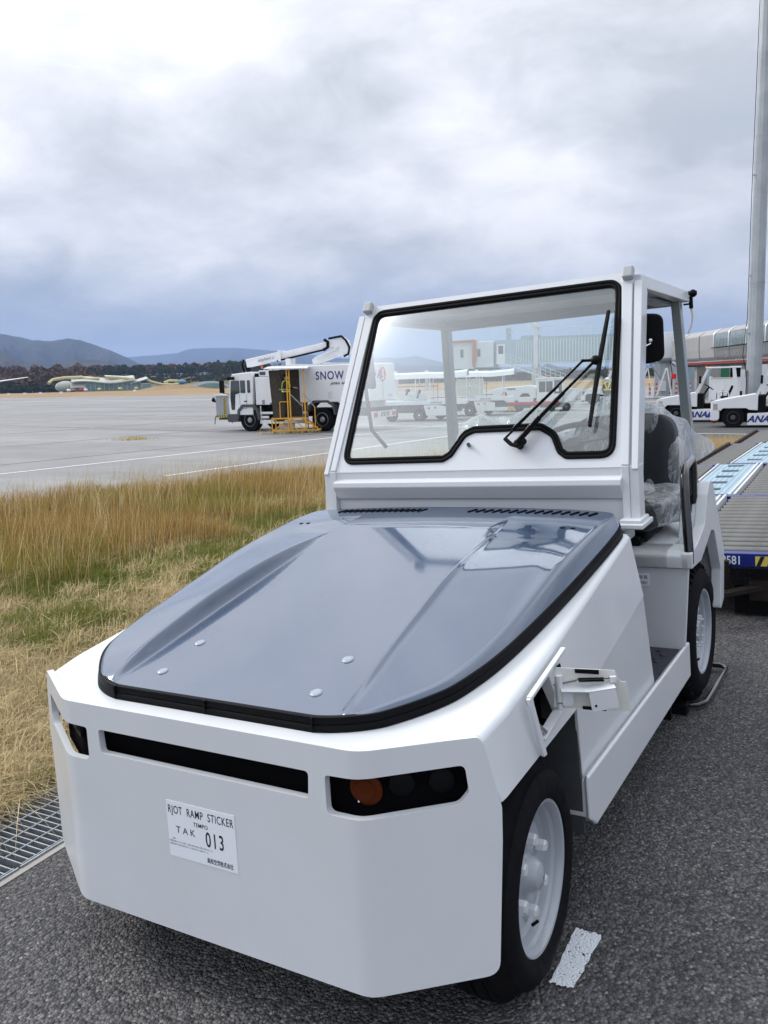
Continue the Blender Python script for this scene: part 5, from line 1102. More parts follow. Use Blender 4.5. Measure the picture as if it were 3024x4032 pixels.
# ---- mobile yellow booth stand
t = empty('mobile_booth', TR(-20.19, 25.94, -0.3, 30.4), 'yellow steel observation booth on castors with brown cloth screens and steps', 'booth')
def bars(m, L, w=0.05):
    for a, b in L: m.bar(a, b, w)
    return m
W_, D_ = 1.45, 1.15
P_(bars(MB(), [((-0.1, 0, 0.12), (1.85, 0, 0.12)), ((-0.1, D_, 0.12), (1.85, D_, 0.12)), ((-0.1, 0, .12), (-0.1, D_, .12)), ((1.85, 0, .12), (1.85, D_, .12)), ((-0.1, 0, .62), (1.3, 0, .62)), ((-0.1, D_, .62), (1.3, D_, .62)), ((-0.1, 0, .62), (-0.1, D_, .62))], 0.06), 'base_frame', YELLOW, t)
P_(bars(MB(), [((-0.05, 0, .14), (0.62, 0, .62)), ((-0.05, 0, .62), (0.60, 0, .14)), ((0.72, 0, .60), (1.28, 0, .14)), ((-0.1, 0, .12), (-0.1, 0, .62)), ((1.3, 0, .12), (1.3, 0, .62)), ((0.72, 0, .30), (0.98, 0, .14))], 0.04), 'brace', YELLOW, t)
for x_, y_ in ((0.58, 0.0), (0.68, 0.0), (1.28, 0.0), (-0.1, D_), (1.28, D_)): P_(MB().bar((x_, y_, 0.12), (x_, y_, 2.66), 0.05), 'post', YELLOW, t)
P_(bars(MB(), [((1.18, 0, .62), (1.18, 0, 1.62)), ((1.68, 0, 0.2), (1.68, 0, 1.05)), ((0.62, 0, 1.30), (0.25, 0, 1.30)), ((0.25, 0, .62), (0.25, 0, 1.3))], 0.035), 'guard_post', YELLOW, t)
P_(bars(MB(), [((0.68, 0, 1.62), (1.18, 0, 1.10)), ((1.24, 0, 1.62), (1.68, 0, 1.05)), ((1.18, 0, 1.10), (1.18, 0, 0.62)), ((0.25, .0, 1.80), (0.62, 0, 1.80))], 0.035), 'handrail', STEEL, t)
P_(MB().box(-0.1, 1.3, 0, D_, 0.62, 0.66), 'platform', DGREY, t)
for k in range(3): bx_('step', YELLOW, t, 1.28 + k * 0.19 - 0.15, 1.50 + k * 0.19 - 0.15, 0.1, 0.9, 0.50 - k * 0.15, 0.53 - k * 0.15)
P_(bars(MB(), [((1.1, 0.08, .62), (1.85, 0.08, .12)), ((1.1, 0.92, .62), (1.85, 0.92, .12))], 0.05), 'stringer', YELLOW, t)
P_(MB().hexa([(-0.32, -0.2, 2.62), (1.45, -0.2, 2.60), (1.45, 1.3, 2.70), (-0.32, 1.3, 2.72), (-0.32, -0.2, 2.66), (1.45, -0.2, 2.64), (1.45, 1.3, 2.74), (-0.32, 1.3, 2.76)]), 'roof', WHITE2, t)
P_(MB().grid(lambda u, v: (lerp(-0.15, 0.30, u) + 0.12 * (1 - v), 0.02 + 0.02 * math.sin(u * 9), lerp(0.50, 2.58, v)), 12, 6), 'cloth_screen', MESHB, t, fix=False)
P_(MB().box(0.0, 1.28, D_ - 0.02, D_, 0.66, 2.60).box(0.30, 0.5, 0.02, 0.03, 2.4, 2.6), 'rear_screen', MESHB, t)
P_(MB().box(0.15, 0.75, 0.3, 0.8, 0.14, 0.38), 'storage_box', WHITE2, t)
for x_ in (-0.0, 0.62, 1.25, 1.7): P_(MB().lathe([(0, 0.055), (0.03, 0.055)], (x_, 0.0, 0.055), 12, 'y').box(x_ - .02, x_ + .02, -.0, .04, .05, .12), 'castor', BLACK, t)

# ---- people
def skin_body(name, joints, edges, mat, parent, root=0):
    me = bpy.data.meshes.new(name); me.from_pydata([j[0] for j in joints], edges, []); me.update()
    o = bpy.data.objects.new(name, me); col.objects.link(o); me.materials.append(mat)
    sk = o.modifiers.new('skin', 'SKIN'); sk.use_smooth_shade = True
    lay = me.skin_vertices[0] if me.skin_vertices else None
    if lay is None:
        bpy.context.view_layer.objects.active = o
    for i, j in enumerate(joints):
        me.skin_vertices[0].data[i].radius = (j[1], j[1] if len(j) < 3 else j[2])
    me.skin_vertices[0].data[root].use_root = True
    s2 = o.modifiers.new('sub', 'SUBSURF'); s2.levels = 2; s2.render_levels = 2
    realise(o); o.parent = parent; return o
def person(mw, label, top, trousers, helmet, vest, arm, head_turn=0.0):
    # local: faces +x, z up, feet at z=0
    t = empty('person', mw, label, 'person')
    J = [((0, 0, 0.93), 0.125, 0.15), ((0.0, 0, 1.12), 0.12, 0.15), ((0.0, 0, 1.34), 0.13, 0.17), ((0.0, 0, 1.45), 0.075, 0.10), ((0.01, 0, 1.53), 0.055, 0.055),
         ((0.0, -0.10, 0.86), 0.095), ((0.02, -0.11, 0.48), 0.062), ((-0.01, -0.11, 0.10), 0.045), ((0.12, -0.12, 0.04), 0.04),
         ((0.0, 0.10, 0.86), 0.095), ((0.0, 0.11, 0.48), 0.062), ((-0.03, 0.11, 0.10), 0.045), ((0.10, 0.12, 0.04), 0.04),
         ((0.0, -0.19, 1.40), 0.062), ((arm[0][0], -0.25, arm[0][2]), 0.048), ((arm[1][0], -0.20, arm[1][2]), 0.034),
         ((0.0, 0.19, 1.40), 0.062), ((arm[0][0], 0.25, arm[0][2]), 0.048), ((arm[1][0], 0.18, arm[1][2] - 0.02), 0.034)]
    E_ = [(0, 1), (1, 2), (2, 3), (3, 4), (0, 5), (5, 6), (6, 7), (7, 8), (0, 9), (9, 10), (10, 11), (11, 12), (2, 13), (13, 14), (14, 15), (2, 16), (16, 17), (17, 18)]
    b = skin_body('body', J, E_, trousers, t)
    b.data.materials.append(top)
    for p in b.data.polygons: p.material_index = 1 if p.center.z > 0.97 or abs(p.center.y) > 0.21 else 0
    for p in b.data.polygons: p.use_smooth = True
    h = MB().ball((0.02, 0, 1.64), 0.105, 10, (0.95, 0.80, 1.12)).ob('head', SKIN, t, smooth=60)
    MB().ball((0.125, 0, 1.635), 0.018, 5).ob('nose', SKIN, h); MB().box(0.09, 0.118, -0.05, 0.05, 1.565, 1.615).ob('face_mask', STICK, h, bevel=0.012)
    for s_ in (-1, 1): MB().ball((0.105, 0.034 * s_, 1.665), 0.009, 5).ob('eye', BLKP, h); MB().ball((0.01, 0.088 * s_, 1.64), 0.022, 5, (0.7, 0.5, 1.2)).ob('ear', SKIN, h)
    MB().ball((-0.01, 0, 1.675), 0.108, 10, (1.0, 0.85, 1.0)).ob('hair', BLKP, h)
    hm = MB().lathe([(0.0, 0.135), (0.012, 0.132), (0.05, 0.122), (0.10, 0.085), (0.125, 0.03), (0.128, 0.002)], (0.0, 0, 1.69), 24, 'z').box(0.10, 0.17, -0.07, 0.07, 1.688, 1.70).ob('helmet', helmet, t, bevel=0.004)
    for (w0, w1) in ((14, 15), (17, 18)):
        a = Vector(J[w1][0]); d = (a - Vector(J[w0][0])).normalized(); sd_ = Vector((0, 1, 0)); up_ = d.cross(sd_)
        hh = MB().obox(tuple(a + d * 0.055), (0.085, 0.075, 0.030), d.to_track_quat('X', 'Z').to_matrix())
        for q in range(4): hh.tube([a + d * 0.09 + sd_ * (q - 1.5) * 0.019, a + d * (0.135 - 0.008 * abs(q - 1.3)) + sd_ * (q - 1.5) * 0.020 - up_ * 0.012, a + d * (0.16 - 0.01 * abs(q - 1.3)) + sd_ * (q - 1.5) * 0.018 - up_ * 0.035], [0.0095, 0.009, 0.007], 6)
        hh.tube([a + d * 0.03 + sd_ * 0.035, a + d * 0.07 + sd_ * 0.062 - up_ * 0.01, a + d * 0.10 + sd_ * 0.060 - up_ * 0.025], [0.011, 0.010, 0.008], 6)
        hh.ob('hand', SKIN, t, smooth=50, bevel=0)
    v = MB()
    if vest == 'harness':
        for s_ in (-1, 1):
            v.tube([(0.10, 0.10 * s_, 1.06), (0.155, 0.09 * s_, 1.30), (0.10, 0.10 * s_, 1.47), (0.0, 0.11 * s_, 1.50), (-0.10, 0.09 * s_, 1.44), (-0.150, 0.02 * s_, 1.25), (-0.14, -0.08 * s_, 1.06)], 0.026, 6)
        v.tube([(0.15 * math.cos(a), 0.19 * math.sin(a), 1.05) for a in np.linspace(0, 2 * pi, 20)], 0.030, 6)
    else:
        for s_ in (-1, 1): v.tube([(0.15, 0.02 * s_, 1.15), (0.165, 0.10 * s_, 1.33), (0.10, 0.13 * s_, 1.46), (-0.02, 0.13 * s_, 1.50), (-0.13, 0.10 * s_, 1.40), (-0.15, 0.05 * s_, 1.1)], 0.030, 6)
        v.tube([(0.155 * math.cos(a), 0.195 * math.sin(a), 1.10) for a in np.linspace(0, 2 * pi, 20)], 0.034, 6)
    v.ob('reflective_vest', HIVIS, t, smooth=60)
    for s_ in (-1, 1): MB().box(-0.09, 0.17, 0.115 * s_ - 0.05, 0.115 * s_ + 0.05, 0.0, 0.085).ob('shoe', BLACK, t, bevel=0.03)
    return t
bm_ = TR(-20.19, 25.94, -0.3, 30.4)
person(bm_ @ TR(0.48, 0.45, 0.66, -6), 'person in navy clothes and yellow reflective harness working inside the yellow booth', CLOTHN, CLOTHN, CLOTHN, 'harness', ((0.10, 0, 1.16), (0.33, 0, 1.20)))
person(TR(-12.78, 47.98, -0.3, -73), 'person in dark red jacket, yellow reflective belts and white helmet standing on the apron', CLOTHR, pm('grey_trousers', (0.06, 0.065, 0.08), 0.8), WHITE, 'belt', ((0.0, 0, 1.14), (0.08, 0, 0.90)))

# ---- belt loaders (high-lift with canopy)
def loader(mw, label, panels, logo):
    t = empty('belt_loader', mw, label, 'loader', 'covered belt loaders on the apron')
    P_(MB().prism(roundpoly([(-1.7, 0.42), (2.0, 0.42), (2.0, 0.55), (1.6, 0.82), (-1.7, 0.82)], 0.03, 2), 'y', 0.0, 1.9), 'lower_body', DGREY, t, bevel=0.01)
    P_(MB().prism(roundpoly([(0.36, 0.26), (1.35, 0.26), (1.35, 0.70), (0.95, 0.78), (0.22, 0.78)], 0.03, 2), 'y', -0.06, 1.95), 'front_body', WHITE, t, bevel=0.015)
    bx_('step_box', WHITE, t, 1.35, 2.0, -0.02, 0.5, 0.28, 0.45, 0.01)
    dk = bx_('deck_beam', WHITE, t, -1.85, 2.3, -0.08, 1.95, 0.80, 0.98, 0.01)
    text('SINFONIA', 0.095, GREYP, dk, face_mat((0.85, -0.085, 0.89), (1, 0, 0), (0, 0, 1)), bold=0.003, shear=0.15)
    P_(MB().loft([[(x_, yy, zz) for yy, zz in ((-0.15, 2.05 + k_), (-0.05, 2.27 + k_), (0.6, 2.36 + k_), (1.4, 2.36 + k_), (2.0, 2.27 + k_), (2.1, 2.05 + k_), (2.0, 2.05 + k_), (-0.05, 2.05 + k_))] for x_, k_ in ((-1.5, 0.0), (0.5, 0.02), (1.1, 0.0), (2.0, 0.06), (2.35, 0.10))]), 'canopy', WHITE, t, smooth=40)
    P_(MB().loft([[(x_, yy, zz) for yy, zz in ((-0.10, 2.07 + k_), (0, 2.22 + k_), (0.6, 2.30 + k_), (1.4, 2.30 + k_), (1.95, 2.22 + k_), (2.05, 2.07 + k_))] for x_, k_ in ((2.352, 0.10), (2.36, 0.10))]), 'canopy_end', GREYP, t)
    for x_ in (-1.25, -0.15, 0.55, 1.75):
        for y_ in (0.0, 1.85): P_(MB().bar((x_, y_, 0.95), (x_, y_, 2.1), 0.05), 'canopy_post', WHITE, t)
    P_(MB().bar((-1.4, 0, 1.60), (0.5, 0, 1.60), 0.04).bar((-1.4, 1.85, 1.60), (0.5, 1.85, 1.60), 0.04), 'hand_rail', WHITE, t)
    P_(MB().bar((-1.4, 1.2, 1.68), (0.9, 1.2, 1.68), 0.04).bar((0.5, 0.9, 1.1), (1.2, 0.9, 1.1), 0.04).bar((0.85, .9, .95), (0.85, .9, 1.9), 0.03), 'red_rail', REDP, t)
    if panels:
        for a, b in ((-1.05, -0.75), (-0.70, 0.02), (0.06, 0.75)) if panels == 1 else ((0.60, 1.05), (1.08, 1.5), (1.52, 1.75)):
            f_ = bx_('side_screen', pm('cream_screen', (0.62, 0.62, 0.50), 0.4), t, a, b, 0.02, 0.03, 1.05, 1.95); P_(MB().box(a, b, 0.0, 0.02, 1.48, 1.52).box(a, b, 0.0, 0.02, 1.93, 1.97).box(a, b, 0.0, 0.02, 1.03, 1.07).box(a, a + .04, 0, .02, 1.03, 1.97).box(b - .04, b, 0, .02, 1.03, 1.97), 'screen_frame', WHITE, f_)
    P_(MB().prism(roundpoly([(-0.9, 0.98), (0.25, 0.98), (0.25, 1.2), (-0.2, 1.45), (-0.45, 1.25), (-0.9, 1.25)], 0.05, 2), 'y', 0.7, 1.3), 'control_console', WHITE, t)
    P_(MB().obox((-0.10, 0.9, 1.30), (0.10, 0.4, 0.42), (0, rad(20), 0)).bar((-0.9, 1.0, 1.0), (-0.6, 1.0, 1.5), 0.06).ball((-0.6, .8, 1.5), .09, 5), 'driver_seat', BLACK, t)
    P_(MB().tube([(-0.72, 0.9 + 0.18 * math.cos(a), 1.45 + 0.18 * math.sin(a)) for a in np.linspace(0, 2 * pi, 16, endpoint=False)], 0.015, 5, closed=True), 'steering_wheel', BLACK, t)
    P_(MB().box(-1.3, -1.15, 0.7, 0.95, 1.1, 2.45).box(0.25, 0.40, 0.7, 0.95, 1.5, 2.45), 'lift_mast', WHITE, t, bevel=0.02)
    if logo:
        roundel(t, 0.48, -0.062, 0.62, 0.06); roundel(t, 0.80, -0.062, 0.64, 0.05)
    road_wheel(t, 0.0, -0.02, 0.29, 0.22, rimc=WHITE2); road_wheel(t, -1.35, 0.0, 0.29, 0.22); road_wheel(t, 0.9, 1.6, 0.27, 0.2); road_wheel(t, 0.0, 1.6, 0.29, 0.22)
    return t
l1 = loader(TR(-18.28, 34.95, -0.3, 22), 'white covered belt loader with red inner rails, standing next to the de-icing truck', 0, True)
l2 = loader(TR(-17.84, 39.85, -0.3, 20), 'white covered belt loader with cream side screens, right of the other belt loader', 1, True)

# ---- cargo loader with cab
t = empty('cargo_loader', TR(-16.66, 44.52, -0.3, 18), 'long white cargo loader with a glazed driver cab, red sill stripe and yellow corner boxes', 'loader')
bd = P_(MB().prism(roundpoly([(-2.2, 0.75), (0.75, 0.75), (0.75, 1.42), (0.40, 1.48), (-1.4, 1.38), (-2.2, 1.12)], 0.04, 2), 'y', 0.0, 2.6), 'loader_body', WHITE, t, bevel=0.02)
text('TREPEL', 0.10, BLKP, bd, face_mat((-0.65, -0.006, 1.30), (1, 0, 0), (0, 0, 1)), bold=0.006, sx=1.2)
roundel(bd, -1.05, -0.004, 1.02, 0.16, txt='JAL')
P_(MB().box(-1.2, 2.0, -0.10, 2.6, 0.42, 0.56), 'sill_stripe', REDP, t); P_(MB().box(-1.4, 2.4, 0.0, 2.5, 0.22, 0.42), 'lower_chassis', DGREY, t)
P_(MB().box(-1.2, -0.45, -0.08, 0.3, 0.50, 0.78).box(-0.25, 0.6, -0.08, 0.3, 0.52, 0.86), 'white_locker', WHITE, t, bevel=0.02)
P_(MB().prism([(-0.2, 0.86), (0.45, 0.86), (0.30, 1.05), (-0.02, 1.05)], 'y', -0.05, 0.3), 'black_cowl', BLACK, t)
for x_ in (-1.0, 0.45): bx_('yellow_corner_box', YELLOW, t, x_, x_ + 0.52, -0.14, 0.3, 0.13, 0.34, 0.02)
for x_ in (-0.7, 0.15, 0.75, 1.5): P_(MB().bar((x_, -0.1, 0.0), (x_, -0.1, 0.24), 0.04).box(x_ - .06, x_ + .06, -.16, -.04, 0, .02), 'stabiliser_foot', STEEL, t)
cb = bx_('driver_cab', WHITE, t, 0.78, 2.25, -0.06, 1.4, 0.56, 1.86, 0.03)
bx_('cab_window', GLASSD, cb, 0.92, 1.28, -0.068, -0.060, 1.10, 1.70); bx_('cab_window', GLASSD, cb, 1.32, 1.68, -0.068, -0.060, 1.10, 1.70); bx_('cab_window', GLASSD, cb, 1.78, 2.20, -0.068, -0.060, 1.00, 1.76)
bx_('cab_roof', WHITE, cb, 0.72, 2.32, -0.12, 1.46, 1.83, 1.90, 0.02)
for x_ in (0.80, 1.36): P_(MB().tube([(x_, 0.1, 1.90), (x_, 0.1, 2.03)], 0.05, 10), 'beacon', MATS['beacon_orange'], t)
bx_('notice_board', STICK, t, 1.86, 2.02, -0.10, -0.09, 1.12, 1.34)
roundel(t, 2.62, 0.2, 1.1, 0.12, txt='JAL'); P_(MB().box(2.3, 2.95, 0.0, 1.2, 0.5, 1.25), 'rear_locker', WHITE, t, bevel=0.02)
road_wheel(t, 2.45, -0.05, 0.24); road_wheel(t, -0.2, 0.1, 0.24); road_wheel(t, 1.6, 0.1, 0.24)

# ---- generic tow tractor of the other airline
def airline_tug(mw, label, work_lamp=False, L=2.9):
    t = empty('airline_tow_tractor', mw, label, 'tow tractor', 'white airline tow tractors with blue lettering')
    # local: origin under the front wheel, +x rearwards
    P_(MB().prism(roundpoly([(-0.72, 0.62), (-0.76, 0.92), (-0.66, 0.965), (0.68, 1.20), (0.80, 1.10), (0.80, 0.62), (0.52, 0.64), (0.42, 0.70), (-0.35, 0.70), (-0.42, 0.62)], [0.03, 0.04, 0.06, 0.03, 0.02, 0, 0.06, 0.06, 0.06, 0.02], 3), 'y', -0.04, 1.32), 'bonnet', WHITE, t, bevel=0.02)
    P_(MB().prism(roundpoly([(-0.76, 0.27), (-0.54, 0.27), (-0.47, 0.34), (-0.47, 0.62), (-0.78, 0.62)], 0.04, 3), 'y', -0.04, 1.32), 'front_bumper', WHITE, t, bevel=0.015)
    bx_('front_bar', WHITE, t, -0.76, -0.6, -0.02, 1.30, 0.56, 0.92, 0.02)
    bx_('headlamp', LENS, t, -0.68, -0.53, -0.052, -0.035, 0.66, 0.88, 0.01); bx_('tow_hook', RED, t, -0.72, -0.58, 0.2, 0.35, 0.16, 0.26)
    lw_ = P_(MB().prism(roundpoly([(0.47, 0.10), (1.62, 0.10), (1.75, 0.16), (1.95, 0.50), (1.95, 0.60), (1.45, 0.52), (0.47, 0.52)], 0.03, 2), 'y', -0.05, 1.33), 'side_sill', WHITE, t, bevel=0.015)
    text('ANA', 0.23, NAVYP, lw_, face_mat((0.82, -0.056, 0.305), (1, 0, 0), (0, 0, 1)), shear=0.35, bold=0.012, sx=1.05)
    P_(MB().prism([(1.14, 0.19), (1.28, 0.19), (1.42, 0.42), (1.28, 0.42)], 'y', -0.056, -0.050), 'blue_flash', pm('airline_blue', (0.005, 0.05, 0.45), 0.4), lw_)
    P_(MB().prism(roundpoly([(1.55, 0.52), (1.62, 0.80), (1.80, 0.96), (2.45, 1.04), (2.75, 0.95), (2.80, 0.35), (1.95, 0.35)], 0.06, 3), 'y', -0.05, 1.33), 'rear_body', WHITE, t, bevel=0.03)
    bx_('engine_bay', DARK, t, -0.5, 2.6, 0.05, 1.25, 0.20, 0.72)
    bx_('foot_well', BLACK, t, 0.80, 1.05, 0.0, 1.28, 0.52, 1.15); bx_('floor', WHITE2, t, 0.8, 1.6, 0.0, 1.3, 0.50, 0.54)
    for y_ in (0.02, 1.26):
        P_(MB().hexa([(0.70, y_ - .03, 1.15), (0.80, y_ - .03, 1.12), (0.80, y_ + .03, 1.12), (0.70, y_ + .03, 1.15), (1.14, y_ - .03, 2.15), (1.22, y_ - .03, 2.15), (1.22, y_ + .03, 2.15), (1.14, y_ + .03, 2.15)]), 'windscreen_post', WHITE, t)
        P_(MB().hexa([(2.16, y_ - .05, 0.98), (2.34, y_ - .05, 0.98), (2.34, y_ + .05, 0.98), (2.16, y_ + .05, 0.98), (2.08, y_ - .05, 2.14), (2.20, y_ - .05, 2.14), (2.20, y_ + .05, 2.14), (2.08, y_ + .05, 2.14)]), 'rear_post', WHITE, t)
    P_(MB().add([(0.78, 0.05, 1.18), (0.78, 1.23, 1.18), (1.18, 1.23, 2.13), (1.18, 0.05, 2.13)], [(0, 1, 2, 3)]), 'windscreen', GLASS, t, fix=False, smooth=0)
    bx_('roof', WHITE, t, 1.10, 2.42, -0.04, 1.34, 2.13, 2.19, 0.02)
    P_(MB().tube([(1.10, 0.2, 2.14), (1.10, 0.2, 2.24)], 0.045, 10), 'beacon', MATS['beacon_orange'], t); P_(MB().tube([(1.30, 1.0, 2.18), (1.30, 1.0, 2.26)], 0.035, 10), 'beacon', RED, t)
    P_(MB().tube([Vector((1.22, 0.35, 1.40)) + Matrix.Rotation(rad(35), 3, 'Y') @ Vector((0.19 * math.cos(a), 0.19 * math.sin(a), 0)) for a in np.linspace(0, 2 * pi, 20, endpoint=False)], 0.018, 6, closed=True).bar((1.22, 0.35, 1.40), (0.98, 0.35, 1.0), 0.07).bar((1.06, .35, 1.50), (1.38, .35, 1.3), 0.03), 'steering_wheel', BLACK, t)
    P_(MB().obox((2.02, 0.35, 1.22), (0.10, 0.42, 0.46), (0, rad(22), 0)).box(1.66, 2.0, 0.14, 0.56, 0.94, 1.03), 'driver_seat', BLACK, t, bevel=0.03)
    P_(MB().tube([(1.62, 0.0, 0.9), (1.62, 0.0, 1.16), (1.68, 0.0, 1.2), (1.92, 0.0, 1.2), (1.97, 0.0, 1.14), (1.97, 0.0, 0.98)], 0.022, 8), 'side_rail', WHITE, t)
    P_(MB().bar((1.50, 0.6, 0.9), (1.52, 0.6, 1.15), 0.03).bar((1.74, .6, .95), (1.74, .6, 1.25), .04), 'lever', BLACK, t)
    P_(MB().bar((2.42, -.02, 1.05), (2.42, -.02, 1.22), 0.09), 'rear_lamp', BLACK, t)
    bx_('mirror', BLACK, t, 0.86, 0.94, -0.24, -0.10, 1.55, 1.85, 0.02)
    road_wheel(t, 0.0, -0.02, 0.37, 0.24, rimc=DGREY); road_wheel(t, 2.25, -0.02, 0.37, 0.24, rimc=DGREY); road_wheel(t, 0.0, 1.08, 0.37, 0.24); road_wheel(t, 2.25, 1.08, 0.37, 0.24)
    return t
airline_tug(TR(-3.26, 30.73, -0.3, 6), 'white airline tow tractor nearest the lamp mast, its front wheel in full view')
airline_tug(TR(-5.95, 34.1, -0.3, 8), 'white airline tow tractor with open roofed cab, behind the nearer white tow tractor')
t = airline_tug(TR(-15.79, 55.02, -0.3, 12), 'white tow tractor far off on the apron beside the standing person')
wl = empty('work_lamp_stand', TR(-7.15, 33.3, -0.3, 10), 'black lamp stand in front of the farther white airline tow tractor', 'lamp stand')
P_(MB().bar((0, 0, 0), (0, 0, 0.75), 0.09).box(-0.12, 0.12, -0.1, 0.1, 0, 0.06), 'stand_post', BLACK, wl); P_(MB().box(-0.20, -0.06, -0.1, 0.05, 0.62, 0.82).box(0.06, 0.18, -0.1, 0.05, 0.60, 0.82), 'lamp_head', BLACK, wl, bevel=0.02); P_(MB().ball((0, -0.05, 0.52), 0.13, 6), 'lamp_body', BLACK, wl)

# ---- lamp mast
t = empty('lamp_mast', TR(-3.5, 37.49, -0.3, 7.4), 'tall grey tapering steel lamp mast rising out of the picture at the right', 'mast')
mm = P_(MB().lathe([(0, 0.315), (5, 0.30), (12, 0.265), (24, 0.19)], n=12, axis='z'), 'mast_shaft', pm('mast_grey', (0.40, 0.425, 0.44), 0.4, 0.4, var=0.16, vscale=1.2), t, smooth=20)
P_(MB().lathe([(-0.01, 0.31), (0.02, 0.31)], (0, 0, 5.6), 12, 'z').lathe([(-0.01, 0.275), (0.02, 0.275)], (0, 0, 11.4), 12, 'z'), 'mast_collar', STEEL, t)
P_(MB().tube([(-0.30, -0.2, 1.9), (-0.36, -0.2, 2.2), (-0.46, -0.2, 2.6), (-0.40, -0.2, 3.4), (-0.33, -0.2, 4.2), (-0.33, -0.2, 9), (-0.28, -0.2, 16), (-0.22, -0.2, 23)], 0.014, 6), 'cable', BLACK, t)
P_(MB().bar((-0.34, -0.2, 3.55), (-0.26, -0.2, 3.55), 0.07).bar((-0.34, -.2, 5.9), (-.25, -.2, 5.9), .05).bar((-0.31, -.2, 9.9), (-.22, -.2, 9.9), .05), 'cable_clamp', STEEL, t)
bx_('junction_box', WHITE2, t, -0.52, -0.34, -0.25, 0.15, 0.0, 2.05)

# ---- white tipper body behind the tow tractors
t = empty('skip_container', TR(-5.3, 44.5, -0.3, 7), 'white steel skip container with ribbed side behind the white airline tow tractors', 'container')
bx_('side_panel', WHITE, t, -1.15, 1.65, 0, 0.06, 0.55, 1.62, 0.01); bx_('end_panel', WHITE, t, -1.2, -1.12, -0.02, 1.6, 0.5, 1.72, 0.01); bx_('back_panel', WHITE2, t, -1.15, 1.65, 1.5, 1.56, 0.55, 1.6); bx_('bed', WHITE2, t, -1.15, 1.65, 0.06, 1.5, 0.50, 0.58)
bx_('top_rail', pm('cream_rail', (0.60, 0.55, 0.42), 0.5), t, -1.12, 1.68, -0.03, 0.09, 1.62, 1.68)
for x_ in (-0.55, 0.1, 0.75, 1.35): bx_('side_rib', WHITE, t, x_, x_ + 0.07, -0.035, 0.0, 0.58, 1.6)
for x_ in (-1.0, 1.4): bx_('support_leg', WHITE2, t, x_, x_ + 0.1, 0.1, 1.4, 0, 0.52)

# ---- passenger boarding bridge
JB = TR(-26.61, 64.05, -0.3, 17.8)
t = empty('boarding_bridge', JB, 'pale blue passenger boarding bridge with tan bellows hood and corrugated tunnel', 'boarding bridge')
P_(MB().box(-0.05, 3.2, 0, 1.9, 3.02, 4.95), 'inner_tunnel', PALEBLUE, t); ot = P_(MB().box(3.35, 12.4, -0.15, 2.05, 3.05, 5.12), 'outer_tunnel', PALEBLUE, t)
rb = MB()
for k in range(38): rb.box(3.45 + k * 0.24, 3.53 + k * 0.24, -0.185, -0.15, 3.12, 4.92)
for k in range(8): rb.box(1.6 + k * 0.2, 1.66 + k * 0.2, -0.03, 0.0, 3.05, 4.85)
tag(rb.ob('corrugation', WHITE2, ot, smooth=0), kind='stuff')
bx_('bottom_chord', WHITE2, t, 3.3, 12.4, -0.2, 2.1, 2.98, 3.06); bx_('roof_duct', PALEBLUE, t, 2.0, 3.6, 0.1, 1.6, 4.95, 5.25)
P_(MB().box(3.05, 3.38, -0.25, 0.05, 2.6, 6.0), 'lift_column', WHITE2, t); P_(MB().box(3.05, 3.38, 1.9, 2.2, 2.6, 6.0), 'lift_column', WHITE2, t)
P_(MB().box(2.98, 3.45, -0.3, 2.25, 5.85, 6.1).tube([(3.2, -.1, 6.1), (3.2, -.1, 6.4)], .07, 8).tube([(2.6, 1, 5.9), (2.6, 1, 6.2)], .07, 8), 'column_head', WHITE2, t)
P_(bars(MB(), [((-0.4 + k * 1.0, 0.0, 5.1), (-0.4 + k * 1.0, 0.0, 5.9)) for k in range(13)] + [((-0.4, 0, 5.9), (12.4, 0, 5.9)), ((-0.4, 0, 5.5), (12.4, 0, 5.5)), ((-0.4, 1.9, 5.9), (12.4, 1.9, 5.9))] + [((-0.4 + k * 1.0, 1.9, 5.1), (-0.4 + k * 1.0, 1.9, 5.9)) for k in range(13)], 0.035), 'roof_railing', WHITE2, t)
P_(MB().box(0.8, 1.2, 0.2, 0.8, 4.95, 5.95), 'roof_unit', PALEBLUE, t)
d_ = bx_('service_door', WHITE, t, 0.05, 0.72, -0.05, 0.0, 3.0, 4.62); bx_('door_window', GLASSD, d_, 0.18, 0.58, -0.06, -0.045, 3.85, 4.50)
P_(MB().lathe([(0, 0.9), (2.05, 0.9)], (-0.75, 0.95, 2.85), 24, 'z'), 'cab_rotunda', WHITE2, t); P_(MB().box(-1.75, -0.2, -0.1, 2.0, 2.8, 4.9), 'cab_body', WHITE2, t, bevel=0.05)
bx_('cab_window', GLASSD, t, -1.55, -1.28, -0.115, -0.098, 3.7, 4.3)
hdk = P_(MB().box(-3.75, -1.75, 0.0, 0.08, 2.85, 4.95).box(-3.75, -1.75, 1.9, 1.98, 2.85, 4.95).box(-3.75, -1.75, 0, 1.98, 4.88, 4.96).box(-3.75, -1.75, 0, 1.98, 2.72, 2.86), 'bridge_head', WHITE2, t)
bx_('head_window', GLASSD, hdk, -2.95, -2.7, -0.015, 0.0, 3.65, 4.3)
P_(MB().prism([(-3.9, 5.02), (-1.75, 5.10), (-1.62, 4.95), (-1.62, 3.35), (-1.75, 3.2), (-1.75, 2.85), (-1.9, 2.85), (-1.95, 3.25), (-1.90, 4.8), (-2.1, 4.92), (-3.9, 4.86)], 'y', -0.35, 2.3), 'bellows_hood', TAN, t, bevel=0.04)
P_(MB().tube([(-4.0, -.3, 2.9), (-4.05, -.3, 4.2), (-3.9, -.3, 4.9)], 0.06, 8), 'bellows_rim', WHITE, t)
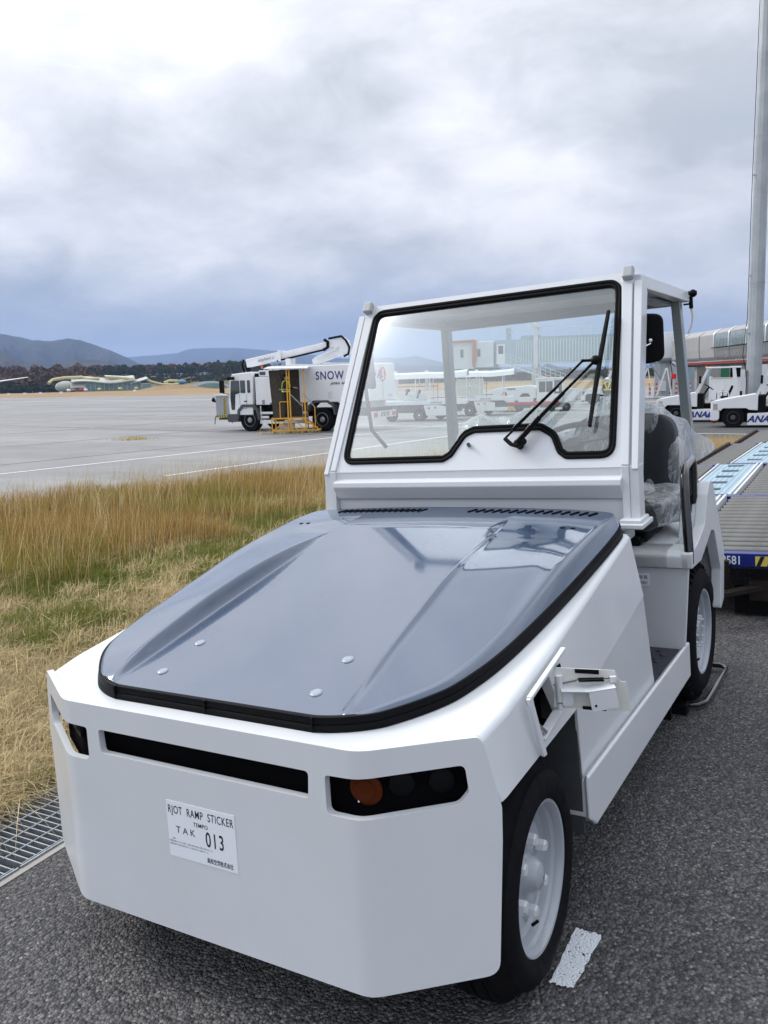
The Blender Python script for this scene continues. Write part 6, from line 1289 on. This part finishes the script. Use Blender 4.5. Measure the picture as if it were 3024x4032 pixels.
P_(MB().tube([(-1.7 + k * 0.12, -0.1, 2.72 - 0.16 * abs(math.sin(k * 0.42))) for k in range(12)], 0.02, 5).box(-3.8, 0.2, 0.1, 1.8, 2.62, 2.76), 'under_cable', DGREY, t)
stp = MB().bar((0.9, -0.5, 3.0), (5.6, -0.5, 1.2), 0.10, 0.16).bar((0.9, -1.3, 3.0), (5.6, -1.3, 1.2), 0.10, 0.16)
P_(stp, 'stair_stringer', WHITE2, t)
for k in range(12): bx_('tread', STEEL, t, 1.1 + k * 0.38, 1.40 + k * 0.38, -1.3, -0.5, 2.93 - k * 0.146, 2.96 - k * 0.146)
P_(bars(MB(), [((0.9 + k * 0.39, -1.35, 3.0 - k * 0.15), (0.9 + k * 0.39, -1.35, 3.85 - k * 0.15)) for k in range(13)] + [((0.9, -1.35, 3.0 + q), (5.6, -1.35, 1.2 + q)) for q in (0.28, 0.56, 0.85)], 0.035), 'stair_railing', WHITE2, t)
P_(MB().box(2.85, 3.55, 0.2, 1.6, 0.6, 2.9).tube([(3.2, .2, 1.2), (3.2, .2, 2.9)], .14, 10), 'drive_column', WHITE2, t); road_wheel(t, 3.0, -0.2, 0.4, 0.4); road_wheel(t, 3.0, 1.6, 0.4, 0.4)
# rotunda at the root of the bridge
t = empty('bridge_rotunda', TR(-14.0, 68.1, -0.3, 12), 'white drum-shaped bridge rotunda on a round grey column', 'rotunda')
P_(MB().lathe([(0, 0.95), (0.06, 1.0), (1.95, 1.0), (2.05, 0.95)], (0, 1, 3.05), 32, 'z'), 'drum', WHITE2, t); P_(MB().box(-1.0, -0.75, -0.05, 1.5, 3.0, 5.1).box(0.8, 1.05, 0, 1.6, 3.0, 5.1), 'door_frame', WHITE2, t)
P_(MB().lathe([(0, 0.75), (0.12, 0.8), (0.2, 0.55), (0.35, 0.42)][::-1] and [(0, 0.42), (0.15, 0.55), (0.25, 0.85), (0.40, 0.9)], (0, 1, 2.65), 24, 'z'), 'column_head', STEEL, t)
P_(MB().lathe([(0, 0.36), (2.7, 0.36)], (0, 1, 0.0), 24, 'z'), 'column', pm('column_grey', (0.42, 0.46, 0.48), 0.5), t); P_(MB().box(-0.5, 0.12, 0.4, 0.66, 0.5, 1.3), 'control_cabinet', WHITE2, t)
P_(MB().tube([(0.3, .4, 2.9), (0.65, .4, 2.5), (0.95, .4, 2.3), (0.9, .4, 2.9)], 0.04, 6).tube([(0.4, .4, 2.7), (0.55, .4, 1.9), (0.5, .4, .6)], 0.04, 6), 'loose_cables', BLACK, t)
P_(MB().bar((-1.1, .8, 2.6), (-0.2, .8, 1.3), 0.1).bar((-1.2, .8, 2.7), (-.2, .8, 2.7), .15), 'service_bracket', STEEL, t)

# ---- fixed gangway, panel by panel
t = empty('fixed_gangway', TR(0, 0, 0), 'elevated light grey gangway with curved panels, glazed bays and a red line underneath', 'gangway')
PT = [(-13.2, 67.2), (-12.4, 65.6), (-11.6, 64.1), (-10.8, 62.6), (-10.0, 61.1), (-9.2, 59.6), (-8.5, 58.1), (-7.8, 56.5), (-7.1, 55.0), (-6.4, 53.5), (-5.7, 52.0), (-5.0, 50.5), (-4.3, 49.0), (-3.6, 47.5), (-2.9, 46.0), (-2.2, 44.5), (-1.5, 43.0)]
GW = pm('gangway_panel', (0.36, 0.355, 0.35), 0.45, 0.2, var=0.05, vscale=0.5); SILV = pm('silver_mullion', (0.62, 0.64, 0.66), 0.35, 0.5)
PT = PT[::2] + [(0.0, 39.9)]
def sec(p, z, o):   # offset o outwards (towards the apron, -x side is camera left)
    return (p[0] - 0.90 * o, p[1] - 0.42 * o, z)
curve = [(2.50, -0.22), (2.62, 0.02), (2.72, 0.11), (3.25, 0.16), (3.60, 0.16), (4.14, 0.15), (4.22, 0.11), (4.50, -0.30)]
curve = [(z - 0.12, o) for z, o in curve]
def strip(pa, pb, rows, g=0.03):
    a = (lerp(pa[0], pb[0], g), lerp(pa[1], pb[1], g)); b = (lerp(pb[0], pa[0], g), lerp(pb[1], pa[1], g)); m = MB()
    m.loft([[sec(p, z, o) for z, o in rows] + [sec(p, z, o - 0.06) for z, o in rows[::-1]] for p in (a, b)]); return m
for k, (a, b) in enumerate(zip(PT[:-1], PT[1:])):
    if k < 3:
        for r0, r1 in ((0, 4), (3, 6), (5, 8)): strip(a, b, curve[r0:r1]).ob('cladding_panel', GW, t, smooth=12)
    else:
        strip(a, b, curve[0:4]).ob('lower_panel', pm('dark_gangway_panel', (0.26, 0.265, 0.27), 0.3, 0.4, var=0.08, vscale=0.6), t, smooth=50); strip(a, b, curve[6:8]).ob('roof_panel', GW, t, smooth=50)
        strip(a, b, curve[3:7], 0.0).ob('glass_pane', GLASS, t, smooth=50)
        m = MB().tube([sec(a, z, o + 0.03) for z, o in curve[3:8]], 0.055, 6); m.ob('mullion', SILV, t)
        strip(a, b, [(3.14, 0.36), (3.20, 0.36)], 0).ob('black_rail', BLACK, t, smooth=0)
    strip(a, b, [(2.16, -0.30), (2.32, -0.30)], 0).ob('red_line', pm('dull_red_paint', (0.38, 0.04, 0.035), 0.5), t, smooth=0)
    strip(a, b, [(2.0, -0.8), (2.18, -0.7), (2.34, -0.7)], 0).ob('under_beam', DGREY, t, smooth=0)
    MB().hexa([sec(a, 2.30, -0.25), sec(b, 2.30, -0.25), sec(b, 2.30, -2.4), sec(a, 2.30, -2.4), sec(a, 4.40, -0.3), sec(b, 4.40, -0.3), sec(b, 4.40, -2.4), sec(a, 4.40, -2.4)]).ob('inner_lining', WHITE2, t, smooth=0) if k < 3 else MB().hexa([sec(a, 2.30, -0.25), sec(b, 2.30, -0.25), sec(b, 2.30, -2.4), sec(a, 2.30, -2.4), sec(a, 2.40, -0.3), sec(b, 2.40, -0.3), sec(b, 2.40, -2.4), sec(a, 2.40, -2.4)]).ob('floor_slab', WHITE2, t, smooth=0)
text('3 6 -', 0.24, REDP, t, face_mat(sec((-3.1, 46.4), 2.60, 0.05), (0.42, -0.90, 0), (0, 0, 1)))
for k in (1, 4, 6): MB().box(-0.35, 0.35, -0.35, 0.35, -0.3, 2.1).ob('pier', CONC, t, smooth=0, mw=TR(PT[k][0] + 0.9, PT[k][1] + 0.8, 0, 25))
# clutter under the gangway
TB = empty('terminal_wall', TR(-6.5, 72.0, -0.3, 10), 'pale wall of the terminal ground floor in shade under the gangway', 'wall')
for k in range(9): bx_('wall_panel', [WHITE2, PALEBLUE, GW][k % 3], TB, -9 + k * 2.2, -6.85 + k * 2.2, 0, 0.3, 0.0, 2.7, 0.02)
bx_('dark_doorway', DARK, TB, 0.6, 3.4, -0.05, 0.0, 0.0, 2.3); bx_('dark_doorway', DARK, TB, -3.2, -1.4, -0.05, 0.0, 0.0, 2.2); bx_('green_door', pm('green_paint', (0.02, 0.16, 0.08), 0.5), TB, -3.9, -3.3, -0.08, 0.0, 0.6, 2.4)
def stepladder(x, y, rz, lb_):
    t = empty('step_ladder', TR(x, y, -0.3, rz), lb_, 'ladder', 'white maintenance ladders')
    for yy in (0, 0.6):
        P_(MB().bar((0, yy, 0), (0.75, yy, 2.3), 0.07).bar((1.2, yy, 0), (0.80, yy, 2.3), 0.05), 'stile', WHITE, t)
    for k in range(7): P_(MB().bar((0.1 + k * 0.095, 0, 0.3 + k * 0.29), (0.1 + k * 0.095, 0.6, 0.3 + k * 0.29), 0.05), 'rung', WHITE, t)
    P_(MB().box(-0.3, 1.5, -0.1, 0.7, 0.1, 0.18), 'base', WHITE, t)
stepladder(-15.2, 64.2, 12, 'white step ladder left of the rotunda column, nearer the tractor mirror'); stepladder(-13.9, 64.6, 8, 'white step ladder just left of the rotunda column')
for k in range(9):
    x_ = -16.4 + k * 0.50; t = empty('barrier_post', TR(x_, 69.0 + 0.1 * k, -0.3, 10), 'orange and white banded barrier post by the rotunda, %s of the row' % ['leftmost', 'second from the left', 'third from the left', 'fourth from the left', 'middle one', 'fourth from the right', 'third from the right', 'second from the right', 'rightmost'][k], 'post', 'orange and white barrier posts near the rotunda')
    P_(MB().bar((0, 0, 0), (0, 0, 1.1), 0.14), 'post', WHITE, t)
    for q in (0.25, 0.6, 0.95): P_(MB().bar((0, 0, q), (0, 0, q + 0.16), 0.155), 'orange_band', pm('cone_orange', (0.75, 0.15, 0.03), 0.5), t)
for k, x_ in enumerate((-12.85, -12.35)):
    t = empty('red_beacon_lamp', TR(x_, 66.0, -0.3, 10), ['round red lamp on a thin post, left one of the pair by the rotunda column', 'round red lamp on a thin post, right one of the pair by the rotunda column'][k], 'lamp')
    P_(MB().bar((0, 0, 0), (0, 0, 1.5), 0.06), 'post', WHITE, t); P_(MB().box(-0.16, 0.16, -0.1, 0.1, 1.45, 1.85), 'lamp_body', pm('bright_red_plastic', (0.75, 0.02, 0.015), 0.4), t, bevel=0.05)

# ================================================================== DISTANCE
def pol(az, dist, z=0.0):
    a = rad(az); return (CAMP.x - math.sin(a) * dist, CAMP.y + math.cos(a) * dist, z)
HILL = ground_mat('wooded_hillside', [(0.30, (0.010, 0.014, 0.012)), (0.5, (0.024, 0.025, 0.022)), (0.65, (0.050, 0.042, 0.035)), (0.8, (0.10, 0.085, 0.07))], 0.004, 1.0)
def ridge(name, prof, dist, depth, seed, mat=HILL, nu=260, nv=22, zb=-6):
    az = [p[0] for p in prof][::-1]; el = [p[1] for p in prof][::-1]
    def fn(u, v):
        a = lerp(az[-1], az[0], u); e = ip(a, az, el) + 0.035 * noise.fractal(Vector((a * 2.2, seed, 0)), 1.0, 2.0, 4)
        hc = max(2, math.tan(rad(max(e, 0.02))) * dist)
        d = dist - depth * (1 - v)                       # v=0 foot, v=1 crest
        spur = 0.5 + 0.5 * math.sin(a * 3.1 + 2.2 * noise.noise(Vector((a * 0.7, seed, 2)))) 
        q = v ** lerp(0.8, 1.7, spur); z = zb + (hc - zb + CAMP.z) * q
        z += (1 - abs(2 * v - 1)) * hc * 0.16 * noise.fractal(Vector((a * 1.8, v * 3, seed)), 1.0, 2.0, 4)
        return pol(a, d, z)
    m = MB().grid(fn, nu, nv)
    k = len(m.v); top = m.v[-(nu + 1):]
    for p in top: m.v.append((p[0] + (p[0] - CAMP.x) * 0.25, p[1] + (p[1] - CAMP.y) * 0.25, zb))
    for i in range(nu): m.f.append((k - nu - 1 + i, k - nu + i, k + i + 1, k + i))
    return tag(m.ob(name, mat, smooth=180), kind='structure')
ridge('far_mountains', [(66, 2.2), (60, 2.0), (52, 1.4), (48, 1.62), (46.95, 1.82), (46.16, 1.88), (45.18, 1.91), (43.78, 2.03), (43.0, 2.28), (41.84, 2.30), (40, 2.26), (38.6, 2.13), (36.5, 1.9), (34.4, 1.57), (33, 1.38), (31.08, 1.42), (29.33, 1.32), (28.31, 1.45), (26.72, 0.99), (25, 0.7), (22, 0.5), (15, 0.35), (10, 0.5), (0, 0.45), (-12, 0.7), (-25, 0.9)], 11000, 3500, 3, nu=420)
ridge('near_mountains', [(70, 2.6), (60, 3.2), (57, 3.6), (54.15, 3.36), (52.98, 3.13), (52.39, 2.96), (51.3, 2.89), (50.42, 3.04), (49.62, 2.93), (48.7, 2.59), (47.76, 2.21), (46.95, 1.83), (46.2, 1.4), (45.3, 0.9), (44.5, 0.4), (43, 0.05)], 5200, 1800, 5)
ridge('foothills', [(70, 2.0), (58, 2.4), (54, 2.2), (52.6, 1.55), (51.2, 1.45), (50.0, 1.80), (49, 1.72), (48, 1.6), (47, 1.25), (46, 0.85), (45, 0.2)], 3200, 1100, 9)
ridge('middle_hills', [(35, 0.05), (33, 0.5), (30.5, 1.02), (29.5, 0.95), (28.5, 0.8), (27, 0.78), (24, 0.3), (22, 0.05)], 6500, 1500, 12)
ridge('lone_peak', [(21.8, 0.02), (21.05, 0.23), (20.4, 0.45), (19.82, 0.68), (19.14, 0.45), (18.5, 0.25), (17.9, 0.02)], 5000, 900, 15, nu=80)
# terraced slope with hedges behind the pavilion
SLOPE = ground_mat('terraced_field', [(0.3, (0.06, 0.075, 0.03)), (0.5, (0.16, 0.145, 0.07)), (0.7, (0.33, 0.27, 0.15))], 0.02)
def _slope(u, v):
    a = lerp(50.5, 35.5, u); d = lerp(760, 980, v); h = 11.5 * v ** 0.8 * sstep(35.5, 38, a) * sstep(50.5, 49.3, a) if 1 else 0
    return pol(a, d, -0.4 + lerp(0, 14.0, v) * min(1, (a - 35.5) / 3))
tag(MB().grid(_slope, 50, 10).ob('terraced_slope', SLOPE, smooth=180, fix=False), kind='structure')
# foliage masses
FOL = {}
def fol_mat(name, c):
    m = bpy.data.materials.new(name); m.use_nodes = True; t = m.node_tree; b = t.nodes['Principled BSDF']
    tc = N(t, 'ShaderNodeTexCoord'); n = noise_tex(t, tc.outputs['Object'], 0.35, 6, 0.7)
    t.links.new(ramp(t, n, [(0.3, tuple(x * 0.45 for x in c)), (0.55, c), (0.75, tuple(min(1, x * 1.7) for x in c))]), b.inputs['Base Color']); b.inputs['Roughness'].default_value = 1.0; b.inputs['Specular IOR Level'].default_value = 0.0
    bn = N(t, 'ShaderNodeBump'); bn.inputs['Strength'].default_value = 1.0; bn.inputs['Distance'].default_value = 0.8
    t.links.new(noise_tex(t, tc.outputs['Object'], 1.4, 5, 0.75), bn.inputs['Height']); t.links.new(bn.outputs[0], b.inputs['Normal']); return m
def crowns(name, places, mat, seed, kind='stuff', leaf=240):
    r = np.random.default_rng(seed); m = MB()
    for (x, y, z, w, h) in places:
        n = leaf; th = r.uniform(0, 2 * pi, n); cz = r.uniform(-0.55, 1, n); rr_ = np.sqrt(1 - cz ** 2) * r.uniform(0.55, 1.0, n) * (1 + 0.25 * np.sin(3 * th + x))
        px = x + w / 2 * rr_ * np.cos(th); py = y + w / 2 * rr_ * np.sin(th); pz = z + h * (0.55 + 0.45 * cz * r.uniform(0.75, 1.0, n))
        s_ = w * 0.16 * r.uniform(0.5, 1.2, n)
        for i in range(n):
            a = r.normal(0, 1, 3); a /= np.linalg.norm(a); b = np.cross(a, r.normal(0, 1, 3)); b /= np.linalg.norm(b)
            p = A_([px[i], py[i], pz[i]]); m.add([p - a * s_[i], p + b * s_[i] * 0.8, p + a * s_[i], p - b * s_[i] * 0.6], [(0, 1, 2, 3)])
        m.box(x - w * 0.03, x + w * 0.03, y - w * 0.03, y + w * 0.03, z - 1, z + h * 0.6)
    me = m.mesh(name); me.materials.append(mat); o = bpy.data.objects.new(name, me); col.objects.link(o)
    return tag(o, kind=kind)
BR1 = fol_mat('autumn_foliage', (0.19, 0.125, 0.082)); GR1 = fol_mat('dark_evergreen_foliage', (0.060, 0.075, 0.038)); GR2 = fol_mat('bamboo_foliage', (0.075, 0.085, 0.035))
r_ = np.random.default_rng(31)
def places(n, a0, a1, d0, d1, z0, w0, w1, h0, h1):
    L = []
    for _ in range(n):
        a = r_.uniform(a0, a1); d = r_.uniform(d0, d1); p = pol(a, d); w = r_.uniform(w0, w1); L.append((p[0], p[1], z0(a, d) if callable(z0) else z0, w, r_.uniform(h0, h1)))
    return L
crowns('autumn_wood', places(170, 49.0, 58, 700, 800, 0, 9, 15, 9, 15) + places(110, 49.6, 58, 800, 880, 0, 10, 16, 17, 23), BR1, 41)
crowns('evergreen_undergrowth', places(60, 50.6, 54.5, 668, 690, -0.4, 5, 9, 3, 5.5), GR1, 42, leaf=140)
sz = lambda a, d: -0.4 + 14.0 * min(1, (d - 760) / 220) * min(1, max(0, (a - 35.5) / 3))
crowns('ridge_tree_line', places(150, 38.5, 49.4, 960, 1040, sz, 9, 14, 7, 12), BR1, 43, leaf=160)
crowns('evergreen_tree_line', places(70, 37, 49.4, 930, 1000, sz, 8, 13, 7, 13), GR1, 44, leaf=160)
crowns('bamboo_grove', places(60, 35.5, 41.5, 900, 980, sz, 7, 10, 10, 15), GR2, 45, leaf=160)
crowns('orchard_hedges', places(110, 37, 47.5, 800, 930, sz, 7, 12, 1.5, 3.0), GR1, 46, leaf=70)
crowns('distant_scrub', places(140, 12, 37, 420, 640, -0.5, 8, 16, 1.5, 4), GR2, 47, leaf=90)
# waterslide pavilion
t = empty('slide_pavilion', Matrix.Translation(pol(51.7, 640, -0.5)) @ Matrix.Rotation(rad(50.0), 4, 'Z'), 'low glass pavilion with wavy white roofs and thick yellow tube slides beyond the airfield', 'building')
SLY = pm('tube_yellow', (0.60, 0.54, 0.27), 0.5); RW = pm('roof_white', (0.50, 0.505, 0.45), 0.5)
P_(MB().box(16, 62, 4, 20, 0, 6.0), 'glass_wall', GLASSG, t)
for k in range(15): bx_('mullion', WHITE2, t, 18 + k * 3.1, 18.35 + k * 3.1, 3.7, 4.0, 0, 5.0)
def roof(x0, x1, fz, th=0.5, y0=0, y1=22, tl=3.4): return MB().loft([[(lerp(x0, x1, u), y0, fz(u)), (lerp(x0, x1, u), y1, fz(u) + tl), (lerp(x0, x1, u), y1, fz(u) + tl - th), (lerp(x0, x1, u), y0, fz(u) - th)] for u in np.linspace(0, 1, 24)])
P_(roof(15, 58, lambda u: 6.3 + 0.9 * math.sin(u * 2.2 * pi + 0.4), 0.7), 'wavy_roof', RW, t, smooth=40)
P_(roof(54, 67, lambda u: 4.8 + 3.0 * u ** 1.3, 0.6, tl=1.4), 'swept_roof', RW, t, smooth=60); P_(roof(14, 24, lambda u: 2.4 + 0.5 * math.sin(u * pi), 0.3, y0=0, y1=5), 'entrance_canopy', RW, t, smooth=60)
P_(MB().ball((11, 8, 3.2), 4.8, 12, (1.45, 1, 0.9)), 'dome_roof', RW, t, smooth=60); P_(roof(38, 54, lambda u: 10.4 - 1.2 * u, y0=12, y1=24, tl=0.6), 'upper_roof', WHITE2, t)
for pth in ([(0, 4, 6), (3, 8, 8.5), (10, 10, 9.6), (22, 10, 9.8), (26, 8, 8.4), (34, 8, 8.6)], [(38, 6, 9.4), (46, 5, 8.8), (54, 4, 7.8), (57, 2, 7.5)], [(66, 2, 6.6), (70, 1, 4.8), (76, 0, 3.0), (84, 0, 2.6), (88, 1, 3.0)], [(78, 3, 4.2), (82, 3, 5.6), (88, 3, 5.2)]):
    P_(MB().tube(chaikin_ := [tuple(p) for p in pth], 1.05, 10), 'tube_slide', SLY, t, smooth=60)
for x_ in (70, 75, 80, 86): bx_('slide_support', WHITE2, t, x_, x_ + 0.4, 1, 1.4, 0, 5)
P_(MB().ball((90.5, 4, 4.4), 2.6, 6, (1.4, 1, 0.7)), 'blue_slide_top', pm('slide_blue', (0.12, 0.28, 0.42), 0.5), t)
bx_('entrance_block', WHITE2, t, 62, 69, 2, 10, 0, 4.4); bx_('entrance_glass', GLASSG, t, 62.5, 68.5, 1.8, 2.0, 0.3, 3.8)
for k, (x_, c) in enumerate(((21, REDP), (24, STICK), (33, SLY), (47, SLY), (58, SLY), (13, STICK), (16, TAN))): P_(MB().ball((x_, -4, 0.8), 1.3, 5, (1.2, 1, 0.9)), 'kiosk', c, t)
t = empty('hill_house', Matrix.Translation(pol(49.85, 880, 14.5)) @ Matrix.Rotation(rad(50), 4, 'Z'), 'small white flat building high among the trees left of the terraced slope', 'building'); bx_('walls', WHITE2, t, -4, 4, 0, 6, 0, 3); bx_('roof', WHITE, t, -4.4, 4.4, -.4, 6.4, 3, 3.3)
# arched hangars
for k, (az, d, w, lb_) in enumerate(((41.9, 420, 9, 'white arched hangar near the de-icing truck cab, left of the flat sheds'), (39.7, 430, 7, 'low pale shed right of the white arched hangar'))):
    t = empty('hangar', Matrix.Translation(pol(az, d, -0.4)) @ Matrix.Rotation(rad(az), 4, 'Z'), lb_, 'hangar')
    if k == 0:
        ar = [(w * math.cos(a), 0.3 + 3.4 * math.sin(a)) for a in np.linspace(0, pi, 16)]
        P_(MB().prism(ar + [(-w, 0), (w, 0)], 'y', 0, 14), 'arched_roof', WHITE2, t, smooth=40); P_(MB().prism([(x * 0.8 + 1, z * 0.75) for x, z in ar] + [(-w * .8 + 1, 0), (w * .8 + 1, 0)], 'y', -0.1, 0), 'door_opening', GLASSG, t, smooth=0)
    else:
        bx_('walls', WHITE2, t, -w, w, 0, 8, 0, 2.2); bx_('roof', STEEL, t, -w - .3, w + .3, -.3, 8.3, 2.2, 2.5)
        for j in range(6): bx_('window', GLASSD, t, -w + 1 + j * 2.2, -w + 2.2 + j * 2.2, -0.05, 0, 0.8, 1.7)
def _mound(u, v):
    x = lerp(-22, 22, u); y = lerp(-8, 10, v); h = 2.6 * math.exp(-((x / 13) ** 2) - ((y / 5) ** 2)) + 0.25 * noise.noise(Vector((x * .3, y * .3, 1)))
    return (x, y, h - 0.3)
tag(MB().grid(_mound, 40, 16).ob('earth_mound', DRY, smooth=180, fix=False, mw=None), kind='structure').matrix_world = Matrix.Translation(pol(44.2, 330, -0.3)) @ Matrix.Rotation(rad(44), 4, 'Z')
TARM = ground_mat('taxi_asphalt', [(0.3, (0.085, 0.088, 0.092)), (0.6, (0.115, 0.118, 0.122)), (0.8, (0.15, 0.152, 0.155))], 0.8, 0.3)
tag(MB().add([(-8.5, 24.02, -0.294), (30, 24.02, -0.294), (30, 41, -0.294), (-4, 41, -0.294), (-8.5, 33, -0.294)], [(0, 1, 2, 3, 4)]).ob('service_road', TARM, smooth=0, fix=False), kind='structure')
stripe([(-6, 27.9), (-2, 27.4), (12, 25.5)], 0.13, 0.012)
# small far markers along the runway edge
rr = random.Random(4)
mk = ['small white marker board on the far verge, %s' % q for q in ('leftmost of five', 'second of five from the left', 'middle one of five', 'fourth of five from the left', 'rightmost of five')]
for k, az in enumerate((54.0, 53.1, 52.2, 51.0, 46.6)):
    t = empty('marker_board', Matrix.Translation(pol(az, 300 - 20 * (k == 4), -0.1)) @ Matrix.Rotation(rad(az), 4, 'Z'), mk[k], 'marker board', 'white marker boards on the far verge'); bx_('board', STICK, t, -0.5, 0.5, 0, 0.1, 0.2, 0.9); bx_('leg', STEEL, t, -0.03, 0.03, 0, 0.1, -0.4, 0.2)
# parked airliner left of the picture, only its wing reaches in
t = empty('airliner', Matrix.Translation(pol(57.5, 190, -0.3)) @ Matrix.Rotation(rad(57.5), 4, 'Z'), 'white airliner far left on the apron with only its wing tip showing', 'airliner')
P_(MB().loft([[(x_, yy, zz) for yy, zz in ((-c, z_), (0, z_ + th), (c * 0.8, z_), (0, z_ - th * .5))] for x_, c, z_, th in ((0, 2.4, 2.7, .35), (8, 1.6, 3.6, .2), (15.5, 0.8, 4.55, .09))]), 'wing', WHITE, t, smooth=50); P_(MB().loft([[(x_, yy, zz) for yy, zz in ((-c, z_), (0, z_ + th), (c * 0.8, z_), (0, z_ - th * .5))] for x_, c, z_, th in ((0, 2.4, 2.7, .35), (-8, 1.6, 3.6, .2), (-15.5, 0.8, 4.55, .09))]), 'wing', WHITE, t, smooth=50)
P_(MB().lathe([(-13, 0.1), (-12, 0.9), (-9, 1.6), (6, 1.6), (12, 0.8), (14, 0.2)], (0, 0, 3.0), 24, 'y'), 'fuselage', WHITE, t, smooth=60); P_(MB().prism([(10, 4), (14, 4), (14.5, 8.5), (12.8, 8.5)], 'x', -0.15, 0.15), 'tail_fin', WHITE, t)
P_(MB().bar((0, 0, 0), (0, 0, 2), 0.5).bar((0, -9, 0), (0, -9, 2), 0.3), 'landing_gear', DGREY, t)
# air between the camera and the hills
hz = MB().box(-15000, 15000, -3000, 14500, -7.5, 620).ob('haze', pm('x', (1, 1, 1)), smooth=0); tag(hz, kind='stuff')
hm = bpy.data.materials.new('haze_air'); hm.use_nodes = True; hm.node_tree.nodes.clear()
o_ = N(hm.node_tree, 'ShaderNodeOutputMaterial'); pv = N(hm.node_tree, 'ShaderNodeVolumePrincipled'); pv.inputs['Color'].default_value = (0.42, 0.60, 0.98, 1); pv.inputs['Density'].default_value = 0.00012; pv.inputs['Anisotropy'].default_value = 0.2
hm.node_tree.links.new(pv.outputs[0], o_.inputs['Volume']); hz.data.materials.clear(); hz.data.materials.append(hm)

# crumbled concrete at the asphalt edge in front of the wheel
m = MB(); ol = []; rr = random.Random(9)
for k in range(26):
    a = 2 * pi * k / 26; q = rr.uniform(0.75, 1.1); ol.append((0.93 + 0.17 * q * math.cos(a), -0.335 + 0.105 * q * math.sin(a), 0.006 + 0.001 * (k % 2)))
o = MB().add(ol, [tuple(range(26))]).ob('concrete_patch', ground_mat('crumbled_concrete', [(0.35, (0.06, 0.05, 0.04)), (0.5, (0.34, 0.28, 0.21)), (0.7, (0.50, 0.43, 0.34))], 28), smooth=0, fix=False); o.matrix_world = G4; tag(o, kind='structure')
